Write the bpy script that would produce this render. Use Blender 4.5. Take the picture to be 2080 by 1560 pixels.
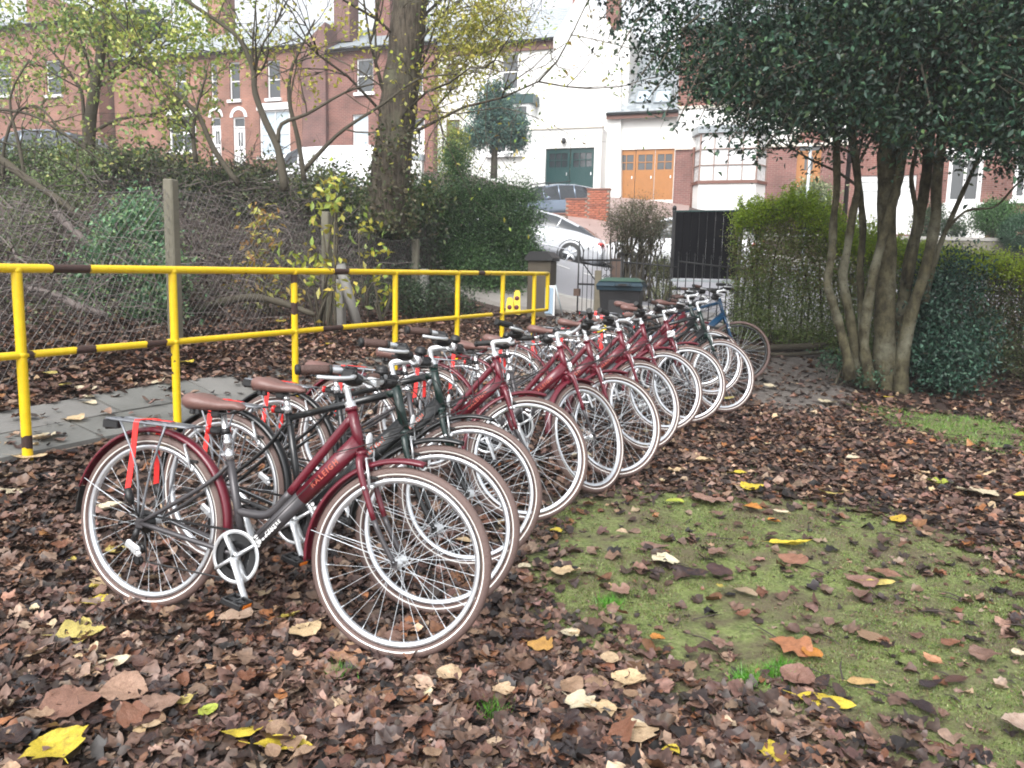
import bpy, math, random
import numpy as np
from mathutils import Vector, Matrix

for o in list(bpy.data.objects):
    bpy.data.objects.remove(o, do_unlink=True)
SC = bpy.context.scene
COL = SC.collection
R = math.radians
random.seed(11)
RNG = np.random.default_rng(11)

# ------------------------------------------------------------------ camera
CAMZ = 1.45
FPX = 1600.0
PITCH = math.atan(220 / FPX)
ROLL = R(1.35)
_f = Vector((0, math.cos(PITCH), -math.sin(PITCH)))
_r0 = Vector((1, 0, 0)); _u0 = Vector((0, math.sin(PITCH), math.cos(PITCH)))
_rc = _r0 * math.cos(ROLL) + _u0 * math.sin(ROLL)
_uc = -_r0 * math.sin(ROLL) + _u0 * math.cos(ROLL)
CAM = Vector((0, 0, CAMZ))
cd = bpy.data.cameras.new('camera'); cam = bpy.data.objects.new('camera', cd); COL.objects.link(cam)
m = Matrix.Identity(4)
for i in range(3):
    m[i][0] = _rc[i]; m[i][1] = _uc[i]; m[i][2] = -_f[i]; m[i][3] = CAM[i]
cam.matrix_world = m
cd.sensor_width = 36; cd.lens = 36 * FPX / 2080; cd.clip_start = 0.05; cd.clip_end = 600
SC.camera = cam

# ------------------------------------------------------------------ sky, sun, exposure
w = bpy.data.worlds.new('World'); SC.world = w; w.use_nodes = True
nt = w.node_tree; nt.nodes.clear()
sky = nt.nodes.new('ShaderNodeTexSky'); sky.sky_type = 'NISHITA'; sky.sun_disc = False
SUN_EL, SUN_AZ = R(48), R(200)
sky.sun_elevation = SUN_EL; sky.sun_rotation = SUN_AZ
sky.air_density = 1.0; sky.dust_density = 4.0; sky.ozone_density = 1.0
hs = nt.nodes.new('ShaderNodeHueSaturation'); hs.inputs['Saturation'].default_value = 0.16
bg = nt.nodes.new('ShaderNodeBackground'); bg.inputs['Strength'].default_value = 0.15
wo = nt.nodes.new('ShaderNodeOutputWorld')
nt.links.new(sky.outputs[0], hs.inputs['Color']); nt.links.new(hs.outputs[0], bg.inputs['Color']); nt.links.new(bg.outputs[0], wo.inputs[0])
sd = bpy.data.lights.new('sun', 'SUN'); so = bpy.data.objects.new('sun', sd); COL.objects.link(so)
sd.energy = 0.7; sd.angle = R(40); sd.color = (1, .98, .95)
so.rotation_euler = (R(42), 0, R(180) - SUN_AZ + R(0))
_sd = Vector((math.sin(SUN_AZ) * math.cos(SUN_EL), math.cos(SUN_AZ) * math.cos(SUN_EL), math.sin(SUN_EL)))
so.rotation_euler = _sd.to_track_quat('Z', 'Y').to_euler()
SC.view_settings.view_transform = 'Standard'; SC.view_settings.look = 'None'
SC.view_settings.gamma = 1; SC.view_settings.use_curve_mapping = False
SC.view_settings.exposure = 1.32
SC.render.engine = 'CYCLES'
SC.cycles.pixel_filter_type = 'BLACKMAN_HARRIS'; SC.cycles.filter_width = 1.9
SC.cycles.max_bounces = 6; SC.cycles.transparent_max_bounces = 8

# ------------------------------------------------------------------ projection helpers
def ray(px, py):
    return _f + _rc * ((px - 1040) / FPX) + _uc * ((780 - py) / FPX)
def at(px, py, Y):
    d = ray(px, py); return CAM + d * (Y / d.y)
def proj(p):
    d = Vector(p) - CAM; z = d.dot(_f)
    return 1040 + FPX * d.dot(_rc) / z, 780 - FPX * d.dot(_uc) / z
def projn(P):
    D = P - np.array(CAM); z = np.maximum(D @ np.array(_f), .01)
    return 1040 + FPX * (D @ np.array(_rc)) / z, 780 - FPX * (D @ np.array(_uc)) / z

# ------------------------------------------------------------------ terrain height
_ctl = [at(*a) for a in [
    (835, 1303, 2.95), (325, 1214, 3.25), (905, 1207, 3.42), (1089, 1058, 4.35), (1267, 967, 5.3), (1384, 878, 6.8),
    (1466, 833, 7.6), (45, 928, 4.6), (357, 838, 5.9), (600, 790, 7.2), (930, 740, 9.2), (1118, 705, 11.2),
    (1800, 792, 9.1), (2070, 782, 9.9), (1500, 690, 12.0), (1170, 642, 13.0), (1270, 650, 12.6),
    (357, 682, 7.5), (665, 660, 10.4), (878, 640, 13.3), (0, 690, 6.6),
    (1140, 626, 14.6), (1120, 535, 23.0), (1150, 540, 24.0), (1200, 445, 27.5), (1172, 398, 34.2), (1310, 405, 33.6), (1480, 430, 32.6),
    (1750, 476, 31.0), (2025, 492, 27.5), (1950, 505, 26.0), (484, 340, 40.0), (100, 352, 43.0), (700, 345, 38.5), (930, 350, 37.0),
    (650, 385, 30.0), (300, 400, 30.0), (820, 415, 17.0), (500, 440, 15.0), (100, 400, 14.0), (1620, 640, 15.0), (1900, 640, 13.5), (1700, 560, 20.0)]]
_ctl += [Vector(a) for a in [(0, 2.2, .03), (-1.7, 2.2, .05), (1.7, 2.6, .03), (5, 4, .06), (0, -3, -.05), (6, -3, 0), (-6, -3, .2),
                             (-6, 4, .45), (-9, 8, .95), (9, 7, .12), (14, 10, .25), (-16, 12, 2.2), (-22, 24, 4.3), (24, 20, 1.4)]]
_cx = np.array([[c.x, c.y] for c in _ctl]); _cz = np.array([c.z for c in _ctl])
def _phi(r2): return np.sqrt(r2 + 0.5)
_A = _phi(((_cx[:, None] - _cx[None]) ** 2).sum(-1)) - 0.0
_n = len(_cx)
_K = np.zeros((_n + 1, _n + 1)); _K[:_n, :_n] = _A + np.eye(_n) * -0.25; _K[:_n, _n] = 1; _K[_n, :_n] = 1
_W = np.linalg.solve(_K, np.append(_cz, 0))
def hz(X, Y):
    X = np.clip(np.asarray(X, float), -26, 26); Y = np.clip(np.asarray(Y, float), -4, 44)
    out = np.full(X.shape, _W[_n])
    for k in range(_n):
        out = out + _W[k] * _phi((X - _cx[k, 0]) ** 2 + (Y - _cx[k, 1]) ** 2)
    return out
def H(x, y): return float(hz(np.array([x]), np.array([y]))[0])
def onground(px, py):
    d = ray(px, py); t = 1.0; p = CAM
    while t < 60:
        q = CAM + d * t
        if q.z < H(q.x, q.y): break
        p = q; t *= 1.02
    lo, hi = t / 1.02, t
    for _ in range(12):
        mid = (lo + hi) / 2; q = CAM + d * mid
        if q.z < H(q.x, q.y): hi = mid
        else: lo = mid
    q = CAM + d * hi
    return Vector((q.x, q.y, H(q.x, q.y)))

# ------------------------------------------------------------------ object helpers
def tag(o, label=None, cat=None, group=None, kind=None):
    if label: o['label'] = label
    if cat: o['category'] = cat
    if group: o['group'] = group
    if kind: o['kind'] = kind
    return o
def empty(name, loc=(0, 0, 0), rz=0.0):
    o = bpy.data.objects.new(name, None); COL.objects.link(o); o.location = loc; o.rotation_euler = (0, 0, rz)
    o.empty_display_size = .1
    return o
def thing(name, label, cat, loc=(0, 0, 0), rz=0.0, group=None):
    return tag(empty(name, loc, rz), label, cat, group)
def link(name, me, parent=None, mat=None):
    o = bpy.data.objects.new(name, me); COL.objects.link(o)
    if parent: o.parent = parent
    if mat is not None: o.matrix_local = mat
    return o

def frame_from(t, up=None):
    t = t.normalized()
    a = Vector((0, 0, 1)) if abs(t.z) < .95 else Vector((1, 0, 0))
    if up is not None: a = up
    n = (a - t * a.dot(t)).normalized(); return n, t.cross(n)

class MB:
    def __init__(s): s.v = []; s.f = []; s.m = []; s.s = []
    def add(s, vs, fs, mat=0, smooth=False):
        b = len(s.v); s.v += [tuple(v) for v in vs]
        for f in fs: s.f.append(tuple(b + i for i in f)); s.m.append(mat); s.s.append(smooth)
        return s
    def box(s, c, d, mat=0, M=None, bev=0.0):
        x, y, z = d[0] / 2, d[1] / 2, d[2] / 2; c = Vector(c)
        if bev > 0:
            b = min(bev, x * .9, y * .9, z * .9)
            vs = []
            for sz in (-1, 1):
                for (sx, sy) in ((-1, -1), (1, -1), (1, 1), (-1, 1)):
                    vs += [(sx * (x - b), sy * (y - b), sz * z), (sx * x, sy * (y - b), sz * (z - b)), (sx * (x - b), sy * y, sz * (z - b))]
            # convex: build faces by hand
            def I(sz, k, j): return sz * 12 + k * 3 + j
            fs = [[I(0, 3, 0), I(0, 2, 0), I(0, 1, 0), I(0, 0, 0)], [I(1, 0, 0), I(1, 1, 0), I(1, 2, 0), I(1, 3, 0)],
                  [I(0, 0, 2), I(0, 1, 2), I(1, 1, 2), I(1, 0, 2)], [I(0, 2, 2), I(0, 3, 2), I(1, 3, 2), I(1, 2, 2)],
                  [I(0, 1, 1), I(0, 2, 1), I(1, 2, 1), I(1, 1, 1)], [I(0, 3, 1), I(0, 0, 1), I(1, 0, 1), I(1, 3, 1)]]
            for sz in (0, 1):
                fs += [[I(sz, 0, 0), I(sz, 1, 0), I(sz, 1, 2), I(sz, 0, 2)][::(-1 if sz else 1)], [I(sz, 2, 0), I(sz, 3, 0), I(sz, 3, 2), I(sz, 2, 2)][::(-1 if sz else 1)],
                       [I(sz, 1, 0), I(sz, 2, 0), I(sz, 2, 1), I(sz, 1, 1)][::(-1 if sz else 1)], [I(sz, 3, 0), I(sz, 0, 0), I(sz, 0, 1), I(sz, 3, 1)][::(-1 if sz else 1)]]
                for k in range(4): fs.append([I(sz, k, 0), I(sz, k, 1), I(sz, k, 2)])
            for k in range(4): fs.append([I(0, k, 1), I(0, k, 2), I(1, k, 2), I(1, k, 1)])
        else:
            vs = [(sx * x, sy * y, sz * z) for sz in (-1, 1) for (sx, sy) in ((-1, -1), (1, -1), (1, 1), (-1, 1))]
            fs = [(3, 2, 1, 0), (4, 5, 6, 7), (0, 1, 5, 4), (1, 2, 6, 5), (2, 3, 7, 6), (3, 0, 4, 7)]
        vs = [(M @ Vector(v) if M else Vector(v)) + c for v in vs]
        return s.add(vs, fs, mat)
    def tube(s, pts, r, n=8, mat=0, cap=True, smooth=True, sq=None):
        pts = [Vector(p) for p in pts]
        if not hasattr(r, '__len__'): r = [r] * len(pts)
        N = len(pts); vs = []; nrm = None
        for i, p in enumerate(pts):
            t = (pts[min(i + 1, N - 1)] - pts[max(i - 1, 0)])
            if t.length < 1e-9: t = Vector((0, 0, 1))
            t.normalize()
            if nrm is None: nrm, _b = frame_from(t)
            else:
                nrm = (nrm - t * nrm.dot(t))
                nrm = nrm.normalized() if nrm.length > 1e-6 else frame_from(t)[0]
            b = t.cross(nrm)
            k2 = sq if sq else 1.0
            for k in range(n):
                a = 2 * math.pi * k / n
                vs.append(p + nrm * (math.cos(a) * r[i] * k2) + b * (math.sin(a) * r[i]))
        fs = [(i * n + k, i * n + (k + 1) % n, (i + 1) * n + (k + 1) % n, (i + 1) * n + k) for i in range(N - 1) for k in range(n)]
        s.add(vs, fs, mat, smooth)
        if cap and n > 2:
            b = len(s.v) - N * n
            s.f.append(tuple(b + k for k in range(n))[::-1]); s.m.append(mat); s.s.append(False)
            s.f.append(tuple(b + (N - 1) * n + k for k in range(n))); s.m.append(mat); s.s.append(False)
        return s
    def lathe(s, prof, n=24, c=(0, 0, 0), axis='z', mat=0, smooth=True, mats=None, closed=False):
        # prof: list of (radius, h); around axis
        c = Vector(c); vs = []; P = len(prof)
        for k in range(n):
            a = 2 * math.pi * k / n; ca, sa = math.cos(a), math.sin(a)
            for (r, h) in prof:
                if axis == 'z': vs.append(c + Vector((r * ca, r * sa, h)))
                elif axis == 'y': vs.append(c + Vector((r * ca, h, r * sa)))
                else: vs.append(c + Vector((h, r * ca, r * sa)))
        b = len(s.v); s.v += [tuple(v) for v in vs]
        for k in range(n):
            for j in range(P if closed else P - 1):
                j2 = (j + 1) % P
                s.f.append((b + k * P + j, b + ((k + 1) % n) * P + j, b + ((k + 1) % n) * P + j2, b + k * P + j2))
                s.m.append(mats[j] if mats else mat); s.s.append(smooth)
        return s
    def ell(s, c, r, n=12, mat=0, M=None):
        c = Vector(c); vs = []; m_ = n // 2
        for i in range(m_ + 1):
            th = math.pi * i / m_
            for k in range(n):
                a = 2 * math.pi * k / n
                v = Vector((r[0] * math.sin(th) * math.cos(a), r[1] * math.sin(th) * math.sin(a), r[2] * math.cos(th)))
                vs.append((M @ v if M else v) + c)
        fs = [(i * n + k, (i + 1) * n + k, (i + 1) * n + (k + 1) % n, i * n + (k + 1) % n) for i in range(m_) for k in range(n)]
        return s.add(vs, fs, mat, True)
    def prism(s, poly, o, ux, uy, depth, mat=0, smooth=False):
        # polygon in plane (ux,uy) at o, extruded along ux x uy by depth
        o = Vector(o); ux = Vector(ux); uy = Vector(uy); nz = ux.cross(uy).normalized() * depth
        n = len(poly); vs = [o + ux * a + uy * b for a, b in poly]; vs += [v + nz for v in vs]
        fs = [tuple(range(n))[::-1], tuple(range(n, 2 * n))] + [(k, (k + 1) % n, n + (k + 1) % n, n + k) for k in range(n)]
        return s.add(vs, fs, mat, smooth)
    def mesh(s, name, mats):
        me = bpy.data.meshes.new(name); me.from_pydata(s.v, [], s.f)
        if not isinstance(mats, (list, tuple)): mats = [mats]
        for mt in mats: me.materials.append(mt)
        me.polygons.foreach_set('material_index', s.m); me.polygons.foreach_set('use_smooth', s.s); me.update()
        return me
    def build(s, name, mats, parent=None, mat=None):
        return link(name, s.mesh(name, mats), parent, mat)

def np_mesh(name, V, F, mat, tint=None, smooth=False):
    """V (n,3), F (m,k) same-size faces, tint (n,3) vertex colours."""
    me = bpy.data.meshes.new(name); V = np.asarray(V, np.float32); F = np.asarray(F, np.int32); k = F.shape[1]
    me.vertices.add(len(V)); me.vertices.foreach_set('co', V.ravel())
    me.loops.add(F.size); me.loops.foreach_set('vertex_index', F.ravel())
    me.polygons.add(len(F)); me.polygons.foreach_set('loop_start', np.arange(0, F.size, k, dtype=np.int32))
    if smooth: me.polygons.foreach_set('use_smooth', np.ones(len(F), bool))
    me.update(calc_edges=True)
    if tint is not None:
        a = me.color_attributes.new(name='tint', type='FLOAT_COLOR', domain='POINT')
        c = np.ones((len(V), 4), np.float32); c[:, :3] = tint; a.data.foreach_set('color', c.ravel())
    me.materials.append(mat)
    return me

def catmull(pts, n=4):
    pts = [Vector(p) for p in pts]; out = []
    for i in range(len(pts) - 1):
        p0 = pts[max(i - 1, 0)]; p1 = pts[i]; p2 = pts[i + 1]; p3 = pts[min(i + 2, len(pts) - 1)]
        for k in range(n):
            t = k / n
            out.append(.5 * ((2 * p1) + (p2 - p0) * t + (2 * p0 - 5 * p1 + 4 * p2 - p3) * t * t + (3 * p1 - p0 - 3 * p2 + p3) * t ** 3))
    out.append(pts[-1]); return out

# ------------------------------------------------------------------ materials
def mat(name, col, rough=.5, metal=0.0, noise=0.0, nscale=8.0, bump=0.0, bscale=40.0, spec=.5, coat=0.0, emis=None, alpha=None, trans=0.0):
    mt = bpy.data.materials.new(name); mt.use_nodes = True; t = mt.node_tree; p = t.nodes['Principled BSDF']
    p.inputs['Base Color'].default_value = (*col, 1); p.inputs['Roughness'].default_value = rough; p.inputs['Metallic'].default_value = metal
    p.inputs['Specular IOR Level'].default_value = spec; p.inputs['Coat Weight'].default_value = coat
    if trans: p.inputs['Transmission Weight'].default_value = trans
    tc = t.nodes.new('ShaderNodeTexCoord')
    if noise > 0:
        nz = t.nodes.new('ShaderNodeTexNoise'); nz.inputs['Scale'].default_value = nscale; nz.inputs['Detail'].default_value = 6
        t.links.new(tc.outputs['Object'], nz.inputs['Vector'])
        mx = t.nodes.new('ShaderNodeMix'); mx.data_type = 'RGBA'
        mx.inputs[6].default_value = (*[c * (1 - noise) for c in col], 1); mx.inputs[7].default_value = (*[min(1, c * (1 + noise)) for c in col], 1)
        t.links.new(nz.outputs['Fac'], mx.inputs[0]); t.links.new(mx.outputs[2], p.inputs['Base Color'])
        mr = t.nodes.new('ShaderNodeMapRange'); mr.inputs['To Min'].default_value = max(0, rough - .12); mr.inputs['To Max'].default_value = min(1, rough + .15)
        t.links.new(nz.outputs['Fac'], mr.inputs['Value']); t.links.new(mr.outputs[0], p.inputs['Roughness'])
    if bump > 0:
        nb = t.nodes.new('ShaderNodeTexNoise'); nb.inputs['Scale'].default_value = bscale; nb.inputs['Detail'].default_value = 5
        t.links.new(tc.outputs['Object'], nb.inputs['Vector'])
        bp = t.nodes.new('ShaderNodeBump'); bp.inputs['Strength'].default_value = bump; bp.inputs['Distance'].default_value = .01
        t.links.new(nb.outputs['Fac'], bp.inputs['Height']); t.links.new(bp.outputs[0], p.inputs['Normal'])
    return mt

def leafmat(name, rough=.45, transl=.25, objcol=False, bump=0.0, vein=0.0, spec=.5):
    mt = bpy.data.materials.new(name); mt.use_nodes = True; t = mt.node_tree; p = t.nodes['Principled BSDF']; out = t.nodes['Material Output']
    if objcol: a = t.nodes.new('ShaderNodeObjectInfo'); csock = a.outputs['Color']
    else:
        a = t.nodes.new('ShaderNodeAttribute'); a.attribute_name = 'tint'; csock = a.outputs['Color']
    tc = t.nodes.new('ShaderNodeTexCoord'); nz = t.nodes.new('ShaderNodeTexNoise'); nz.inputs['Scale'].default_value = 60; nz.inputs['Detail'].default_value = 4
    t.links.new(tc.outputs['Object'], nz.inputs['Vector'])
    mr = t.nodes.new('ShaderNodeMapRange'); mr.inputs['From Min'].default_value = .3; mr.inputs['From Max'].default_value = .7
    mr.inputs['To Min'].default_value = .6; mr.inputs['To Max'].default_value = 1.25
    t.links.new(nz.outputs['Fac'], mr.inputs['Value'])
    vm = t.nodes.new('ShaderNodeVectorMath'); vm.operation = 'SCALE'; t.links.new(csock, vm.inputs[0]); t.links.new(mr.outputs[0], vm.inputs['Scale'])
    src = vm.outputs[0]
    if objcol:
        n2 = t.nodes.new('ShaderNodeTexNoise'); n2.inputs['Scale'].default_value = 5.5; n2.inputs['Detail'].default_value = 8; n2.inputs['Roughness'].default_value = .7; oi = t.nodes.new('ShaderNodeObjectInfo')
        av = t.nodes.new('ShaderNodeVectorMath'); av.operation = 'ADD'; t.links.new(tc.outputs['Object'], av.inputs[0]); t.links.new(oi.outputs['Location'], av.inputs[1]); t.links.new(av.outputs[0], n2.inputs['Vector'])
        r2 = t.nodes.new('ShaderNodeMapRange'); r2.inputs['From Min'].default_value = .5; r2.inputs['From Max'].default_value = .72; r2.inputs['To Max'].default_value = .75; t.links.new(n2.outputs['Fac'], r2.inputs['Value'])
        m2 = t.nodes.new('ShaderNodeMix'); m2.data_type = 'RGBA'; m2.inputs[7].default_value = (.13, .06, .03, 1); t.links.new(r2.outputs[0], m2.inputs[0]); t.links.new(src, m2.inputs[6]); src = m2.outputs[2]
        bb = t.nodes.new('ShaderNodeBump'); bb.inputs['Strength'].default_value = .5; bb.inputs['Distance'].default_value = .02; t.links.new(n2.outputs['Fac'], bb.inputs['Height']); t.links.new(bb.outputs[0], p.inputs['Normal'])
    t.links.new(src, p.inputs['Base Color']); p.inputs['Roughness'].default_value = rough; p.inputs['Specular IOR Level'].default_value = spec
    if transl > 0:
        tr = t.nodes.new('ShaderNodeBsdfTranslucent'); t.links.new(vm.outputs[0], tr.inputs['Color'])
        mx = t.nodes.new('ShaderNodeMixShader'); mx.inputs[0].default_value = transl
        t.links.new(p.outputs[0], mx.inputs[1]); t.links.new(tr.outputs[0], mx.inputs[2]); t.links.new(mx.outputs[0], out.inputs['Surface'])
    return mt

def brickmat(name, c1, c2, mortar, scale=1.0, rough=.85, stain=.35):
    mt = bpy.data.materials.new(name); mt.use_nodes = True; t = mt.node_tree; p = t.nodes['Principled BSDF']
    tc = t.nodes.new('ShaderNodeTexCoord')
    # local x along the wall, z up -> brick texture plane
    sx = t.nodes.new('ShaderNodeSeparateXYZ'); cx = t.nodes.new('ShaderNodeCombineXYZ'); ad = t.nodes.new('ShaderNodeMath'); ad.operation = 'ADD'
    t.links.new(tc.outputs['Object'], sx.inputs[0]); t.links.new(sx.outputs[0], ad.inputs[0]); t.links.new(sx.outputs[1], ad.inputs[1])
    t.links.new(ad.outputs[0], cx.inputs[0]); t.links.new(sx.outputs[2], cx.inputs[1])
    b = t.nodes.new('ShaderNodeTexBrick'); b.inputs['Scale'].default_value = 1.0 / scale
    b.inputs['Brick Width'].default_value = .225; b.inputs['Row Height'].default_value = .075; b.inputs['Mortar Size'].default_value = .008
    b.inputs['Mortar Smooth'].default_value = .3; b.inputs['Bias'].default_value = 0
    b.inputs['Color1'].default_value = (*c1, 1); b.inputs['Color2'].default_value = (*c2, 1); b.inputs['Mortar'].default_value = (*mortar, 1)
    t.links.new(cx.outputs[0], b.inputs['Vector'])
    nz = t.nodes.new('ShaderNodeTexNoise'); nz.inputs['Scale'].default_value = .9; nz.inputs['Detail'].default_value = 8
    t.links.new(tc.outputs['Object'], nz.inputs['Vector'])
    mr = t.nodes.new('ShaderNodeMapRange'); mr.inputs['From Min'].default_value = .3; mr.inputs['From Max'].default_value = .7
    mr.inputs['To Min'].default_value = 1 - stain; mr.inputs['To Max'].default_value = 1 + stain
    t.links.new(nz.outputs['Fac'], mr.inputs['Value'])
    vm = t.nodes.new('ShaderNodeVectorMath'); vm.operation = 'SCALE'; t.links.new(b.outputs['Color'], vm.inputs[0]); t.links.new(mr.outputs[0], vm.inputs['Scale'])
    t.links.new(vm.outputs[0], p.inputs['Base Color']); p.inputs['Roughness'].default_value = rough
    bp = t.nodes.new('ShaderNodeBump'); bp.inputs['Strength'].default_value = .6; bp.inputs['Distance'].default_value = .01; bp.invert = True
    t.links.new(b.outputs['Fac'], bp.inputs['Height']); t.links.new(bp.outputs[0], p.inputs['Normal'])
    return mt

M = {}
M['white_render'] = mat('white_render', (.74, .74, .72), .8, noise=.1, nscale=.9, bump=.3, bscale=30)
M['white_paint'] = mat('white_paint', (.8, .8, .8), .35)
M['stone'] = mat('stone', (.62, .58, .5), .8, noise=.15, nscale=3)
M['glass'] = mat('glass', (.03, .035, .04), .06, spec=.9, noise=.4, nscale=1.2)
M['glass_pale'] = mat('glass_pale', (.42, .5, .56), .12, spec=.8, noise=.2, nscale=2)
M['curtain'] = mat('curtain', (.62, .64, .64), .25, noise=.15, nscale=6)
M['slate'] = mat('slate', (.26, .29, .31), .32, noise=.25, nscale=4, bump=.3)
M['slate2'] = mat('slate2', (.34, .37, .39), .3, noise=.2, nscale=4, bump=.3)
M['brick_red'] = brickmat('brick_red', (.215, .085, .066), (.165, .067, .054), (.26, .2, .17))
M['brick_orange'] = brickmat('brick_orange', (.27, .115, .078), (.21, .09, .063), (.29, .22, .18))
M['brick_dark'] = brickmat('brick_dark', (.17, .08, .07), (.13, .065, .06), (.2, .15, .13))
M['brick_pink'] = brickmat('brick_pink', (.22, .095, .08), (.175, .08, .068), (.25, .19, .17))
M['brick_piece'] = mat('brick_piece', (.33, .115, .07), .85, noise=.35, nscale=7, bump=.3, bscale=60)
M['brick_piece2'] = mat('brick_piece2', (.24, .085, .055), .85, noise=.35, nscale=9, bump=.3, bscale=60)
M['mortar'] = mat('mortar', (.3, .24, .2), .9, noise=.2)
M['garage_orange'] = mat('garage_orange', (.36, .15, .04), .4, noise=.15, nscale=5)
M['garage_green'] = mat('garage_green', (.006, .045, .045), .35, noise=.1, nscale=3)
M['thin_frame'] = mat('thin_frame', (.26, .17, .14), .5)
M['brown_frame'] = mat('brown_frame', (.16, .07, .05), .5)
M['asphalt'] = mat('asphalt', (.2, .2, .22), .34, noise=.25, nscale=2.5, bump=.4, bscale=120)
M['pavement'] = mat('pavement', (.3, .28, .26), .5, noise=.2, nscale=3, bump=.3, bscale=60)
M['driveway'] = mat('driveway', (.3, .22, .2), .55, noise=.2, nscale=3, bump=.4, bscale=50)
M['kerb'] = mat('kerb', (.36, .35, .33), .7, noise=.15)
M['road_paint'] = mat('road_paint', (.7, .7, .68), .6, noise=.15, nscale=12)
M['slab'] = mat('slab', (.15, .15, .14), .5, noise=.35, nscale=3.5, bump=.5, bscale=50)
M['slab2'] = mat('slab2', (.18, .175, .165), .52, noise=.35, nscale=3, bump=.5, bscale=50)
M['concrete'] = mat('concrete', (.15, .14, .105), .8, noise=.3, nscale=6, bump=.5, bscale=70)
M['concrete_grey'] = mat('concrete_grey', (.3, .29, .27), .8, noise=.2, nscale=6, bump=.5, bscale=70)
M['pillar'] = mat('pillar', (.075, .062, .045), .8, noise=.3, nscale=6, bump=.5, bscale=70)
M['wire'] = mat('wire', (.22, .21, .2), .5, metal=.4)
M['iron'] = mat('iron', (.012, .012, .013), .45, noise=.2)
M['black_panel'] = mat('black_panel', (.003, .003, .005), .6, noise=.3, nscale=2, spec=.12)
M['wood_post'] = mat('wood_post', (.16, .14, .1), .8, noise=.3, nscale=9, bump=.5)
M['wood_board'] = mat('wood_board', (.1, .065, .05), .7, noise=.3, nscale=9)
M['bin_body'] = mat('bin_body', (.014, .014, .016), .5, noise=.1)
M['bin_lid'] = mat('bin_lid', (.015, .035, .05), .35)
M['bin_green'] = mat('bin_green', (.012, .06, .03), .35)
M['galv'] = mat('galv', (.45, .5, .52), .45, metal=.5, noise=.15)
M['chrome'] = mat('chrome', (.72, .73, .75), .22, metal=.85)
M['alloy'] = mat('alloy', (.68, .70, .72), .3, metal=.65)
M['rim'] = mat('rim', (.78, .81, .85), .3, metal=.88)
M['spoke'] = mat('spoke', (.62, .66, .70), .3, metal=.0)
M['tyre'] = mat('tyre', (.125, .082, .072), .6, noise=.12, nscale=10, bump=.4, bscale=150)
M['tyre_line'] = mat('tyre_line', (.75, .74, .7), .4)
M['red_paint'] = mat('red_paint', (.11, .007, .017), .3, coat=.4, noise=.08, nscale=5)
M['frame_grey'] = mat('frame_grey', (.062, .058, .062), .33, metal=.3)
M['green_paint'] = mat('green_paint', (.006, .022, .018), .3, coat=.4)
M['black_gloss'] = mat('black_gloss', (.008, .009, .010), .28, coat=.3)
M['black_plastic'] = mat('black_plastic', (.012, .012, .013), .42)
M['rubber'] = mat('rubber', (.014, .014, .014), .6)
M['blue_paint'] = mat('blue_paint', (.003, .042, .10), .28, coat=.4)
M['saddle'] = mat('saddle', (.155, .082, .07), .42, noise=.12, nscale=12, bump=.15, bscale=100)
M['grip'] = mat('grip', (.075, .04, .032), .6, bump=.5, bscale=200)
M['strap'] = mat('strap', (.72, .025, .022), .5, noise=.08, nscale=20)
M['reflector_red'] = mat('reflector_red', (.55, .01, .01), .15, coat=1)
M['reflector_amber'] = mat('reflector_amber', (.8, .2, .01), .15, coat=1)
M['reflector_clear'] = mat('reflector_clear', (.75, .77, .8), .1, coat=1)
M['letter_red'] = mat('letter_red', (.42, .09, .06), .5)
M['letter_white'] = mat('letter_white', (.85, .85, .85), .5)
M['paper'] = mat('paper', (.8, .8, .8), .6)
M['bark_green_plain'] = mat('bark_green', (.085, .078, .047), .85, noise=.55, nscale=6, bump=1, bscale=28)
M['bark_dark'] = mat('bark_dark', (.07, .06, .042), .9, noise=.4, nscale=5, bump=1, bscale=22)
M['bark_brown_plain'] = mat('bark_brown', (.062, .05, .036), .9, noise=.5, nscale=4, bump=1, bscale=16)
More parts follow.
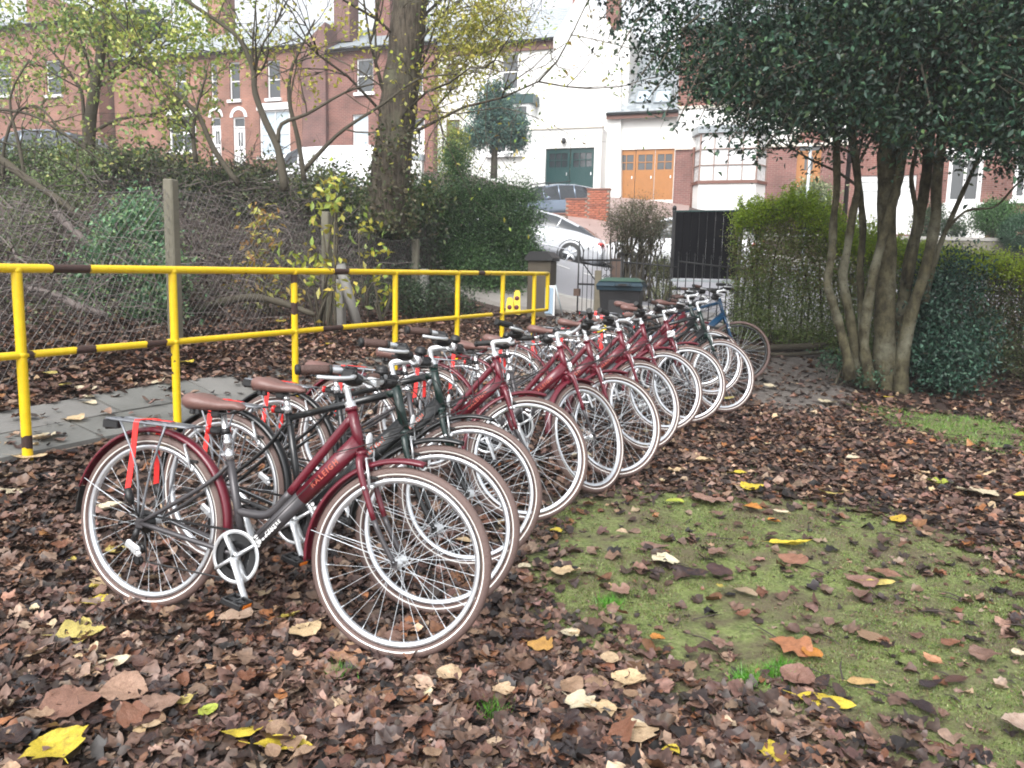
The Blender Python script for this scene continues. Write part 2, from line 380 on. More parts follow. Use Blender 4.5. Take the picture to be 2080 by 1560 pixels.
def barkmat(name, c0, c1, c2, sx=9, sz=2.2, b=1.0):
    mt = bpy.data.materials.new(name); mt.use_nodes = True; t = mt.node_tree; p = t.nodes['Principled BSDF']; L = t.links.new
    tc = t.nodes.new('ShaderNodeTexCoord'); mp = t.nodes.new('ShaderNodeMapping'); mp.inputs['Scale'].default_value = (sx, sx, sz); L(tc.outputs['Object'], mp.inputs['Vector'])
    def nz(s, v, d=8):
        n = t.nodes.new('ShaderNodeTexNoise'); n.inputs['Scale'].default_value = s; n.inputs['Detail'].default_value = d; n.inputs['Roughness'].default_value = .65; L(v, n.inputs['Vector']); return n.outputs['Fac']
    def rg(s, a, b_):
        r = t.nodes.new('ShaderNodeMapRange'); r.inputs['From Min'].default_value = a; r.inputs['From Max'].default_value = b_; L(s, r.inputs['Value']); return r.outputs[0]
    def mix(f, a, b_):
        m_ = t.nodes.new('ShaderNodeMix'); m_.data_type = 'RGBA'; L(f, m_.inputs[0])
        for i, v in ((6, a), (7, b_)):
            if isinstance(v, tuple): m_.inputs[i].default_value = (*v, 1)
            else: L(v, m_.inputs[i])
        return m_.outputs[2]
    f1 = nz(1.6, mp.outputs[0]); f2 = nz(2.3, tc.outputs['Object']); f3 = nz(28, tc.outputs['Object'], 4)
    c = mix(rg(f1, .38, .62), c0, c1); c = mix(rg(f2, .5, .68), c, c2); c = mix(rg(f3, .58, .7), c, c0)
    L(c, p.inputs['Base Color']); p.inputs['Roughness'].default_value = .88; p.inputs['Specular IOR Level'].default_value = .25
    bp = t.nodes.new('ShaderNodeBump'); bp.inputs['Strength'].default_value = b; bp.inputs['Distance'].default_value = .03; L(f1, bp.inputs['Height']); b2 = t.nodes.new('ShaderNodeBump'); b2.inputs['Strength'].default_value = .6; b2.inputs['Distance'].default_value = .01
    L(f3, b2.inputs['Height']); L(bp.outputs[0], b2.inputs['Normal']); L(b2.outputs[0], p.inputs['Normal']); return mt
M['bark_green'] = barkmat('bark_green', (.035, .03, .018), (.105, .095, .055), (.17, .165, .12), 7, 5)
M['bark_brown'] = barkmat('bark_brown', (.035, .028, .021), (.115, .095, .072), (.12, .12, .08), 16, 2.5)
M['twig'] = mat('twig', (.05, .037, .034), .8, noise=.3)
M['twig_pale'] = mat('twig_pale', (.17, .14, .13), .8, noise=.3)
M['leaf_live'] = leafmat('leaf_live', .4, .3)
M['leaf_holly'] = leafmat('leaf_holly', .42, .06, spec=.35)
M['leaf_dead'] = leafmat('leaf_dead', .48, .08, spec=.5)
M['leaf_single'] = leafmat('leaf_single', .4, .12, objcol=True)
M['plate_yellow'] = mat('plate_yellow', (.75, .6, .03), .4)
M['cone_yellow'] = mat('cone_yellow', (.75, .58, .03), .4)
M['maroon'] = mat('maroon', (.12, .02, .04), .5)
M['blue_white'] = mat('blue_white', (.35, .47, .58), .4)
M['car_silver'] = mat('car_silver', (.62, .64, .67), .2, metal=.4, coat=1)
M['car_blue'] = mat('car_blue', (.2, .25, .32), .2, metal=.5, coat=1)
M['car_white'] = mat('car_white', (.75, .76, .78), .2, coat=1)
M['car_red_light'] = mat('car_red_light', (.5, .02, .02), .15, coat=1)
M['yellow_rail'] = None
# ================================================================== GROUND
def ground_material():
    mt = bpy.data.materials.new('ground'); mt.use_nodes = True; t = mt.node_tree; p = t.nodes['Principled BSDF']; L = t.links.new
    tc = t.nodes.new('ShaderNodeTexCoord')
    def noise(s, d=8, rough=.6):
        n = t.nodes.new('ShaderNodeTexNoise'); n.inputs['Scale'].default_value = s; n.inputs['Detail'].default_value = d; n.inputs['Roughness'].default_value = rough
        L(tc.outputs['Object'], n.inputs['Vector']); return n.outputs['Fac']
    def mix(f, a, b):
        m_ = t.nodes.new('ShaderNodeMix'); m_.data_type = 'RGBA'
        if isinstance(f, float): m_.inputs[0].default_value = f
        else: L(f, m_.inputs[0])
        for i, v in ((6, a), (7, b)):
            if isinstance(v, tuple): m_.inputs[i].default_value = (*v, 1)
            else: L(v, m_.inputs[i])
        return m_.outputs[2]
    def rng(s, a, b, c=0., d=1.):
        r = t.nodes.new('ShaderNodeMapRange'); L(s, r.inputs['Value'])
        for k, v in zip(('From Min', 'From Max', 'To Min', 'To Max'), (a, b, c, d)): r.inputs[k].default_value = v
        return r.outputs[0]
    soil = mix(rng(noise(14), .35, .65), (.02, .013, .011), (.06, .038, .03))
    soil = mix(rng(noise(90), .5, .62), soil, (.12, .075, .058))
    moss = mix(rng(noise(9), .36, .64), (.08, .11, .028), (.18, .23, .06))
    moss = mix(rng(noise(55), .45, .6), moss, (.24, .28, .1))
    moss = mix(rng(noise(110), .55, .66), moss, (.05, .035, .022))
    moss = mix(rng(noise(3.2), .45, .6), moss, (.13, .11, .06))
    moss = mix(rng(noise(17), .56, .68), moss, (.07, .05, .032))
    mud = mix(rng(noise(20), .35, .65), (.09, .075, .065), (.2, .18, .165))
    at_ = t.nodes.new('ShaderNodeAttribute'); at_.attribute_name = 'mask'
    sp = t.nodes.new('ShaderNodeSeparateColor'); L(at_.outputs['Color'], sp.inputs[0])
    def masked(s, k):
        a = t.nodes.new('ShaderNodeMath'); a.operation = 'ADD'; L(s, a.inputs[0])
        L(rng(noise(k), .3, .7, -.35, .35), a.inputs[1]); return rng(a.outputs[0], .35, .65)
    c = mix(masked(sp.outputs[0], 6), soil, moss); c = mix(masked(sp.outputs[1], 5), c, mud)
    L(c, p.inputs['Base Color']); L(rng(noise(11), .3, .7, .45, .85), p.inputs['Roughness'])
    bp = t.nodes.new('ShaderNodeBump'); bp.inputs['Strength'].default_value = 1; bp.inputs['Distance'].default_value = .02
    L(noise(45, 10, .7), bp.inputs['Height']); L(bp.outputs[0], p.inputs['Normal'])
    return mt
M['ground'] = ground_material()

def inpoly(X, Y, poly):
    X = np.asarray(X, float); Y = np.asarray(Y, float); res = np.zeros(X.shape, bool); n = len(poly)
    for i in range(n):
        x1, y1 = poly[i]; x2, y2 = poly[(i + 1) % n]
        c = ((y1 > Y) != (y2 > Y)) & (X < (x2 - x1) * (Y - y1) / (y2 - y1 + 1e-12) + x1)
        res ^= c
    return res
def pixpoly(pts): return [tuple(onground(*p)[:2]) for p in pts]
# mossy lawn in front, bare wet mud by the tree, thin moss around
P_MOSS = pixpoly([(1075, 1040), (1250, 995), (1420, 1010), (1640, 1010), (1790, 1045), (2080, 1120), (2300, 1250), (2300, 1640), (1900, 1660), (1760, 1550), (1610, 1450), (1450, 1345), (1180, 1390), (1080, 1250), (1030, 1120)])
P_MUD = pixpoly([(1530, 740), (1650, 705), (1760, 770), (1740, 815), (1640, 850), (1560, 830), (1500, 800)])
P_GRASS = pixpoly([(1740, 822), (1900, 838), (2120, 868), (2120, 930), (1960, 905), (1800, 860)])
P_MOSS2 = pixpoly([(1160, 1400), (1400, 1300), (1640, 1400), (1560, 1500), (1250, 1500)])
def soft(X, Y, poly, s=.22):
    a = np.zeros(np.shape(X)); off = [(0, 0), (s, 0), (-s, 0), (0, s), (0, -s), (s * .7, s * .7), (-s * .7, -s * .7), (s * .7, -s * .7), (-s * .7, s * .7)]
    for dx, dy in off: a = a + inpoly(X + dx, Y + dy, poly)
    return a / len(off)
def axis_(a, b, fine0, fine1, fs, cs):
    xs = list(np.arange(fine0, fine1, fs)); x = fine0; s = fs
    while x > a: s = min(s * 1.25, cs); x -= s; xs.insert(0, x)
    x = xs[-1]; s = fs
    while x < b: s = min(s * 1.25, cs); x += s; xs.append(x)
    return np.array(xs)
def vnoise(X, Y, s, seed):
    r = np.random.default_rng(seed); o = 0; a = 1; tot = 0
    for k in range(4):
        th = r.random() * 6.28; ph = r.random(4) * 6.28
        for j in range(3):
            th = r.random() * 6.28
            o = o + a * np.sin((X * math.cos(th) + Y * math.sin(th)) * s * (1 + .3 * j) + ph[j]); tot += a
        s *= 2.1; a *= .55
    return o / tot * 2
gx = axis_(-160, 160, -4.5, 7.5, .075, 8); gy = axis_(-8, 300, 1.0, 11.5, .075, 8)
GX, GY = np.meshgrid(gx, gy); GZ = hz(GX, GY)
near = (GY < 13)
GZ = GZ + np.where(near, .012 * vnoise(GX, GY, 3.0, 1) + .005 * vnoise(GX, GY, 14, 2), 0)
nx, ny = len(gx), len(gy)
V = np.stack([GX.ravel(), GY.ravel(), GZ.ravel()], 1)
idx = np.arange(nx * ny).reshape(ny, nx)
F = np.stack([idx[:-1, :-1].ravel(), idx[:-1, 1:].ravel(), idx[1:, 1:].ravel(), idx[1:, :-1].ravel()], 1)
moss_m = np.maximum(np.maximum(soft(V[:, 0], V[:, 1], P_MOSS), soft(V[:, 0], V[:, 1], P_GRASS)), .6 * soft(V[:, 0], V[:, 1], P_MOSS2))
mud_m = soft(V[:, 0], V[:, 1], P_MUD)
me = np_mesh('ground', V, F, M['ground'], None, True)
a = me.color_attributes.new(name='mask', type='FLOAT_COLOR', domain='POINT')
c = np.zeros((len(V), 4), np.float32); c[:, 0] = moss_m; c[:, 1] = mud_m; c[:, 3] = 1; a.data.foreach_set('color', c.ravel())
tag(link('ground', me), 'leafy park ground with brown soil and mossy turf', kind='structure')

def drape(name, p_edge0, p_edge1, nu, nv, off, mt, thick=0.0):
    """strip between two polylines draped on the terrain"""
    vs = []; 
    for i in range(nu + 1):
        u = i / nu
        def ip(pl):
            k = u * (len(pl) - 1); j = min(int(k), len(pl) - 2); f = k - j
            return Vector(pl[j]).lerp(Vector(pl[j + 1]), f)
        a, b = ip(p_edge0), ip(p_edge1)
        for j in range(nv + 1):
            q = a.lerp(b, j / nv); vs.append((q.x, q.y, H(q.x, q.y) + off))
    fs = [(i * (nv + 1) + j, (i + 1) * (nv + 1) + j, (i + 1) * (nv + 1) + j + 1, i * (nv + 1) + j + 1) for i in range(nu) for j in range(nv)]
    if thick:
        n = len(vs); vs += [(x, y, z - thick) for x, y, z in vs]
        for i in range(nu):
            for j, fl in ((0, 1), (nv, 0)):
                a, b = i * (nv + 1) + j, (i + 1) * (nv + 1) + j
                fs.append((a, a + n, b + n, b) if fl else (a, b, b + n, a + n))
    me = bpy.data.meshes.new(name); me.from_pydata(vs, [], fs); me.materials.append(mt)
    for p_ in me.polygons: p_.use_smooth = not thick
    return link(name, me)
SL = -.35
def roadY(x, y0): return y0 + SL * (x - 1)
XS = [-30, -20, -10, -4, 1, 5, 10, 16, 24]
e = lambda y0: [(x, roadY(x, y0)) for x in XS]
tag(drape('pavement', e(13.5), e(15.0), 60, 3, .07, M['pavement'], .2), 'pale wet pavement beyond the gate', kind='structure')
tag(drape('kerb', e(15.003), e(15.13), 60, 1, .075, M['kerb'], .2), 'stone kerb along the near side of the road', kind='structure')
tag(drape('road', e(15.13), e(23.9), 60, 10, .03, M['asphalt']), 'wet grey road', kind='structure')
for i in range(14):
    x0 = -8 + i * 1.9
    tag(drape('road_marking', [(x0, roadY(x0, 17.4)), (x0 + 1.6, roadY(x0 + 1.6, 17.4))], [(x0, roadY(x0, 17.5)), (x0 + 1.6, roadY(x0 + 1.6, 17.5))], 3, 1, .036, M['road_paint']), kind='structure')
tag(drape('far_kerb', e(23.9), e(24.05), 60, 1, .10, M['kerb'], .2), kind='structure')
tag(drape('far_pavement', e(24.05), e(25.6), 60, 2, .09, M['pavement'], .2), kind='structure')
dv = [Vector((1.6, roadY(1.6, 25.6), 0)), Vector((5.2, roadY(5.2, 25.6), 0))], [at(1160, 402, 34.0), at(1400, 412, 32.6)]
tag(drape('driveway', [dv[0][0][:2] + (0,), dv[1][0][:2] + (0,)], [dv[0][1][:2] + (0,), dv[1][1][:2] + (0,)], 12, 6, .05, M['driveway']), kind='structure')

# ------------------------------------------------------------------ paved footpath behind the yellow railing: slabs are parts
fa = onground(0, 900); fb = onground(0, 812); ra = at(45, 928, 4.6); rb = at(1118, 705, 11.2)
dirp = Vector((rb.x - ra.x, rb.y - ra.y, 0)).normalized(); nrmp = Vector((-dirp.y, dirp.x, 0)); PW = min(1.5, max(.7, (fb - fa).dot(nrmp) * 1.05)); print('PATHW', PW)
PO = Vector((ra.x, ra.y, 0)) - nrmp * .02 - dirp * 3.0
path = tag(drape('footpath', [tuple((PO + dirp * s)[:2]) + (0,) for s in (0, 4, 8, 13)], [tuple((PO + nrmp * PW + dirp * s)[:2]) + (0,) for s in (0, 4, 8, 13)], 24, 4, .004, M['mortar']), 'grey flagstone footpath behind the yellow railing', kind='structure')
random.seed(5)
for i in range(15):
    for j in range(2):
        u0, u1 = i * .88 + .012 + (.4 if j else 0), (i + 1) * .88 - .012 + (.4 if j else 0); v0, v1 = j * PW / 2 + .01, (j + 1) * PW / 2 - .01
        vs = []; dz = random.uniform(-.004, .006)
        for (u, v_) in ((u0, v0), (u1, v0), (u1, v1), (u0, v1)):
            q = PO + dirp * u + nrmp * v_; vs.append((q.x, q.y, H(q.x, q.y) + .035 + dz + random.uniform(-.003, .003)))
        vs = [(x, y, z - .05) for x, y, z in vs] + vs
        MB().add(vs, [(3, 2, 1, 0), (4, 5, 6, 7), (0, 1, 5, 4), (1, 2, 6, 5), (2, 3, 7, 6), (3, 0, 4, 7)]).build('paving_slab', M['slab' if random.random() < .5 else 'slab2'], path)
def onpath(X, Y):
    dx, dy = X - PO.x, Y - PO.y; v = dx * nrmp.x + dy * nrmp.y; return (v > 0) & (v < PW)

# ================================================================== HOUSES
class Facade:
    """a vertical wall plane through pixel (px) at depth Y, running in direction (cos,sin)"""
    def __init__(s, px, py, Y, ang=-19):
        s.o = at(px, py, Y); s.ang = R(ang); s.d = Vector((math.cos(s.ang), math.sin(s.ang), 0)); s.n = Vector((s.d.y, -s.d.x, 0))
    def hit(s, px, py, off=0):
        d = ray(px, py); o = s.o + s.n * off; t = (o - CAM).dot(s.n) / d.dot(s.n); q = CAM + d * t
        return (q - s.o).dot(s.d), q.z
    def rect(s, x0, y0, x1, y1):
        a, za = s.hit(x0, (y0 + y1) / 2); b, zb = s.hit(x1, (y0 + y1) / 2); m_ = (x0 + x1) / 2
        return a, s.hit(m_, y1)[1], b, s.hit(m_, y0)[1]     # s0,z0,s1,z1
    def M(s, z=0): return Matrix.Translation((s.o.x, s.o.y, z)) @ Matrix.Rotation(s.ang, 4, 'Z')
# local coords of facade things: x along wall, y INTO the wall (away from the viewer is +y), z absolute
def house(name, label, fc, cat='house'):
    t = thing(name, label, cat, (fc.o.x, fc.o.y, 0), fc.ang); return t
def lbox(x0, y0, z0, x1, y1, z1, mt, name, parent, bev=0):
    return MB().box(((x0 + x1) / 2, (y0 + y1) / 2, (z0 + z1) / 2), (abs(x1 - x0), abs(y1 - y0), abs(z1 - z0)), bev=bev).build(name, mt, parent)
def wall_with_holes(name, parent, x0, z0, x1, z1, holes, mt, y=0.0, th=.3, top=None):
    """rect wall, real openings (grid cut)"""
    xs = sorted({x0, x1, *[v for h in holes for v in (h[0], h[2]) if x0 < v < x1]}); zs = sorted({z0, z1, *[v for h in holes for v in (h[1], h[3]) if z0 < v < z1]})
    b = MB()
    for i in range(len(xs) - 1):
        for k in range(len(zs) - 1):
            cx, cz = (xs[i] + xs[i + 1]) / 2, (zs[k] + zs[k + 1]) / 2
            if any(h[0] < cx < h[2] and h[1] < cz < h[3] for h in holes): continue
            b.add([(xs[i], y, zs[k]), (xs[i + 1], y, zs[k]), (xs[i + 1], y, zs[k + 1]), (xs[i], y, zs[k + 1])], [(0, 1, 2, 3)])
    for h in holes:
        b.add([(h[0], y, h[1]), (h[2], y, h[1]), (h[2], y, h[3]), (h[0], y, h[3]), (h[0], y + th, h[1]), (h[2], y + th, h[1]), (h[2], y + th, h[3]), (h[0], y + th, h[3])],
              [(0, 4, 5, 1), (1, 5, 6, 2), (2, 6, 7, 3), (3, 7, 4, 0)])
    b.add([(x0, y, z0), (x0, y + 6, z0), (x0, y + 6, z1), (x0, y, z1)], [(0, 1, 2, 3)])
    b.add([(x1, y, z0), (x1, y + 6, z0), (x1, y + 6, z1), (x1, y, z1)], [(3, 2, 1, 0)])
    return b.build(name, mt, parent)
def window(parent, r, y=.12, frame='white_paint', cols=1, rows=2, gl='glass', fw=.06, sill=True, arch=False, silmat='white_paint'):
    x0, z0, x1, z1 = r
    b = MB()
    b.box(((x0 + x1) / 2, y, z0 + fw / 2), (x1 - x0, .07, fw)); b.box(((x0 + x1) / 2, y, z1 - fw / 2), (x1 - x0, .07, fw))
    for x in (x0 + fw / 2, x1 - fw / 2): b.box((x, y, (z0 + z1) / 2), (fw, .066, z1 - z0 - 2 * fw))
    for k in range(1, cols): b.box((x0 + (x1 - x0) * k / cols, y, (z0 + z1) / 2), (fw * .6, .06, z1 - z0 - 2 * fw))
    for k in range(1, rows): b.box(((x0 + x1) / 2, y + .002, z0 + (z1 - z0) * k / rows), (x1 - x0 - 2 * fw, .056, fw * .8))
    w_ = b.build('window', M[frame], parent)
    lbox(x0 + fw, y + .01, z0 + fw, x1 - fw, y + .02, z1 - fw, M[gl], 'pane', w_)
    if sill: lbox(x0 - .1, y - .24, z0 - .14, x1 + .1, y + .03, z0 - .003, M[silmat], 'sill', w_)
    return w_
def archpts(x0, x1, z, rise, n=10):
    c = (x0 + x1) / 2; h = (x1 - x0) / 2
    return [(c + h * math.cos(math.pi * (1 - i / n)), z + rise * math.sin(math.pi * i / n)) for i in range(n + 1)]
def arch_trim(parent, x0, x1, z, rise, wdt, mt, y=-.03, name='arch'):
    b = MB(); a = archpts(x0, x1, z, rise); o = archpts(x0 - wdt, x1 + wdt, z, rise + wdt)
    for i in range(len(a) - 1):
        b.prism([a[i], a[i + 1], o[i + 1], o[i]], (0, y + .05, 0), (1, 0, 0), (0, 0, 1), .05)
    return b.build(name, mt, parent)
def door(parent, r, mt='white_paint', y=.12, fan=True, frame='white_paint', glassy=False):
    x0, z0, x1, z1 = r; hd = z0 + (z1 - z0) * (.80 if fan else 1)
    d = lbox(x0 + .06, y, z0, x1 - .06, y + .05, hd - .04, M[mt], 'door', parent)
    b = MB()
    for x in (x0 + .03, x1 - .03): b.box((x, y - .01, (z0 + z1) / 2), (.06, .09, z1 - z0))
    b.box(((x0 + x1) / 2, y - .01, z1 - .03), (x1 - x0 - .12, .088, .06))
    if fan: b.box(((x0 + x1) / 2, y - .01, hd), (x1 - x0 - .12, .086, .07)); lbox(x0 + .06, y + .02, hd + .036, x1 - .06, y + .03, z1 - .06, M['glass'], 'fanlight', d)
    b.build('frame', M[frame], d)
    w_ = x1 - x0
    for k in (-1, 1):
        lbox((x0 + x1) / 2 + k * w_ * .12 - .05, y - .006, z0 + (hd - z0) * .52, (x0 + x1) / 2 + k * w_ * .12 + .05, y + .0, z0 + (hd - z0) * .88, M['glass'], 'glazing', d)
    lbox((x0 + x1) / 2 - .12, y - .012, z0 + (hd - z0) * .40, (x0 + x1) / 2 + .12, y, z0 + (hd - z0) * .43, M['iron'], 'letter_box', d)
    return d
def gable_roof(parent, x0, x1, zE, rise, y0, y1, mt, over=.25, courses=0):
    """ridge along x, slope rising away from the viewer then falling"""
    b = MB(); ym = (y0 + y1) / 2
    n = 14
    for k in range(n):
        a0, a1 = k / n, (k + 1) / n
        yy0, yy1 = (y0 - over) + (ym - y0 + over) * a0, (y0 - over) + (ym - y0 + over) * a1; z0, z1 = zE + rise * a0, zE + rise * a1
        b.add([(x0, yy0, z0 + .03), (x1, yy0, z0 + .03), (x1, yy1 + .02, z1 + .0), (x0, yy1 + .02, z1 + .0), (x0, yy0, z0 - .02), (x1, yy0, z0 - .02)], [(0, 1, 2, 3), (4, 5, 1, 0)])
    b.add([(x0, ym, zE + rise), (x1, ym, zE + rise), (x1, y1 + over, zE), (x0, y1 + over, zE)], [(0, 1, 2, 3)])
    b.add([(x0, y0 - over, zE - .03), (x1, y0 - over, zE - .03), (x1, y1 + over, zE - .03), (x0, y1 + over, zE - .03)], [(3, 2, 1, 0)])
    r_ = b.build('roof', mt, parent)
    g = MB(); g.tube([(x0, y0 - over - .05, zE - .02), (x1, y0 - over - .05, zE - .02)], .06, 6); g.build('gutter', M['iron'], r_)
    return r_
def chimney(parent, x, y, z0, z1, w_, mt, dp=None):
    c = MB().box((x, y, (z0 + z1) / 2), (w_, dp or w_, z1 - z0)).box((x, y, z1 + .06), (w_ + .12, (dp or w_) + .12, .12)).build('chimney', M[mt], parent)
    for k in (-1, 1):
        MB().lathe([(.0, 0), (.11, 0), (.09, .3), (.12, .32), (.12, .38), (.08, .38)], 10, (x + k * w_ * .25, y, z1 + .12)).build('chimney_pot', M['brick_piece'], c)

# ---- row on the left: orange brick terrace (houses L0, L1)
f0 = Facade(484, 336, 40.5)
def base_z(f, px, py): return f.hit(px, py)[1]
zb = f0.hit(484, 338)[1]; zt = f0.hit(540, 100)[1]
# L1 terrace
t = house('terraced_house', 'orange brick terrace with two arched white front doors behind the bare trees', f0)
rects = {k: f0.rect(*v) for k, v in dict(w1=(543, 122, 569, 200), w2=(466, 126, 487, 203), w3=(428, 128, 441, 200), d1=(430, 238, 449, 330), d2=(474, 238, 498, 337), b1=(527, 222, 589, 318), b2=(343, 232, 398, 308), w4=(355, 130, 378, 200)).items()}
x0, x1 = f0.hit(232, 200)[0], f0.hit(622, 200)[0]
wall_with_holes('wall', t, x0, zb - 2, x1, zt, [rects[k] for k in rects], M['brick_orange'])
for k in ('w1', 'w2', 'w3', 'w4'): window(t, rects[k], rows=2)
for k in ('d1', 'd2'):
    door(t, rects[k]); r = rects[k]
    arch_trim(t, r[0], r[2], r[3], .35, .16, M['white_paint']); 
for k in ('b1', 'b2'):
    r = rects[k]; window(t, r, cols=2, rows=2, fw=.1, gl='glass_pale' if k == 'b1' else 'glass')
    lbox(r[0] - .12, -.05, r[3] - .02, r[2] + .12, .0, r[3] + .3, M['white_paint'], 'lintel', t)
gable_roof(t, x0, x1, zt, 2.2, 0, 7, M['slate2'])
lbox(x0, -.06, zt - .22, x1, -.0, zt - .05, M['brown_frame'], 'fascia', t)
MB().tube([(x1 - .1, -.08, zb), (x1 - .1, -.08, zt)], .05, 8).build('drainpipe', M['white_paint'], t)
chimney(t, f0.hit(360, 10)[0], 3.3, zt + 1.2, zt + 4.2, 1.0, 'brick_orange')
# L0
t = house('plain_brick_house', 'plain orange brick house standing behind the yellow-green tree', f0)
xa, xb = f0.hit(-200, 200)[0], f0.hit(225, 200)[0]; zz = f0.hit(100, 60)[1]
bw = f0.rect(232, 245, 322, 305)
g0 = [f0.rect(20, 130, 50, 200), f0.rect(120, 130, 150, 200)]
wall_with_holes('wall', t, xa, zb - 2, xb, zz, g0, M['brick_orange'], y=-.8)
for r in g0: window(t, r, y=-.68)
gable_roof(t, xa, xb, zz, 1.8, -.8, 7, M['slate'])
b = MB(); gx0, gx1 = f0.hit(90, 50)[0], f0.hit(178, 50)[0]
b.add([(gx0, -.9, zz), (gx1, -.9, zz), ((gx0 + gx1) / 2, -.9, zz + 1.3), (gx0, 2, zz), (gx1, 2, zz), ((gx0 + gx1) / 2, 2, zz + 1.3)], [(0, 1, 2), (3, 5, 4), (0, 2, 5, 3), (1, 4, 5, 2)])
b.build('gable', M['brick_orange'], t)
chimney(t, f0.hit(68, 20)[0], .6, zz, zz + 1.9, 1.1, 'brick_red')
# L2 darker house with its gable nearer
f2 = Facade(760, 330, 38.0); 
t = house('bay_brick_house', 'red brick house with dark gable side behind the big bare trunk', f2)
zb2 = f2.hit(760, 345)[1]; zt2 = f2.hit(760, 98)[1]
x0, x1 = f2.hit(667, 200)[0], f2.hit(881, 200)[0]
rc = {k: f2.rect(*v) for k, v in dict(a=(724, 119, 758, 188), b=(716, 232, 748, 296), c=(841, 116, 859, 188), d=(829, 240, 862, 325)).items()}
wall_with_holes('wall', t, x0, zb2 - 2, x1, zt2, list(rc.values()), M['brick_red'])
window(t, rc['a']); window(t, rc['b'], gl='glass_pale'); window(t, rc['c']); door(t, rc['d']); arch_trim(t, rc['d'][0], rc['d'][2], rc['d'][3], .3, .16, M['brick_red'])
lbox(rc['b'][0] - .25, -.1, zb2 - 1, rc['b'][2] + .25, 0, rc['b'][1] - .15, M['white_render'], 'bay_base', t)
gable_roof(t, x0, x1, zt2, 2.0, 0, 7, M['slate'])
xs0, xs1 = f2.hit(619, 200)[0], x0
b = MB(); zs = f2.hit(640, 100)[1]
b.add([(xs0, -.25, zb2 - 2), (xs1, -.25, zb2 - 2), (xs1, -.25, zs + 1.1), (xs0 + .5, -.25, zs + .5), (xs0, -.25, zs + .2), (xs0, 5, zb2 - 2), (xs1, 5, zb2 - 2), (xs1, 5, zs + 1.1), (xs0 + .5, 5, zs + .5), (xs0, 5, zs + .2)],
      [(0, 1, 2, 3, 4), (0, 4, 9, 5), (1, 6, 7, 2), (4, 3, 8, 9), (3, 2, 7, 8)])
b.build('gable_wall', M['brick_dark'], t)
chimney(t, f2.hit(676, 20)[0], 1.2, zs + .5, zs + 3.0, .85, 'brick_dark'); chimney(t, f2.hit(738, 20)[0], 2.2, zt2 + .6, zt2 + 2.9, .8, 'brick_red')
# ---- big white house
f3 = Facade(1010, 330, 36.5)
t = house('white_house', 'tall white rendered house with a big blank gable wall', f3)
zb3 = f3.hit(1010, 360)[1]; zt3 = f3.hit(1070, 85)[1]; zg = zb3 - 2.5
x0, x1 = f3.hit(881, 200)[0], f3.hit(1131, 200)[0]
rc = {k: f3.rect(*v) for k, v in dict(a=(1017, 106, 1054, 183), b=(906, 128, 931, 184), d=(906, 243, 933, 330)).items()}
wall_with_holes('wall', t, x0, zg, x1, zt3, list(rc.values()), M['white_render'])
window(t, rc['a'], cols=1, rows=2, fw=.09); window(t, rc['b'], frame='brown_frame'); door(t, rc['d'], 'brown_frame', frame='brown_frame'); arch_trim(t, rc['d'][0], rc['d'][2], rc['d'][3], .35, .2, M['stone'])
roof3 = gable_roof(t, x0 - .3, x1, zt3, 2.6, 0, 8, M['slate2'])
lbox(x0, -.1, zt3 - .38, x1, -.003, zt3 - .02, M['brown_frame'], 'eaves_board', t)
# gable end to the right (faces the viewer)
gp = [f3.hit(*p) for p in [(1131, 470), (1131, 84), (1188, -14), (1203, -10), (1245, 60), (1266, 140), (1266, 470)]]
gp[0] = (gp[0][0], zg); gp[-1] = (gp[-1][0], zg)
MB().prism([(a, b_) for a, b_ in gp][::-1], (0, -.5, 0), (1, 0, 0), (0, 0, 1), -.35).build('gable_wall', M['white_render'], t)
lbox(gp[0][0] + .01, -.147, zg, gp[-1][0] - .01, 7, gp[1][1] + .2, M['white_render'], 'side_wall', t)
for px, yy, hh in ((1163, 1.2, 2.6), (1236, 1.0, 1.0)):
    chimney(t, f3.hit(px, 30)[0], yy, f3.hit(px, 45)[1], f3.hit(px, 20)[1] + hh, .55, 'brick_red')
bw = f3.rect(1004, 219, 1085, 318)
# bay window (box bay projecting)
for i, (a0, a1) in enumerate(((bw[0], bw[0] + (bw[2] - bw[0]) * .5), (bw[0] + (bw[2] - bw[0]) * .5, bw[2]))):
    w_ = window(t, (a0, bw[1], a1, bw[3]), y=-.72, cols=1, rows=2, fw=.12, sill=(True))
lbox(bw[0] - .2, -.85, bw[3] + .0, bw[2] + .2, .0, bw[3] + .38, M['garage_green'], 'bay_roof', t)
lbox(bw[0] - .05, -.75, zg, bw[2] + .05, 0, bw[1] - .15, M['white_render'], 'bay_base', t)
lbox(bw[2] - .02, -.68, bw[1] - .14, bw[2] + .06, 0, bw[3], M['white_paint'], 'bay_cheek', t)
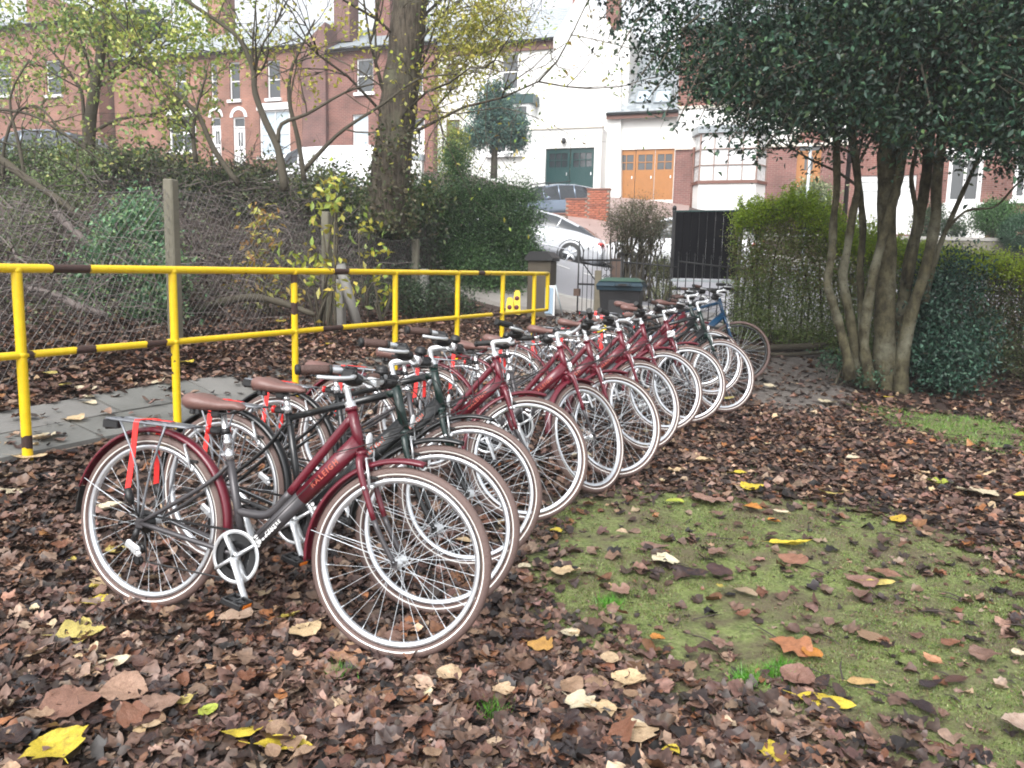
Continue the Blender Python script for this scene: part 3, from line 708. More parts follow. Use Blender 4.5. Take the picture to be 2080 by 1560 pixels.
# garage wing with green doors
gr = f3.rect(1126, 311, 1221, 402)
xg0, xg1 = f3.hit(1082, 300)[0], f3.hit(1237, 300)[0]; zgt = f3.hit(1180, 273)[1]
f3g = -1.4
wall_with_holes('garage_wall', t, xg0, zg, xg1, zgt, [gr], M['white_render'], y=f3g)
lbox(xg0 - .05, f3g - .06, zgt, xg1 + .02, f3g + .3, zgt + .07, M['stone'], 'coping', t)
lbox(xg0, f3g + .3, zgt - .2, xg1, 0, zgt - .05, M['slate'], 'flat_roof', t)
MB().prism([(xg0, zgt + .07), (f3.hit(1160, 270)[0], zgt + .07), (f3.hit(1122, 262)[0], zgt + .5), (xg0, zgt + .5)][::-1], (0, f3g + .15, 0), (1, 0, 0), (0, 0, 1), -.25).build('parapet', M['white_render'], t)
def garage_door(parent, r, n, y, mt, panes, gl='glass'):
    x0, z0, x1, z1 = r; w_ = (x1 - x0) / n
    for k in range(n):
        a, b_ = x0 + k * w_ + .012, x0 + (k + 1) * w_ - .012
        zw0, zw1 = z0 + (z1 - z0) * .60, z0 + (z1 - z0) * .90; wx0, wx1 = a + w_ * .12, b_ - w_ * .1
        bb = MB(); th = .06
        bb.box(((a + b_) / 2, y, (z0 + zw0) / 2), (b_ - a, th, zw0 - z0)); bb.box(((a + b_) / 2, y, (zw1 + z1) / 2), (b_ - a, th, z1 - zw1))
        bb.box(((a + wx0) / 2, y, (zw0 + zw1) / 2), (wx0 - a, th, zw1 - zw0)); bb.box(((b_ + wx1) / 2, y, (zw0 + zw1) / 2), (b_ - wx1, th, zw1 - zw0))
        for q in range(1, 5): bb.box((a + (b_ - a) * q / 5, y - th / 2 - .002, (z0 + zw0) / 2), (.018, .008, (zw0 - z0) * .96))
        d = bb.build('garage_door', M[mt], parent)
        lbox(wx0, y + .005, zw0, wx1, y + .015, zw1, M[gl], 'pane', d)
        g = MB()
        for q in range(1, panes): g.box((wx0 + (wx1 - wx0) * q / panes, y - .01, (zw0 + zw1) / 2), (.035, .03, zw1 - zw0))
        g.box(((wx0 + wx1) / 2, y - .012, (zw0 + zw1) / 2), (wx1 - wx0, .028, .035)); g.build('glazing_bar', M[mt], d)
        lbox(b_ - .14, y - .05, z0 + (z1 - z0) * .42, b_ - .10, y - .031, z0 + (z1 - z0) * .48, M['chrome'], 'handle', d)
garage_door(t, gr, 2, f3g + .12, 'garage_green', 3)
lx, lz = f3.hit(1164, 298)
MB().ell((lx, f3g - .12, lz), (.1, .1, .13), 10).box((lx, f3g - .06, lz + .08), (.1, .12, .05)).build('wall_lamp', M['iron'], t)
# ---- garage extension with slate roof
f4 = Facade(1310, 402, 34.0)
t = house('garage_building', 'white garage with slate roof, two skylights and orange timber doors', f4, 'garage')
x0, x1 = f4.hit(1238, 300)[0], f4.hit(1372, 300)[0]; zb4 = f4.hit(1310, 408)[1] - 1; zt4 = f4.hit(1300, 232)[1]
gr = f4.rect(1251, 303, 1368, 406)
wall_with_holes('wall', t, x0, zb4, x1, zt4, [gr], M['white_render'], th=.4)
garage_door(t, gr, 3, .1, 'garage_orange', 2)
# slate roof with real slates
rise, depth = 3.3, 3.6; sl = math.hypot(rise, depth)
rf = MB().add([(x0 - .1, -.3, zt4), (x1 + .1, -.3, zt4), (x1 + .1, -.3 + depth, zt4 + rise), (x0 - .1, -.3 + depth, zt4 + rise), (x0 - .1, -.3, zt4 - .1), (x1 + .1, -.3, zt4 - .1), (x0 - .1, -.3 + depth, zt4 - .1), (x1 + .1, -.3 + depth, zt4 - .1)],
              [(0, 1, 2, 3), (4, 5, 1, 0), (0, 3, 6, 4), (1, 5, 7, 2), (3, 2, 7, 6)]).build('roof', M['slate'], t)
sx, sy_ = .32, .26; tilt = math.atan2(rise, depth)
sm = [MB().box((0, 0, 0), (sx - .012, sy_ + .05, .014), bev=.003).mesh('slate', M[k]) for k in ('slate', 'slate2')]
ncol = int((x1 - x0 + .2) / sx); nrow = int(sl / sy_)
random.seed(3)
for j in range(nrow):
    for i in range(ncol):
        xx = x0 - .1 + (i + .5) * (x1 - x0 + .2) / ncol + (sx / 2 if j % 2 and i < ncol - 1 else 0)
        s_ = (j + .5) * sy_
        mtx = Matrix.Translation((xx, -.32 + s_ * math.cos(tilt), zt4 + s_ * math.sin(tilt) + .03)) @ Matrix.Rotation(tilt - .05 + random.uniform(-.01, .01), 4, 'X')
        link('slate', sm[random.random() < .5], rf, mtx)
b = MB(); b.box(((x0 + x1) / 2, -.35, zt4 - .12), (x1 - x0 + .2, .04, .2)); b.build('fascia', M['brown_frame'], t)
MB().tube([(x0 - .1, -.42, zt4 - .02), (x1 + .1, -.42, zt4 - .02)], .065, 8).build('gutter', M['iron'], t)
def on_roof(px, py):  # ray to roof plane in local coords
    inv = f4.M().inverted(); o = inv @ CAM; d = inv.to_3x3() @ ray(px, py)
    n = Vector((0, -math.sin(tilt), math.cos(tilt))); p0 = Vector((0, -.3, zt4)); return o + d * ((p0 - o).dot(n) / d.dot(n))
for pq in ([(1285, 213), (1318, 213), (1331, 187), (1300, 187)], [(1323, 213), (1356, 213), (1368, 187), (1338, 187)]):
    c4 = [on_roof(*p) for p in pq]; cc = sum(c4, Vector()) / 4
    wd = abs(c4[1].x - c4[0].x); hh = abs(c4[3].z - c4[0].z) / math.sin(tilt)
    mx = Matrix.Translation(cc + Vector((0, -math.sin(tilt), math.cos(tilt))) * .08) @ Matrix.Rotation(tilt, 4, 'X')
    s_ = MB()
    for sgn in (-1, 1): s_.box((sgn * (wd / 2 - .03), 0, 0), (.07, hh, .1)); s_.box((0, sgn * (hh / 2 - .03), 0), (wd - .14, .07, .1))
    k = s_.build('skylight', M['slate'], t, mx); MB().box((0, 0, .01), (wd - .1, hh - .1, .03)).build('pane', M['glass_pale'], k)
MB().ell((x0 + .2, -.12, zt4 - .5), (.08, .08, .08), 10).build('alarm_camera', M['white_paint'], t)
# ---- pink brick house with stone band and bay
f5 = Facade(1480, 420, 32.8)
t = house('bay_window_house', 'pink brick house with pale band, wide bay window and arched wooden doorway', f5)
x0, x1 = f5.hit(1372, 300)[0], f5.hit(1722, 300)[0]; zb5 = f5.hit(1480, 440)[1] - 1
zband0, zband1 = f5.hit(1400, 300)[1], f5.hit(1400, 221)[1]; zt5 = f5.hit(1400, 60)[1]
dr = f5.rect(1618, 288, 1667, 385)
uw = [f5.rect(1440, 110, 1490, 195), f5.rect(1620, 110, 1665, 200)]
wall_with_holes('wall', t, x0, zb5, x1, zband0, [dr], M['brick_pink'])
lbox(x0, -.04, zband0, x1, .3, zband1, M['white_render'], 'stone_band', t)
lbox(x0, -.1, zband1, x1, .3, zband1 + .1, M['stone'], 'string_course', t); lbox(x0, -.09, zband0 - .08, x1, .0, zband0 - .001, M['stone'], 'string_course', t)
wall_with_holes('upper_wall', t, x0, zband1 + .1, x1, zt5, uw, M['brick_red'])
for r in uw: window(t, r, frame='brown_frame', cols=2)
gable_roof(t, x0, x1, zt5, 2.6, 0, 8, M['slate'])
door(t, dr, 'garage_orange', frame='garage_orange'); arch_trim(t, dr[0] - .1, dr[2] + .1, dr[3] - .05, .55, .22, M['stone'], y=-.09); 
a = archpts(dr[0] - .1, dr[2] + .1, dr[3] - .05, .55); MB().prism(a[::-1], (0, -.045, 0), (1, 0, 0), (0, 0, 1), -.01).build('tympanum', M['brick_red'], t)
bw = f5.rect(1421, 276, 1545, 372); zb_ = bw[1]
P = [(bw[0] - .25, 0), (bw[0] + .1, -.75), (bw[2] - .1, -.75), (bw[2] + .25, 0)]
def bay_prism(name, z0, z1, mt, grow=0.0):
    pts = [(P[0][0] - grow, 0.0), (P[1][0] - grow, P[1][1] - grow), (P[2][0] + grow, P[2][1] - grow), (P[3][0] + grow, 0.0)]
    return MB().prism([(x, y) for x, y in pts], (0, 0, z0), (1, 0, 0), (0, 1, 0), z1 - z0).build(name, mt, t)
bay_prism('bay_base', zb5, zb_ - .1, M['white_render']); bay_prism('bay_sill', zb_ - .098, zb_ + .02, M['brown_frame'], .06)
bay_prism('bay_roof', bw[3] + .0, bw[3] + .28, M['slate'], .12)
def seg_window(p, q, cols, rows, nm='bay_window'):
    a = Vector((p[0], p[1], 0)); b_ = Vector((q[0], q[1], 0)); L = (b_ - a).length; ang = math.atan2(b_.y - a.y, b_.x - a.x)
    mx = Matrix.Translation((a.x, a.y, zb_ + .02)) @ Matrix.Rotation(ang, 4, 'Z'); hh = bw[3] - zb_ - .02; g = MB()
    for k in range(cols + 1): g.box((L * k / cols, 0, hh / 2), (.05 if k in (0, cols) else .032, .05, hh))
    for k in range(rows + 1): g.box((L / 2, .003, hh * k / rows), (L, .045, .03))
    o_ = g.build(nm, M['thin_frame'], t, mx)
    MB().box((L / 2, .04, hh / 2), (L, .01, hh)).build('pane', M['curtain'], o_)
seg_window(P[0], P[1], 1, 3); seg_window(P[1], P[2], 4, 3); seg_window(P[2], P[3], 1, 3)
MB().tube([(f5.hit(1408, 350)[0], -.08, zb5), (f5.hit(1408, 350)[0], -.08, zband0)], .05, 8).build('drainpipe', M['brown_frame'], t)
# ---- right-hand brick house with white doors
f6 = Facade(1790, 476, 30.8)
t = house('white_door_house', 'red brick house with white garage doors seen between the holly stems', f6)
x0, x1 = f6.hit(1724, 400)[0], f6.hit(2300, 400)[0]; zb6 = f6.hit(1790, 490)[1] - 1; zt6 = f6.hit(1790, 60)[1]
gr = f6.rect(1733, 356, 1858, 476); wr = [f6.rect(1925, 318, 1996, 412), f6.rect(2060, 315, 2110, 405), f6.rect(1925, 110, 1990, 200)]
wall_with_holes('wall', t, x0, zb6, x1, zt6, [gr] + wr, M['brick_red'])
garage_door(t, gr, 2, .1, 'white_paint', 2, 'curtain')
for r in wr:
    window(t, r, cols=2, rows=1, fw=.14); lbox(r[0] - .18, -.05, r[3], r[2] + .18, 0, r[3] + .3, M['white_paint'], 'lintel', t)
    
lbox(wr[0][0] - .2, -.3, zb6, wr[0][2] + .2, 0, wr[0][1] - .15, M['white_render'], 'bay_base', t)
gable_roof(t, x0, x1, zt6, 2.6, 0, 8, M['slate'])

# ---- stepped brick garden wall: bricks are parts
fw_ = Facade(1190, 430, 27.6, -19)
t = thing('brick_garden_wall', 'stepped orange brick wall climbing beside the driveway', 'wall', (fw_.o.x, fw_.o.y, 0), fw_.ang)
steps = [fw_.rect(1100, 436, 1148, 475), fw_.rect(1148, 406, 1191, 475), fw_.rect(1191, 386, 1236, 475)]
random.seed(8)
core = MB()
bm_ = [MB().box((0, 0, 0), (.213, .1, .064), bev=.004).mesh('brick', M[k]) for k in ('brick_piece', 'brick_piece2')]
for i, (a0, z0, a1, z1) in enumerate(steps):
    z0 = min(s[1] for s in steps) - .3
    core.box(((a0 + a1) / 2, .12, (z0 + z1) / 2), (a1 - a0 - .002 * i, .19, z1 - z0 - .002))
co = core.build('mortar', M['mortar'], t)
for i, (a0, z0, a1, z1) in enumerate(steps):
    z = z1 - .05; row = 0; zlow = steps[1][1] - .1
    while z > zlow:
        x = a0 + (.11 if row % 2 else .02)
        while x + .2 < a1 + .03:
            link('brick', bm_[random.random() < .3], co, Matrix.Translation((x + .106, .035 + random.uniform(-.004, .004), z)))
            x += .225
        z -= .076; row += 1
    MB().box(((a0 + a1) / 2, .12, z1 + .03), (a1 - a0 + .04, .28, .06), bev=.01).build('coping', M['brown_frame'], t)
# ================================================================== FOLIAGE TOOLS
def unit(a): return a / np.maximum(np.linalg.norm(a, axis=1, keepdims=True), 1e-9)
def leaf_arrays(C, L, W, cols, rng, fold=.25, flat=0.0):
    n = len(C); L = np.broadcast_to(L, n)[:, None]; W = np.broadcast_to(W, n)[:, None]
    d = rng.normal(size=(n, 3)); d[:, 2] *= (1 - flat) ; d[:, 2] -= .25; d = unit(d)
    u = rng.normal(size=(n, 3)); u[:, 2] += 1.2 + 3 * flat; s = unit(np.cross(d, u)); nn = np.cross(s, d)
    V = np.empty((n, 4, 3)); V[:, 0] = C - d * L * .5; V[:, 2] = C + d * L * .5
    V[:, 1] = C + s * W * .5 + nn * W * fold; V[:, 3] = C - s * W * .5 + nn * W * fold
    i = np.arange(n)[:, None] * 4
    F = np.concatenate([i + [[0, 1, 2]], i + [[0, 2, 3]]], 1).reshape(-1, 3)
    return V.reshape(-1, 3), F, np.repeat(cols, 4, 0)
def pick_cols(rng, n, pal, jit=.25, wts=None):
    pal = np.array(pal); k = rng.choice(len(pal), n, p=wts)
    return pal[k] * (1 + rng.uniform(-jit, jit, (n, 1))) * (1 + rng.uniform(-.08, .08, (n, 3)))
def foliage(name, C, L, W, cols, rng, parent=None, mt='leaf_live', fold=.25, flat=0.0):
    V, F, T = leaf_arrays(C, L, W, cols, rng, fold, flat)
    o = link(name, np_mesh(name, V, F, M[mt], T), parent); o['kind'] = 'stuff'; return o
def clumps(rng, centers, per, sig, size_j=.5):
    """scatter per points round each clump centre"""
    n = len(centers); s = sig * (1 + rng.uniform(-size_j, size_j, n)); P = np.repeat(centers, per, 0) + rng.normal(size=(n * per, 3)) * np.repeat(s, per)[:, None]
    return P
def in_ell(rng, n, c, r, shell=.5):
    d = unit(rng.normal(size=(n, 3))); k = rng.uniform(shell ** 3, 1, n) ** (1 / 3); return np.array(c) + d * k[:, None] * np.array(r)

class Wood:
    """limbs and twigs grown by recursion; keeps tips for leaves"""
    def __init__(s, seed): s.b = MB(); s.rng = random.Random(seed); s.tips = []
    def limb(s, pts, r0, r1, n=7, sub=3):
        P = catmull(pts, sub); N = len(P); rr = [r0 + (r1 - r0) * i / (N - 1) for i in range(N)]
        rr = [r * (1 + s.rng.uniform(-.07, .07)) for r in rr]
        s.b.tube(P, rr, n); return P, rr
    def grow(s, p, d, L, r, depth, spread=.6, up=.15, n=5, kids=3, wob=.25):
        p = Vector(p); d = Vector(d).normalized(); pts = [p]; k = 4
        for i in range(k):
            d = (d + Vector([s.rng.uniform(-wob, wob) for _ in range(3)]) + Vector((0, 0, up * .3))).normalized(); pts.append(pts[-1] + d * (L / k))
        s.b.tube(pts, [r * (1 - .6 * i / k) for i in range(k + 1)], max(3, n), cap=False)
        for q in pts[2:]: s.tips.append(q)
        if depth > 0:
            for j in range(kids):
                q = pts[s.rng.randint(1, k)]; a = Vector([s.rng.uniform(-1, 1) for _ in range(3)])
                s.grow(q, d + a * spread, L * s.rng.uniform(.5, .8), r * .55, depth - 1, spread, up, n - 1, kids, wob)
    def off(s, P, rr, count, L, depth=2, spread=.9, up=.1, lo=.3, kids=3, rs=.5):
        for j in range(count):
            i = int(len(P) * s.rng.uniform(lo, .98)); i = min(i, len(P) - 2)
            t = (P[i + 1] - P[i]).normalized(); a = Vector([s.rng.uniform(-1, 1) for _ in range(3)])
            s.grow(P[i], t + a * spread, L * s.rng.uniform(.6, 1.2), min(rr[i] * rs, .03), depth, .7, up, 4, kids)
def A(pts, Y):
    return [at(p[0], p[1], (Y + (p[2] if len(p) > 2 else 0))) for p in pts]

YG = [(.30, .36, .04), (.36, .36, .05), (.2, .3, .05), (.42, .38, .08), (.12, .2, .05)]
# ------------------------------------------------------------------ large bare trunk
wd = Wood(1)
P, rr = wd.limb([at(784, 470, 13.2), at(788, 405, 13.2), at(800, 290, 13.2), at(816, 160, 13.2), at(832, 20, 13.2), at(842, -160, 13.2), at(846, -420, 13.2)], .34, .245, 18, 4)
t = thing('mature_tree', 'massive brown tree trunk with ivy round its foot in front of the terraces', 'tree', tuple(P[0]))
def reparent(o, t):
    o.parent = t; o.matrix_parent_inverse = Matrix.Translation(-Vector(t.location)); return o
for i in range(24): wd.off(P, rr, 1, 2.6, 3, .9, -.1, .30, 3, .25)
reparent(wd.b.build('trunk', M['bark_brown']), t)
g = np.random.default_rng(2)
tips = np.array([tuple(p) for p in wd.tips]); tips = tips[g.random(len(tips)) < .35]
C = clumps(g, tips, 3, .12)
reparent(foliage('crown', C, g.uniform(.05, .1, len(C)), .035, pick_cols(g, len(C), YG + [(.3, .22, .06)]), g), t)
# yellow-green hanging sprays right of the trunk
sp = []
for px, py, s_ in [(920, 60, .8), (940, 100, 1), (970, 40, 1), (900, 150, .5), (990, 70, .9), (1020, 30, .8), (940, 150, .6), (905, 210, .5), (1050, 60, .4), (1000, 110, .5)]:
    c = at(px, py, 13.0); sp.append(clumps(g, in_ell(g, 30, c, (.38, .5, .3)), int(16 * s_), .09))
C = np.concatenate(sp)
reparent(foliage('foliage', C, g.uniform(.06, .12, len(C)), .035, pick_cols(g, len(C), [(.42, .4, .08), (.36, .36, .05), (.45, .42, .14)]), g), t)
ivy = []
for k in range(800):
    u = g.random() ** 1.9; p = P[0].lerp(P[9], u); a = g.uniform(0, 6.28); r = .30 + g.uniform(0, .14) * (1.2 - u); ivy.append((p.x + math.cos(a) * r, p.y + math.sin(a) * r, p.z + g.uniform(-.1, .1)))
C = clumps(g, np.array(ivy), 3, .06)
reparent(foliage('ivy', C, g.uniform(.05, .09, len(C)), .05, pick_cols(g, len(C), [(.07, .11, .04), (.12, .14, .06), (.16, .14, .08)]), g), t)

# ------------------------------------------------------------------ young trees with sparse yellowing leaves
def sapling(label, Y, stems, seed, leafn, pal, twigs=5, TL=.9, lsz=(.05, .10), extra=None, barkm='bark_dark', dens=1.0):
    wd = Wood(seed); base = at(stems[0][0][0][0], stems[0][0][0][1], Y); g = np.random.default_rng(seed)
    t = thing('young_tree', label, 'tree', tuple(base), group='young trees behind the wire fence')
    for pts, r0, r1 in stems:
        P, rr = wd.limb(A(pts, Y), r0, r1, 8, 3); wd.off(P, rr, twigs, TL, 2, .9, .1, .25, 3, .5)
    reparent(wd.b.build('trunk', M[barkm]), t)
    tips = np.array([tuple(p) for p in wd.tips]); tips = tips[g.random(len(tips)) < dens]
    C = clumps(g, tips, leafn, .1)
    if extra:
        for px, py, rx, ry, n in extra:
            c = at(px, py, Y); k = Y / FPX; C = np.concatenate([C, clumps(g, in_ell(g, n, c, (rx * k, .9, ry * k), .1), 6, .1)])
    reparent(foliage('crown', C, g.uniform(*lsz, len(C)), lsz[1] * .6, pick_cols(g, len(C), pal), g), t); return t
sapling('young tree with thick green-yellow foliage before the plain brick house', 13.0,
        [([(178, 345), (182, 260), (192, 180), (205, 110), (212, 20), (215, -60)], .11, .05), ([(172, 303), (168, 202), (155, 168), (114, 114), (70, 60)], .035, .012), ([(178, 188), (202, 158), (276, 114), (330, 60)], .04, .012), ([(188, 269), (242, 242), (320, 229), (370, 200)], .03, .01)],
        21, 3, [(.22, .32, .09), (.34, .42, .1), (.5, .52, .16), (.18, .28, .1)], 6, 1.1, (.05, .1),
        [(60, 110, 110, 60, 60), (200, 60, 150, 60, 90), (120, 30, 120, 40, 60), (330, 80, 110, 60, 50), (30, 180, 90, 60, 40), (300, 150, 90, 60, 30), (400, 40, 70, 50, 30)])
sapling('slender leaning sapling with dark stem crossing the terrace doors', 12.0,
        [([(485, 375), (434, 303), (404, 236), (370, 202), (330, 162), (276, 88), (222, 20), (180, -40)], .045, .015), ([(398, 330), (392, 260), (405, 200), (420, 150)], .04, .012)],
        22, 3, [(.36, .44, .09), (.48, .5, .12), (.26, .36, .1)], 8, .9, (.05, .095), [(400, 120, 70, 50, 26), (430, 60, 50, 50, 20), (380, 190, 70, 40, 14)], dens=.8)
sapling('forked sapling with curved stem in front of the white bay window', 11.6,
        [([(579, 388), (565, 303), (539, 246), (518, 188), (515, 145), (498, 101), (471, 64), (377, 0), (330, -40)], .06, .018), ([(565, 290), (572, 252), (623, 232), (700, 188), (760, 170)], .035, .01)],
        23, 1, [(.5, .48, .06), (.4, .42, .08), (.55, .5, .15)], 7, .9, (.05, .09), None, dens=.45)
sapling('thin dark sapling whose long branch reaches over the big trunk', 11.9,
        [([(618, 368), (606, 286), (587, 202), (592, 141), (606, 108), (640, 40)], .04, .012), ([(619, 345), (656, 303), (700, 262), (780, 210), (849, 161), (930, 150)], .035, .01)],
        24, 1, [(.5, .5, .06), (.5, .45, .1)], 7, 1.0, (.05, .09), [(640, 210, 40, 60, 5), (710, 60, 60, 50, 14), (640, 140, 60, 60, 8)], dens=.35)
sapling('bare arching bush at the edge of the brush heap', 9.5,
        [([(10, 420), (5, 320), (30, 235), (75, 215), (120, 260), (150, 290)], .02, .008), ([(60, 420), (40, 300), (20, 200), (60, 120)], .025, .008), ([(0, 222), (60, 232), (111, 259), (151, 286), (210, 330)], .018, .006)],
        25, 1, [(.2, .28, .08), (.3, .32, .1)], 8, .7, (.04, .07), None, dens=.5)
# ------------------------------------------------------------------ blue-green conifer in front of the white house
g = np.random.default_rng(31); Yc = 31.0; base = at(1003, 352, Yc)
t = thing('conifer_tree', 'small blue-green conifer in front of the white house bay', 'tree', tuple(base))
wd = Wood(31); P, rr = wd.limb(A([(1003, 362), (1005, 300), (1008, 230), (1012, 170)], Yc), .15, .04, 8, 3)
cs = []
for px, py, rx, ry, n in [(1005, 270, 62, 34, 130), (1000, 225, 48, 28, 80), (1040, 250, 35, 30, 50), (965, 285, 30, 16, 36), (1005, 190, 32, 18, 30), (1050, 285, 22, 18, 30)]:
    k = Yc / FPX; cs.append(in_ell(g, n, at(px, py, Yc), (rx * k, 1.1, ry * k), .3))
cs = np.concatenate(cs)
for q in cs[::9]: wd.b.tube([P[len(P) // 2], Vector(q)], [.03, .01], 4)
reparent(wd.b.build('trunk', M['bark_dark']), t)
C = clumps(g, cs, 34, .13); reparent(foliage('crown', C, .14, .05, pick_cols(g, len(C), [(.07, .16, .14), (.11, .22, .19), (.05, .11, .09), (.14, .24, .17)]), g), t)

def shrub(name, label, cat, blobs, seed, per, sig, lsz, pal, Yd=.9, stems=10, mt='leaf_live', stem_base=None, shell=.45, wts=None, group=None, cols_fn=None):
    """blobs: (px,py,Y,rx,ry,n) in photo pixels, real radii from the depth"""
    g = np.random.default_rng(seed); cs = []
    for px, py, Y, rx, ry, n in blobs:
        k = Y / FPX; cs.append(in_ell(g, n, at(px, py, Y), (rx * k, Yd * rx * k, ry * k), shell))
    cs = np.concatenate(cs)
    bx = cs.mean(0) if stem_base is None else np.array(stem_base); bz = H(bx[0], bx[1])
    t = thing(name, label, cat, (bx[0], bx[1], bz), group=group)
    wd = Wood(seed)
    for q in cs[g.choice(len(cs), min(stems, len(cs)), replace=False)]:
        b0 = Vector((bx[0] + g.uniform(-.12, .12) * (1 + stems / 20), bx[1] + g.uniform(-.12, .12), bz - .03)); mid = b0.lerp(Vector(q), .5) + Vector((g.uniform(-.1, .1), g.uniform(-.1, .1), .15))
        wd.b.tube(catmull([b0, mid, Vector(q)], 3), [.022, .02, .018, .015, .012, .009, .006], 5)
    reparent(wd.b.build('stem', M['bark_dark']), t)
    C = clumps(g, cs, per, sig); zg_ = hz(C[:, 0], C[:, 1]); C = C[C[:, 2] > zg_ + .01]
    cols = pick_cols(g, len(C), pal, .25, wts) if cols_fn is None else cols_fn(C, g)
    reparent(foliage('foliage', C, g.uniform(lsz * .7, lsz * 1.3, len(C)), lsz * .5, cols, g, mt=mt), t); return t
shrub('evergreen_shrub', 'big rounded dark green shrub beside the gate pillar', 'shrub',
      [(880, 480, 15, 90, 90, 330), (960, 450, 15.2, 80, 80, 330), (1030, 440, 15.5, 68, 70, 260), (1040, 520, 15.3, 52, 75, 220), (940, 560, 14.8, 90, 60, 260), (850, 420, 15, 60, 60, 130), (1000, 590, 14.9, 60, 45, 150), (925, 340, 15.8, 28, 55, 60)],
      41, 60, .12, .048, [(.05, .12, .04), (.09, .19, .06), (.15, .26, .1), (.035, .08, .03)], .7, 14)
shrub('climbing_shrub', 'tall narrow yellow-green shrub in the white house doorway', 'shrub', [(925, 290, 30, 22, 45, 60), (922, 330, 30, 30, 30, 60)], 42, 30, .16, .1, [(.3, .34, .06), (.2, .26, .06)], .9, 4)
shrub('pruned_shrub', 'brownish clipped shrub with bare legs behind the iron gate', 'shrub',
      [(1298, 445, 15.2, 66, 36, 260), (1270, 470, 15.2, 42, 30, 90), (1330, 470, 15.2, 42, 34, 90), (1300, 500, 15.2, 40, 34, 45)], 43, 30, .08, .035, [(.1, .1, .06), (.16, .13, .09), (.2, .17, .12), (.08, .11, .04)], .8, 60, stem_base=tuple(onground(1290, 612)))
shrub('small_shrub', 'little round olive shrub at the foot of the black panel', 'shrub', [(1350, 548, 14.2, 26, 26, 110)], 44, 26, .05, .035, [(.08, .1, .04), (.14, .14, .06)], .9, 5)
shrub('small_shrub', 'low thin shrub right of the wheelie bin', 'shrub', [(1350, 600, 13.3, 28, 30, 60)], 45, 18, .06, .035, [(.14, .17, .07), (.2, .22, .1)], .9, 6)
shrub('variegated_shrub', 'pale variegated bush beside the arched wooden doorway', 'shrub', [(1650, 405, 27, 42, 36, 170)], 46, 30, .14, .09, [(.2, .26, .12), (.4, .42, .25), (.14, .2, .08)], .8, 8)
shrub('box_shrub', 'squarish clipped green bush by the white window bay', 'shrub', [(2025, 445, 26, 36, 34, 200), (2005, 440, 26, 24, 26, 90), (2048, 440, 26, 24, 30, 90)], 47, 32, .12, .07, [(.05, .13, .03), (.08, .19, .05)], .8, 6)
shrub('topiary_ball', 'smooth dark green clipped ball bush at the right edge', 'shrub', [(2075, 472, 24, 36, 34, 500)], 48, 30, .05, .06, [(.03, .09, .04), (.05, .13, .06)], .95, 4, shell=.9)
shrub('low_shrub', 'dark low shrubs below the white doors', 'shrub', [(1890, 450, 26, 30, 28, 90), (1940, 470, 26, 30, 24, 70)], 49, 30, .14, .08, [(.03, .07, .03), (.06, .1, .04)], .9, 5)
# greenery inside the wire fence
shrub('leafy_shrub', 'blue-green leafy shrub behind the nearest concrete post', 'shrub', [(265, 480, 8.6, 62, 50, 110), (290, 440, 8.8, 36, 36, 40), (230, 540, 8.4, 90, 42, 120), (330, 560, 8.3, 50, 50, 70), (200, 600, 8.2, 50, 40, 40), (300, 620, 8.1, 60, 40, 60)],
      51, 26, .09, .055, [(.11, .24, .13), (.18, .34, .18), (.24, .38, .16), (.08, .15, .08)], .7, 14)
shrub('leafy_shrub', 'pale yellow-green weedy bush at the edge of the brush heap', 'shrub', [(70, 400, 9.5, 90, 46, 70), (130, 380, 10, 70, 40, 50), (40, 470, 9, 60, 40, 30), (150, 330, 11, 70, 30, 40)], 52, 20, .1, .05, [(.16, .24, .09), (.24, .3, .12), (.09, .14, .05)], .7, 14)
shrub('maple_sapling', 'maple sapling with large yellow-green leaves beside the middle concrete post', 'shrub', [(668, 440, 9.9, 30, 55, 22), (672, 380, 9.9, 20, 30, 12), (650, 520, 9.8, 30, 50, 10), (600, 560, 9.6, 90, 50, 16), (690, 600, 9.6, 60, 40, 10)],
      53, 3, .1, .12, [(.4, .42, .06), (.3, .38, .07), (.5, .42, .08)], .6, 8)
shrub('maple_sapling', 'orange and yellow leaved maple sapling in the bramble', 'shrub', [(535, 470, 10.2, 36, 60, 30), (520, 560, 10, 60, 40, 20), (560, 590, 9.9, 70, 40, 16)], 54, 4, .1, .1, [(.45, .34, .07), (.4, .4, .08), (.34, .2, .07)], .6, 8)
shrub('maple_sapling', 'sprig of big yellow leaves in front of the dark shrub', 'shrub', [(745, 470, 11.5, 26, 30, 7), (760, 530, 11.5, 34, 40, 10), (780, 590, 11.4, 22, 30, 8)], 55, 3, .08, .12, [(.45, .42, .06), (.25, .36, .07)], .6, 5)
shrub('ivy_mound', 'ivy covered mound at the end of the wire fence', 'shrub', [(800, 600, 12.6, 80, 50, 120), (900, 610, 13.2, 70, 44, 110)], 56, 24, .1, .05, [(.04, .08, .035), (.07, .11, .05), (.03, .05, .03)], .8, 6)

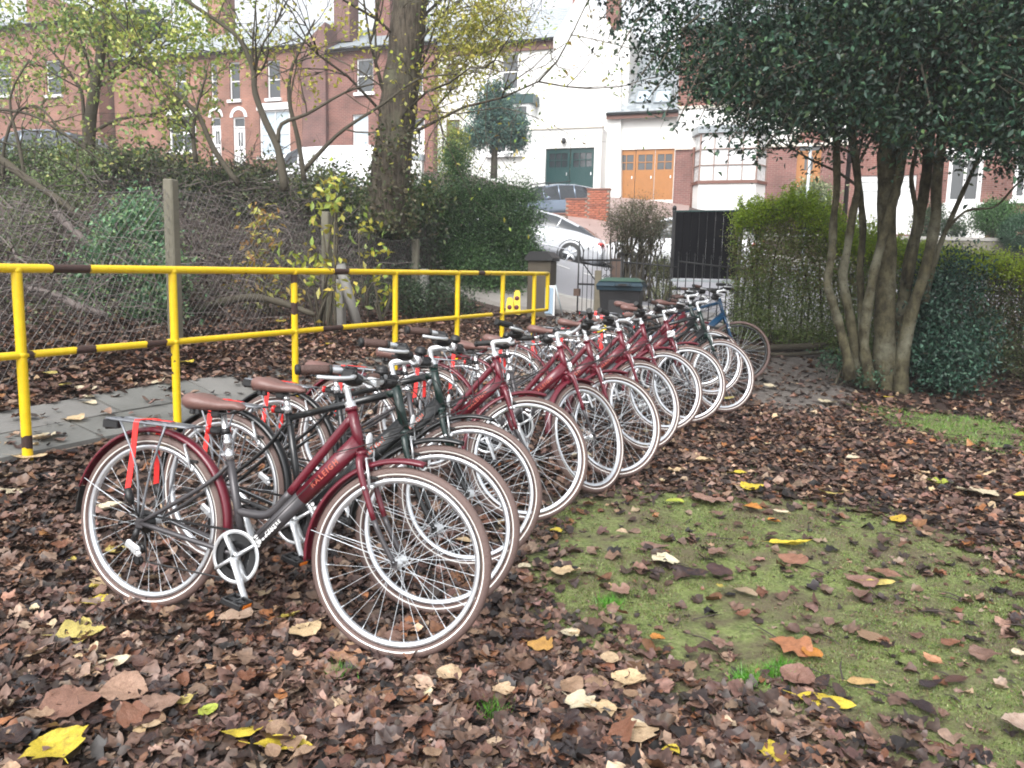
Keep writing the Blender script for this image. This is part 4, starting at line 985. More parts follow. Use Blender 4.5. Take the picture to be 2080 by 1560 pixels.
# ------------------------------------------------------------------ dark hedge along the road behind the brush
def hedge(name, label, line, width, top_px_z, seed, n, lsz, pal_top, pal_mid, pal_low, low_gap=0.0, wob=.15, sprout=0, per=20, sig=.09, group=None, zcut=0.0):
    """line: ground polyline [(x,y,height)...]; leaves fill a boxy hedge volume, thinner near the ground"""
    g = np.random.default_rng(seed); L = np.array([(a[0], a[1], a[2]) for a in line]); seg = np.hypot(*(L[1:, :2] - L[:-1, :2]).T); cum = np.append(0, np.cumsum(seg))
    s = g.uniform(0, cum[-1], n); k = np.clip(np.searchsorted(cum, s) - 1, 0, len(seg) - 1); f = (s - cum[k]) / seg[k]; q = L[k] + (L[k + 1] - L[k]) * f[:, None]
    d = (L[k + 1] - L[k])[:, :2] / seg[k][:, None]; nn = np.stack([-d[:, 1], d[:, 0]], 1)
    v = g.uniform(-1, 1, n); v = np.sign(v) * np.abs(v) ** .6; hgt = q[:, 2] * (1 + wob * .5 * vnoise(q[:, 0], q[:, 1], 2.2, seed))
    u = g.random(n) ** .95
    top = g.random(n) < .25; u = np.where(top, g.uniform(.92, 1.02, n), u)
    X = q[:, 0] + nn[:, 0] * v * width / 2 * (1 + .12 * vnoise(q[:, 0] * 2, q[:, 1] + u * 3, 3, seed + 1)); Y = q[:, 1] + nn[:, 1] * v * width / 2
    z = hz(X, Y) + hgt * u
    C0 = np.stack([X, Y, z], 1); U = u
    if sprout:
        m_ = g.choice(np.where(u > .9)[0], sprout); E = []
        for i in m_:
            hgt_ = g.uniform(.1, .38); d_ = np.array([g.uniform(-.25, .25), g.uniform(-.2, .2), 1]); 
            for j in range(5): E.append(C0[i] + d_ * hgt_ * j / 4)
        C0 = np.concatenate([C0, np.array(E)]); U = np.append(U, np.full(len(E), 1.3))
    C = np.repeat(C0, per, 0) + g.normal(size=(len(C0) * per, 3)) * sig * np.repeat(np.where(U > 1.2, .35, 1.), per)[:, None]; UU = np.repeat(U, per) + g.normal(size=len(C0) * per) * .06
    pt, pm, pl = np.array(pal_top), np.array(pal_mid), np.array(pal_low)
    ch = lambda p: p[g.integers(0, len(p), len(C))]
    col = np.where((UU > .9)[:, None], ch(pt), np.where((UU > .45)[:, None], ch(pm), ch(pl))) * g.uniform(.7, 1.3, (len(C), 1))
    keep = C[:, 2] > hz(C[:, 0], C[:, 1]) + .02; C = C[keep]; col = col[keep]
    base = (line[0][0], line[0][1], H(line[0][0], line[0][1]))
    t = thing(name, label, 'hedge', base, group=group)
    reparent(foliage('foliage', C, g.uniform(lsz * .7, lsz * 1.3, len(C)), lsz * .55, col, g), t)
    wd = MB(); rr = random.Random(seed); step = .22 if low_gap > 0 or True else .4
    for x in np.arange(0, cum[-1], step):
        kk = min(int(np.searchsorted(cum, x, 'right')) - 1, len(seg) - 1); f_ = (x - cum[kk]) / seg[kk]; q_ = L[kk] + (L[kk + 1] - L[kk]) * f_
        x0_, y0_ = q_[0] + rr.uniform(-.15, .15), q_[1] + rr.uniform(-.15, .15); z0_ = H(x0_, y0_) - .03
        wd.tube(catmull([(x0_, y0_, z0_), (x0_ + rr.uniform(-.1, .1), y0_ + rr.uniform(-.1, .1), z0_ + q_[2] * .4), (x0_ + rr.uniform(-.25, .25), y0_ + rr.uniform(-.2, .2), z0_ + q_[2] * .85)], 2), [.026, .02, .017, .012, .007], 5)
    reparent(wd.build('stem', M['bark_dark']), t); return t
def gp(px, py, Y): q = at(px, py, Y); return q.x, q.y
def hp_(x, y, py):
    px = proj((x, y, 2))[0]; return (x, y, max(.6, at(px, py + 12, y).z - H(x, y)))
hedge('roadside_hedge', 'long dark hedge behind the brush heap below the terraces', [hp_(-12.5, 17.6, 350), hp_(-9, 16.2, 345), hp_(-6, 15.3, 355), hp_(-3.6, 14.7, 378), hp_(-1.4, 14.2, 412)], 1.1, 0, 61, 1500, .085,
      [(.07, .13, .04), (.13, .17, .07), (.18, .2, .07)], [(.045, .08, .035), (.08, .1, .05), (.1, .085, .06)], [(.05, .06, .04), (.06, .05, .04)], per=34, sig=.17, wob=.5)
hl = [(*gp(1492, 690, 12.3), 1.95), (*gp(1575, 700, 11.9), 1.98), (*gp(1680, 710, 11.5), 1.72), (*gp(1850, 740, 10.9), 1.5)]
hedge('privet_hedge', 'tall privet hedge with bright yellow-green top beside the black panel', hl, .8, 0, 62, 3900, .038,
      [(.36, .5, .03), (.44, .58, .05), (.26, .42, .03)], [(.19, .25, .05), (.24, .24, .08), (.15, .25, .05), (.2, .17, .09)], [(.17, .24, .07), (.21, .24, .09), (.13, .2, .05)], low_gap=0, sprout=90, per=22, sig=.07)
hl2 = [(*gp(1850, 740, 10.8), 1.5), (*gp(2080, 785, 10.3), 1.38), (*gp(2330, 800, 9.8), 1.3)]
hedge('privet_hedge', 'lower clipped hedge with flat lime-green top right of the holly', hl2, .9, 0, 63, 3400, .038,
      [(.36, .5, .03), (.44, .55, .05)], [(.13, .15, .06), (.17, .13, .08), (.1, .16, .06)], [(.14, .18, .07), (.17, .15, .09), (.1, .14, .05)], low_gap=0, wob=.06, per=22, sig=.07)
# ------------------------------------------------------------------ brush heap behind the wire fence
def twigs(name, n, region, L, r, seed, mt, parent=None, flatten=.5):
    g = np.random.default_rng(seed); b = MB()
    for i in range(n):
        u, v = g.random(2); p = np.array(region(u, v, g)); d = g.normal(size=3); d[2] *= flatten; d /= np.linalg.norm(d); l = g.uniform(.3, 1) * L; pts = [p]
        for k in range(4):
            d = d + g.normal(size=3) * .28; d[2] -= .03; d /= np.linalg.norm(d); pts.append(pts[-1] + d * l / 4)
        rr = r * g.uniform(.5, 1.6); b.tube([Vector(q) for q in pts], [rr, rr * .9, rr * .75, rr * .6, rr * .4], 3, cap=False)
    o = b.build(name, M[mt], parent); o['kind'] = 'stuff'; return o
FA, FB, FC = at(357, 680, 7.5), at(665, 660, 10.4), at(878, 640, 13.3)
fd = Vector((FB.x - FA.x, FB.y - FA.y, 0)); fd.normalize(); fn = Vector((-fd.y, fd.x, 0))   # fn points away from the path, to the left
def reg(u0, u1, v0, v1, zmax, pw=1.5):
    def f(u, v, g):
        s = u0 + (u1 - u0) * u; o_ = v0 + (v1 - v0) * v; x = FA.x + fd.x * s + fn.x * o_; y = FA.y + fd.y * s + fn.y * o_
        return x, y, H(x, y) + zmax * (.4 + .6 * min(1, o_ / 2)) * g.random() ** pw
    return f
tag(twigs('brambles', 1900, reg(-3, 7.5, .25, 3.5, 1.35, 1.1), .9, .007, 71, 'twig'), 'dark tangle of bramble stems behind the wire fence', 'bramble')
tag(twigs('brambles', 1300, reg(-1, 7.5, .15, 2.6, 1.45, 1.0), .75, .0045, 72, 'twig_pale'), 'pale dry tangle of stems against the wire fence', 'bramble')
g = np.random.default_rng(73); f = reg(-3, 8, .3, 4, 1.1, 1.2); C = np.array([f(*g.random(2), g) for _ in range(650)]); C = clumps(g, C, 16, .12); C = C[C[:, 2] > hz(C[:, 0], C[:, 1])]
tag(foliage('undergrowth', C, .05, .03, pick_cols(g, len(C), [(.12, .17, .08), (.15, .14, .1), (.09, .13, .06), (.22, .24, .13)]), g), 'dull green and brown undergrowth filling the brush', kind='stuff')
random.seed(9)
def log(label, pts, r0, r1, mt='bark_dark', cat='fallen branch', name='fallen_branch', n=8):
    P = catmull(pts, 4); rr = [(r0 + (r1 - r0) * i / (len(P) - 1)) * random.uniform(.88, 1.12) for i in range(len(P))]
    return tag(MB().tube(P, rr, n).build(name, M[mt]), label, cat)
log('long dark branch sloping down from the top of the brush heap', A([(-40, 300), (0, 323), (54, 363), (125, 410), (180, 455)], 9), .05, .035)
log('grey snapped branch end resting on the leafy shrub', A([(110, 430), (135, 455), (178, 495), (200, 520)], 8.6), .045, .035, 'twig_pale')
log('thick grey fallen log lying low behind the wire fence', A([(-60, 640), (40, 632), (130, 634), (200, 628), (262, 620)], 8.1), .075, .05)
log('sloping pale log behind the yellow railing post', A([(60, 590), (110, 600), (160, 622), (215, 640)], 7.8), .05, .035, 'twig_pale')
log('dark bent branch lying between two concrete posts', A([(375, 650), (430, 620), (500, 605), (560, 612), (640, 640)], 9), .06, .03)
log('dark fallen branch lying along the foot of the hedge railings', [onground(1460, 706) + Vector((0, 0, .05)), onground(1530, 716) + Vector((0, 0, .06)), onground(1600, 716) + Vector((0, 0, .08)), onground(1660, 716) + Vector((0, 0, .1)), onground(1740, 712) + Vector((0, 0, .22))], .035, .055)
log('thin forked branch under the dark fallen branch', [onground(1540, 722) + Vector((0, 0, .03)), onground(1600, 726) + Vector((0, 0, .04)), onground(1690, 722) + Vector((0, 0, .05))], .025, .03)

# ------------------------------------------------------------------ holly tree
g = np.random.default_rng(81); Yh = 9.1; HB = onground(1790, 785)
t = thing('holly_tree', 'many-stemmed holly tree with dense dark glossy crown', 'tree', tuple(HB))
stems = [([(1727, 752), (1710, 680), (1693, 620), (1681, 573), (1690, 513), (1693, 447), (1700, 380), (1697, 275), (1690, 180)], -.25, .055, .035),
         ([(1745, 760), (1727, 647), (1712, 567), (1720, 513), (1733, 430), (1743, 380), (1734, 296), (1725, 190)], -.1, .055, .04),
         ([(1752, 745), (1750, 640), (1747, 547), (1753, 463), (1745, 380), (1735, 300)], .3, .045, .035),
         ([(1768, 770), (1762, 747), (1755, 680), (1770, 580), (1785, 513), (1808, 430), (1822, 380), (1835, 296), (1850, 180)], -.2, .064, .045),
         ([(1800, 800), (1797, 770), (1797, 647), (1801, 513), (1801, 380), (1805, 254), (1812, 120), (1815, -60)], 0, .128, .09),
         ([(1828, 800), (1835, 713), (1853, 630), (1880, 547), (1900, 447), (1902, 380), (1915, 254), (1930, 120)], -.1, .076, .05),
         ([(1815, 740), (1835, 613), (1850, 520), (1867, 447), (1880, 370), (1890, 270), (1900, 150)], .25, .08, .05),
         ([(1845, 560), (1860, 444), (1851, 360), (1864, 300), (1880, 230)], .1, .03, .02),
         ([(1880, 600), (1905, 510), (1925, 460), (1960, 381), (1987, 321), (2010, 240)], .15, .035, .02),
         ([(1912, 480), (1960, 430), (2020, 420), (2060, 380), (2090, 350)], .2, .02, .01)]
wd = Wood(81); first = True
for pts, dy, r0, r1 in stems:
    P = catmull(A(pts, Yh + dy), 4); N = len(P); P[0] = P[0] - Vector((0, 0, .1)); rr = [(r0 + (r1 - r0) * (i / (N - 1)) ** .6) * random.uniform(.88, 1.14) for i in range(N)]
    rr[0] *= 1.35; rr[1] *= 1.15
    sb = MB().tube(P, rr, 12); o = sb.build('stem', M['bark_green']); reparent(o, t)
    wd.off(P, rr, 3, 1.2, 1, .9, .1, .75, 2, .5)
reparent(MB().lathe([(.34, -.08), (.27, .0), (.2, .10), (.13, .24), (.02, .26)], 14, tuple(HB)).build('root_flare', M['bark_green']), t)
bnd = [(1100, -40), (1185, 20), (1230, 80), (1270, 120), (1310, 150), (1380, 165), (1440, 215), (1500, 250), (1560, 268), (1640, 262), (1700, 275), (1850, 300), (1960, 310), (2080, 350), (2300, 400)]
bx_, by_ = zip(*bnd)
def holly_c(n):
    out = []
    while len(out) < n:
        c = np.array([g.uniform(.7, 7.2), g.uniform(6.6, 11.6), g.uniform(2.6, 6.6)]); q = proj(c)
        if q[1] < np.interp(q[0], bx_, by_) - 12 + g.normal() * 9 and q[0] > 1170 + max(0, q[1]) * .5 and ((c[0] - 4.3) / 3.7) ** 2 + ((c[1] - 9.1) / 2.8) ** 2 + ((c[2] - 4.2) / 3.2) ** 2 < 1:
            hole = vnoise(np.array([c[0] * 1.0]), np.array([c[2] * 1.1]), 2.3, 77)[0] > .5 and q[1] < 210
            if q[1] > -160 and not hole and g.random() < np.interp(q[0], [1180, 1330, 1450, 1560], [.10, .3, .7, 1]): out.append(c)
    return np.array(out)
cs = holly_c(2500); out_l = []
sprays = [((1255, 110), 7.6), ((1235, 80), 7.8), ((1290, 170), 7.8), ((1260, 60), 8), ((1310, 210), 8), ((1370, 262), 7.5), ((1345, 240), 7.6), ((1440, 285), 7.5), ((1490, 315), 7.6), ((1530, 335), 7.5), ((1580, 300), 7.6), ((1610, 310), 7.8), ((1640, 345), 8.6), ((1330, 150), 7.5), ((1400, 190), 7.4), ((1450, 225), 7.4), ((1510, 262), 7.5), ((1560, 290), 7.6), ((1590, 250), 7.6), ((1650, 300), 8.2), ((1690, 320), 9), ((1960, 330), 8.8), ((2030, 350), 8.8), ((1420, 245), 7.6), ((1220, 40), 7.6), ((1300, 30), 7.6),
          ((1475, 300), 7.5), ((1545, 318), 7.5), ((1860, 300), 9), ((1900, 320), 9), ((2060, 300), 9), ((1480, 262), 7.5), ((1600, 285), 7.5)]
for (px, py), Y in sprays:
    a = at(px, py, Y); inn = at(px + g.uniform(60, 130), py - g.uniform(70, 130), Y + .7); PP = catmull([inn, inn.lerp(a, .5) + Vector((0, 0, .08)), a], 4)
    wd.b.tube(PP, [.014 - .0011 * i for i in range(len(PP))], 4, cap=False)
    out_l += [np.array([tuple(p) for p in PP[2:]])]
sc = np.concatenate(out_l)
for i in range(0, len(cs), 16):
    c = Vector(cs[i]); k = Vector((4.3, 9.1, 4.0)); wd.b.tube(catmull([k, k.lerp(c, .5) + Vector((0, 0, .12)), c], 2), [.02, .017, .013, .009, .005], 4, cap=False)
reparent(wd.b.build('branches', M['bark_dark']), t)
C = np.concatenate([clumps(g, cs, 40, .14), clumps(g, sc, 7, .06)])
pal = [(.010, .028, .018), (.016, .044, .028), (.028, .066, .042), (.014, .038, .02), (.05, .10, .055), (.04, .07, .024)]
cf = np.minimum(1.55, np.concatenate([np.repeat(np.exp(g.normal(-.05, .55, len(cs))), 40), np.repeat(np.exp(g.normal(0, .3, len(sc))), 7)]))[:, None]
reparent(foliage('crown', C, g.uniform(.035, .09, len(C)), g.uniform(.02, .045, len(C)), pick_cols(g, len(C), pal, .4) * cf, g, mt='leaf_holly', fold=.3), t)
# suckers round the foot
shrub('holly_sucker_growth', 'glossy blue-green holly suckers right of the holly trunks', 'shrub', [(1885, 680, 9.3, 46, 80, 120), (1925, 735, 9.0, 60, 56, 130), (1900, 600, 9.6, 46, 70, 80), (1985, 690, 9.5, 46, 60, 50), (1940, 560, 9.8, 60, 60, 50)], 82, 24, .115, .055, [(.02, .055, .038), (.04, .10, .065), (.08, .16, .11), (.014, .035, .022)], .7, 18, mt='leaf_holly')
shrub('holly_sucker_growth', 'low ivy sprigs at the left foot of the holly', 'shrub', [(1700, 735, 9.3, 34, 14, 30), (1760, 765, 8.9, 30, 10, 22)], 83, 14, .06, .045, [(.03, .075, .04), (.06, .12, .07)], .9, 5, mt='leaf_holly')

# ================================================================== YELLOW RAILING
def rail_material():
    mt = mat('yellow_rail', (.78, .56, .008), .34, coat=.2); t = mt.node_tree; p = t.nodes['Principled BSDF']; L = t.links.new
    tc = t.nodes.new('ShaderNodeTexCoord'); nz = t.nodes.new('ShaderNodeTexNoise'); nz.inputs['Scale'].default_value = 5.5; nz.inputs['Detail'].default_value = 5
    L(tc.outputs['Object'], nz.inputs['Vector']); r = t.nodes.new('ShaderNodeMapRange'); r.inputs['From Min'].default_value = .675; r.inputs['From Max'].default_value = .685
    L(nz.outputs['Fac'], r.inputs['Value'])
    at_ = t.nodes.new('ShaderNodeAttribute'); at_.attribute_name = 'bare'; ad = t.nodes.new('ShaderNodeMath'); ad.operation = 'ADD'; ad.inputs[1].default_value = 0
    n2 = t.nodes.new('ShaderNodeTexNoise'); n2.inputs['Scale'].default_value = 22; n2.inputs['Detail'].default_value = 4; L(tc.outputs['Object'], n2.inputs['Vector'])
    s2 = t.nodes.new('ShaderNodeMath'); s2.operation = 'MULTIPLY_ADD'; L(n2.outputs['Fac'], s2.inputs[0]); s2.inputs[1].default_value = .5; L(at_.outputs['Fac'], s2.inputs[2])
    r2 = t.nodes.new('ShaderNodeMapRange'); r2.inputs['From Min'].default_value = .74; r2.inputs['From Max'].default_value = .76; L(s2.outputs[0], r2.inputs['Value'])
    mx = t.nodes.new('ShaderNodeMath'); mx.operation = 'MAXIMUM'; L(r.outputs[0], mx.inputs[0]); L(r2.outputs[0], mx.inputs[1])
    cr = t.nodes.new('ShaderNodeTexNoise'); cr.inputs['Scale'].default_value = 40; L(tc.outputs['Object'], cr.inputs['Vector'])
    rc = t.nodes.new('ShaderNodeMix'); rc.data_type = 'RGBA'; rc.inputs[6].default_value = (.018, .010, .009, 1); rc.inputs[7].default_value = (.065, .028, .02, 1); L(cr.outputs['Fac'], rc.inputs[0])
    dn = t.nodes.new('ShaderNodeMix'); dn.data_type = 'RGBA'; dn.inputs[6].default_value = (.68, .42, .006, 1); dn.inputs[7].default_value = (.82, .62, .012, 1); L(n2.outputs['Fac'], dn.inputs[0])
    m_ = t.nodes.new('ShaderNodeMix'); m_.data_type = 'RGBA'; L(mx.outputs[0], m_.inputs[0]); L(dn.outputs[2], m_.inputs[6]); L(rc.outputs[2], m_.inputs[7]); L(m_.outputs[2], p.inputs['Base Color'])
    rr = t.nodes.new('ShaderNodeMapRange'); rr.inputs['To Min'].default_value = .34; rr.inputs['To Max'].default_value = .8; L(mx.outputs[0], rr.inputs['Value']); L(rr.outputs[0], p.inputs['Roughness'])
    bp = t.nodes.new('ShaderNodeBump'); bp.inputs['Strength'].default_value = .4; bp.inputs['Distance'].default_value = .003; bp.invert = True; L(mx.outputs[0], bp.inputs['Height']); L(bp.outputs[0], p.inputs['Normal'])
    return mt
M['yellow_rail'] = rail_material()
def rail_tube(name, p0, p1, r, bare, parent, pts=None):
    P = pts or [Vector(p0).lerp(Vector(p1), i / 60) for i in range(61)]; n = 12
    b = MB().tube(P, r, n); o = b.build(name, M['yellow_rail'], parent)
    a = o.data.attributes.new('bare', 'FLOAT', 'POINT'); N = len(P); vals = np.zeros(len(o.data.vertices), np.float32)
    for i in range(N):
        u = i / (N - 1); w_ = max([max(0, 1 - abs(u - c) / h * .6) if abs(u - c) < h * 1.3 else 0 for c, h in bare] + [0]); vals[i * n:(i + 1) * n] = w_
    a.data.foreach_set('value', vals); return o
T0 = at(33, 545, 4.6); T1 = at(1113, 556, 11.2)
rdir = (T1 - T0); rx = lambda px: None
def rail_pt(px, Tline=(T0, T1)):   # point on top rail seen at pixel column px
    a, b = Tline; lo, hi = -1.0, 1.2
    for _ in range(40):
        m_ = (lo + hi) / 2; q = proj(a.lerp(b, m_))
        if q[0] < px: lo = m_
        else: hi = m_
    return m_
rt = thing('yellow_railing', 'yellow tubular steel railing with brown patches of bare metal', 'railing', tuple(onground(45, 928)))
u_of = lambda px: rail_pt(px)
us = [u_of(x) for x in (33, 350, 597, 803, 930, 1022, 1086, 1113)]
EXT = -.42
S0 = T0.lerp(T1, EXT)
def bare(pxs): return [((rail_pt((a + b) / 2) - EXT) / (1 - EXT), abs(rail_pt(b) - rail_pt(a)) / (1 - EXT) / 2) for a, b in pxs]
reparent(rail_tube('top_rail', S0, T1, .027, bare([(98, 196), (668, 712), (968, 988)]), rt), rt)
drop = Vector((0, 0, -.505))
reparent(rail_tube('middle_rail', S0 + drop, T1 + drop, .024, bare([(0, 20), (45, 75), (130, 180), (222, 240), (305, 314), (650, 700), (1000, 1020)]), rt), rt)
for i, u in enumerate(us):
    p = T0.lerp(T1, u); z = H(p.x, p.y)
    bt = p + drop if i == len(us) - 1 else Vector((p.x, p.y, z - .05))
    reparent(rail_tube('post', p, bt, .029 if i == 0 else .028, {0: [(.87, .04)], 2: [(.26, .05), (0.02, .08)], 1: []}.get(i, []), rt), rt)
for i, u in enumerate(us[:-1]):
    for dd in (Vector((0, 0, 0)), drop):
        p = T0.lerp(T1, u) + dd; reparent(MB().ell(p - Vector((0, 0, .012 if dd.z == 0 else 0)), (.033, .033, .03), 12).build('weld', M['yellow_rail']), rt)
p = T0.lerp(T1, EXT + .02); reparent(rail_tube('post', p, (p.x, p.y, H(p.x, p.y) - .05), .022, [], rt), rt)

# ================================================================== WIRE FENCE with concrete posts
wf = thing('wire_fence', 'rusty chain-link fence on square concrete posts', 'fence', tuple(FA))
def fpt(s, h=0, off=0):
    x = FA.x + fd.x * s + fn.x * off; y = FA.y + fd.y * s + fn.y * off; return Vector((x, y, H(x, y) + h))
b = MB(); S_0, S_1, HT, dl = -5.0, 9.5, 1.42, .085
def zh(s): return 1.42 + .04 * math.sin(s * 2.1) - (.25 if s > 5 else .05 * max(0, s))
n = int((S_1 - S_0 + 2) / dl)
for sgn in (1, -1):
    for i in range(n):
        s0 = S_0 - 1 + i * dl; pts = []
        for k in range(7):
            h = HT * k / 6; s = s0 + sgn * h * .8 + (HT * .8 if sgn < 0 else 0)
            if S_0 < s < S_1: pts.append(fpt(s, h * zh(s) / HT, .012 * sgn + .03 * math.sin(s * 3 + h * 4)))
        if len(pts) > 1: b.tube(pts, .0019, 3, cap=False)
o = b.build('wire_mesh', M['wire']); o['kind'] = 'stuff'; reparent(o, wf)
for hh in (.02, .7, 1.40): reparent(MB().tube([fpt(S_0 + k * .5, hh * zh(S_0 + k * .5) / 1.42, .02) for k in range(29)], .0025, 4).build('line_wire', M['wire']), wf)
def cpost(px_top, base, w_, h, mt='concrete', lean=0):
    o = MB().box((0, 0, h / 2 - .15), (w_, w_, h + .3), bev=.012).build('concrete_post', M[mt]); o.location = base; o.rotation_euler = (R(lean), 0, math.atan2(fd.y, fd.x)); 
    bpy.context.view_layer.update(); o.parent = wf; o.matrix_parent_inverse = Matrix.Translation(-Vector(wf.location)); return o
sA, sB, sC = 0, (FB - FA).xy.length, (FC - FA).xy.length
for s, w_, h in ((sA, .105, 1.50), (sB, .11, 1.46), (sC, .11, 1.1), (-3.1, .105, 1.5)):
    cpost(0, fpt(s), w_, h)
    for hh in (.12, .72): pass
reparent(MB().tube([fpt(sB, .8, -.05) + Vector((0.12, 0, 0)), fpt(sB + .05, -.05, -.22) + Vector((.2, 0, 0))], .07, 4).build('concrete_strut', M['concrete_grey']), wf)
for s, hh in ((sB + .12, .62), (sC + .1, .62)): cpost(0, fpt(s, 0, -.12), .13, hh, 'concrete_grey')

# ================================================================== GATE, PILLAR, RAILINGS
GP = onground(1100, 648)
pl = at(1100, 600, 13.3); pz = H(pl.x, pl.y)
t = thing('gate_pillar', 'brown stone gate pillar with a sloping black cap', 'pillar', (pl.x, pl.y, pz), R(-20))
hp = at(1100, 530, 13.3).z - pz
MB().box((0, 0, hp / 2 - .1), (.40, .34, hp + .2), bev=.01).build('shaft', M['pillar'], t)
MB().prism([(-.24, 0), (.24, 0), (.24, .05), (.15, .15), (-.15, .15), (-.24, .05)], (0, .2, hp), (1, 0, 0), (0, 0, 1), .42).build('cap', M['iron'], t)
def ironbar(b, x, z0, z1, r=.008, tip=True, y=0):
    b.tube([(x, y, z0), (x, y, z1)], r, 4)
    if tip: b.lathe([(0.0, .07), (.018, .03), (0.004, 0)], 4, (x, y, z1))
g0 = at(1172, 640, 13.0); g1 = at(1262, 640, 12.2)
def gate(name, label, p0, p1, h, n, hinge_h, scroll=True, brace=True):
    L = (Vector(p1) - Vector(p0)).xy.length; ang = math.atan2(p1[1] - p0[1], p1[0] - p0[0]); z = min(H(p0[0], p0[1]), H(p1[0], p1[1]))
    t = thing(name, label, 'gate', (p0[0], p0[1], z), ang, 'wrought iron gates')
    for k in range(n + 1):
        b = MB(); x = L * k / n; edge = k in (0, n)
        hh = h + (.25 if k == 0 else .12 * math.sin(math.pi * k / n)) ; ironbar(b, x, .04, hh, .016 if edge else .007); b.build('upright', M['iron'], t)
    for zz in (.12, h * .55, h - .08): MB().box((L / 2, 0, zz), (L, .012, .03)).build('crossbar', M['iron'], t)
    if brace: MB().tube([(0.05, .02, h * .9), (L * .95, .02, .15)], .012, 6).build('brace', M['iron'], t)
    if scroll:
        for zc in (h * .66, h * .80):
            for sg in (-1, 1):
                pts = [(L * .72 + sg * (.012 + .05 * (1 - k / 18)) * math.cos(k * .6) + sg * .05, -.012, zc + .055 * (1 - k / 22) * math.sin(k * .6)) for k in range(17)]
                MB().tube(pts, .006, 5).build('scroll', M['iron'], t)
    MB().box((.0, -.02, h * .42), (.11, .05, .12)).build('lock', M['wood_board'], t); return t
gate('iron_gate', 'black iron gate leaf with scrollwork behind the wheelie bin', tuple(at(1172, 640, 13.2)), tuple(at(1258, 640, 12.6)), 1.05, 9, 1)
def railings(name, label, pts, h, sp, group=None):
    t = thing(name, label, 'railings', (pts[0][0], pts[0][1], H(pts[0][0], pts[0][1])), group=group); b2 = MB()
    L = [Vector((p[0], p[1], 0)) for p in pts]
    bar = MB(); ironbar(bar, 0, -.05, h, .009); me = bar.mesh('upright', M['iron'])
    for a, c in zip(L[:-1], L[1:]):
        n = int((c - a).length / sp)
        for k in range(n):
            q = a.lerp(c, k / n); z = H(q.x, q.y)
            link('upright', me, t, Matrix.Translation((q.x - t.location.x, q.y - t.location.y, z - t.location.z)))
        for hh in (.12, h - .1):
            rp = [Vector((a.lerp(c, k / 6).x, a.lerp(c, k / 6).y, H(a.lerp(c, k / 6).x, a.lerp(c, k / 6).y) + hh)) - Vector(t.location) for k in range(7)]
            MB().tube(rp, .013, 4).build('rail', M['iron'], t)
    return t
railings('iron_railings', 'black spiked railings between the gate leaf and the black panel', [at(1262, 640, 13.4), at(1372, 650, 13.0)], 1.0, .115, 'iron railings')
railings('iron_railings', 'black railings standing inside the privet hedge', [at(1372, 655, 13.0), at(1470, 675, 12.7), at(1560, 700, 12.25), at(1700, 715, 11.8), at(1850, 745, 11.2), at(2080, 785, 10.6), at(2250, 800, 10.2)], 1.1, .125, 'iron railings')
# black panel on posts
bp0, bp1 = at(1370, 500, 13.6), at(1500, 500, 13.2)
ang = math.atan2(bp1.y - bp0.y, bp1.x - bp0.x); zt_, zb_p = at(1435, 430, 13.4).z, at(1435, 566, 13.4).z; Lp = (bp1 - bp0).xy.length; zg0 = H(bp0.x, bp0.y)
t = thing('black_panel', 'tall black painted board between two posts above a grey ledge', 'board', (bp0.x, bp0.y, zg0), ang)
nb = 8
for k in range(nb): MB().box((Lp * (k + .5) / nb, 0, (zt_ + zb_p) / 2 - zg0), (Lp / nb - .004, .03, zt_ - zb_p), bev=.004).build('plank', M['black_panel'], t)
MB().box((Lp / 2, -.0, zt_ - zg0 + .012), (Lp, .05, .025)).build('top_trim', M['garage_green'], t)
for x in (-.03, Lp + .03):
    b = MB(); b.box((x, 0, (zt_ - zg0) / 2), (.05, .05, zt_ - zg0)); b.ell((x, 0, zt_ - zg0 + .06), (.04, .04, .05), 10); b.lathe([(.045, 0), (.03, .03), (.02, .04)], 10, (x, 0, zt_ - zg0)); b.build('post', M['iron'], t)
MB().box((Lp / 2, -.12, zb_p - zg0 - .04), (Lp + .02, .2, .04), bev=.005).build('ledge', M['galv'], t)
MB().box((Lp / 2, .03, zb_p - zg0 - .03 - (zb_p - zg0) * .22), (Lp + .02, .03, .05)).build('lower_rail', M['iron'], t)
# wooden post and board at the gate
q = at(1212, 640, 12.6); o = MB().box((0, 0, .38), (.10, .10, .86), bev=.01).build('wooden_post', M['wood_post']); o.location = (q.x, q.y, H(q.x, q.y)); tag(o, 'short square wooden post at the left of the wheelie bin', 'post')
q = at(1251, 545, 13.25); o = MB().box((0, 0, 0), (.17, .02, .32), bev=.004).build('wooden_board', M['wood_board']); o.location = q; o.rotation_euler = (0, 0, R(-20)); tag(o, 'small brown board fixed on the iron railings above the bin', 'board')
# sign pole beyond hedge
q = at(1637, 430, 20); b = MB(); b.tube([(0, 0, 0), (0, 0, at(1644, 295, 20).z - H(q.x, q.y))], .038, 10)
o = b.build('sign_pole', M['galv']); o.location = (q.x, q.y, H(q.x, q.y)); tag(o, 'pale grey pole standing on the pavement beyond the hedge', 'pole')

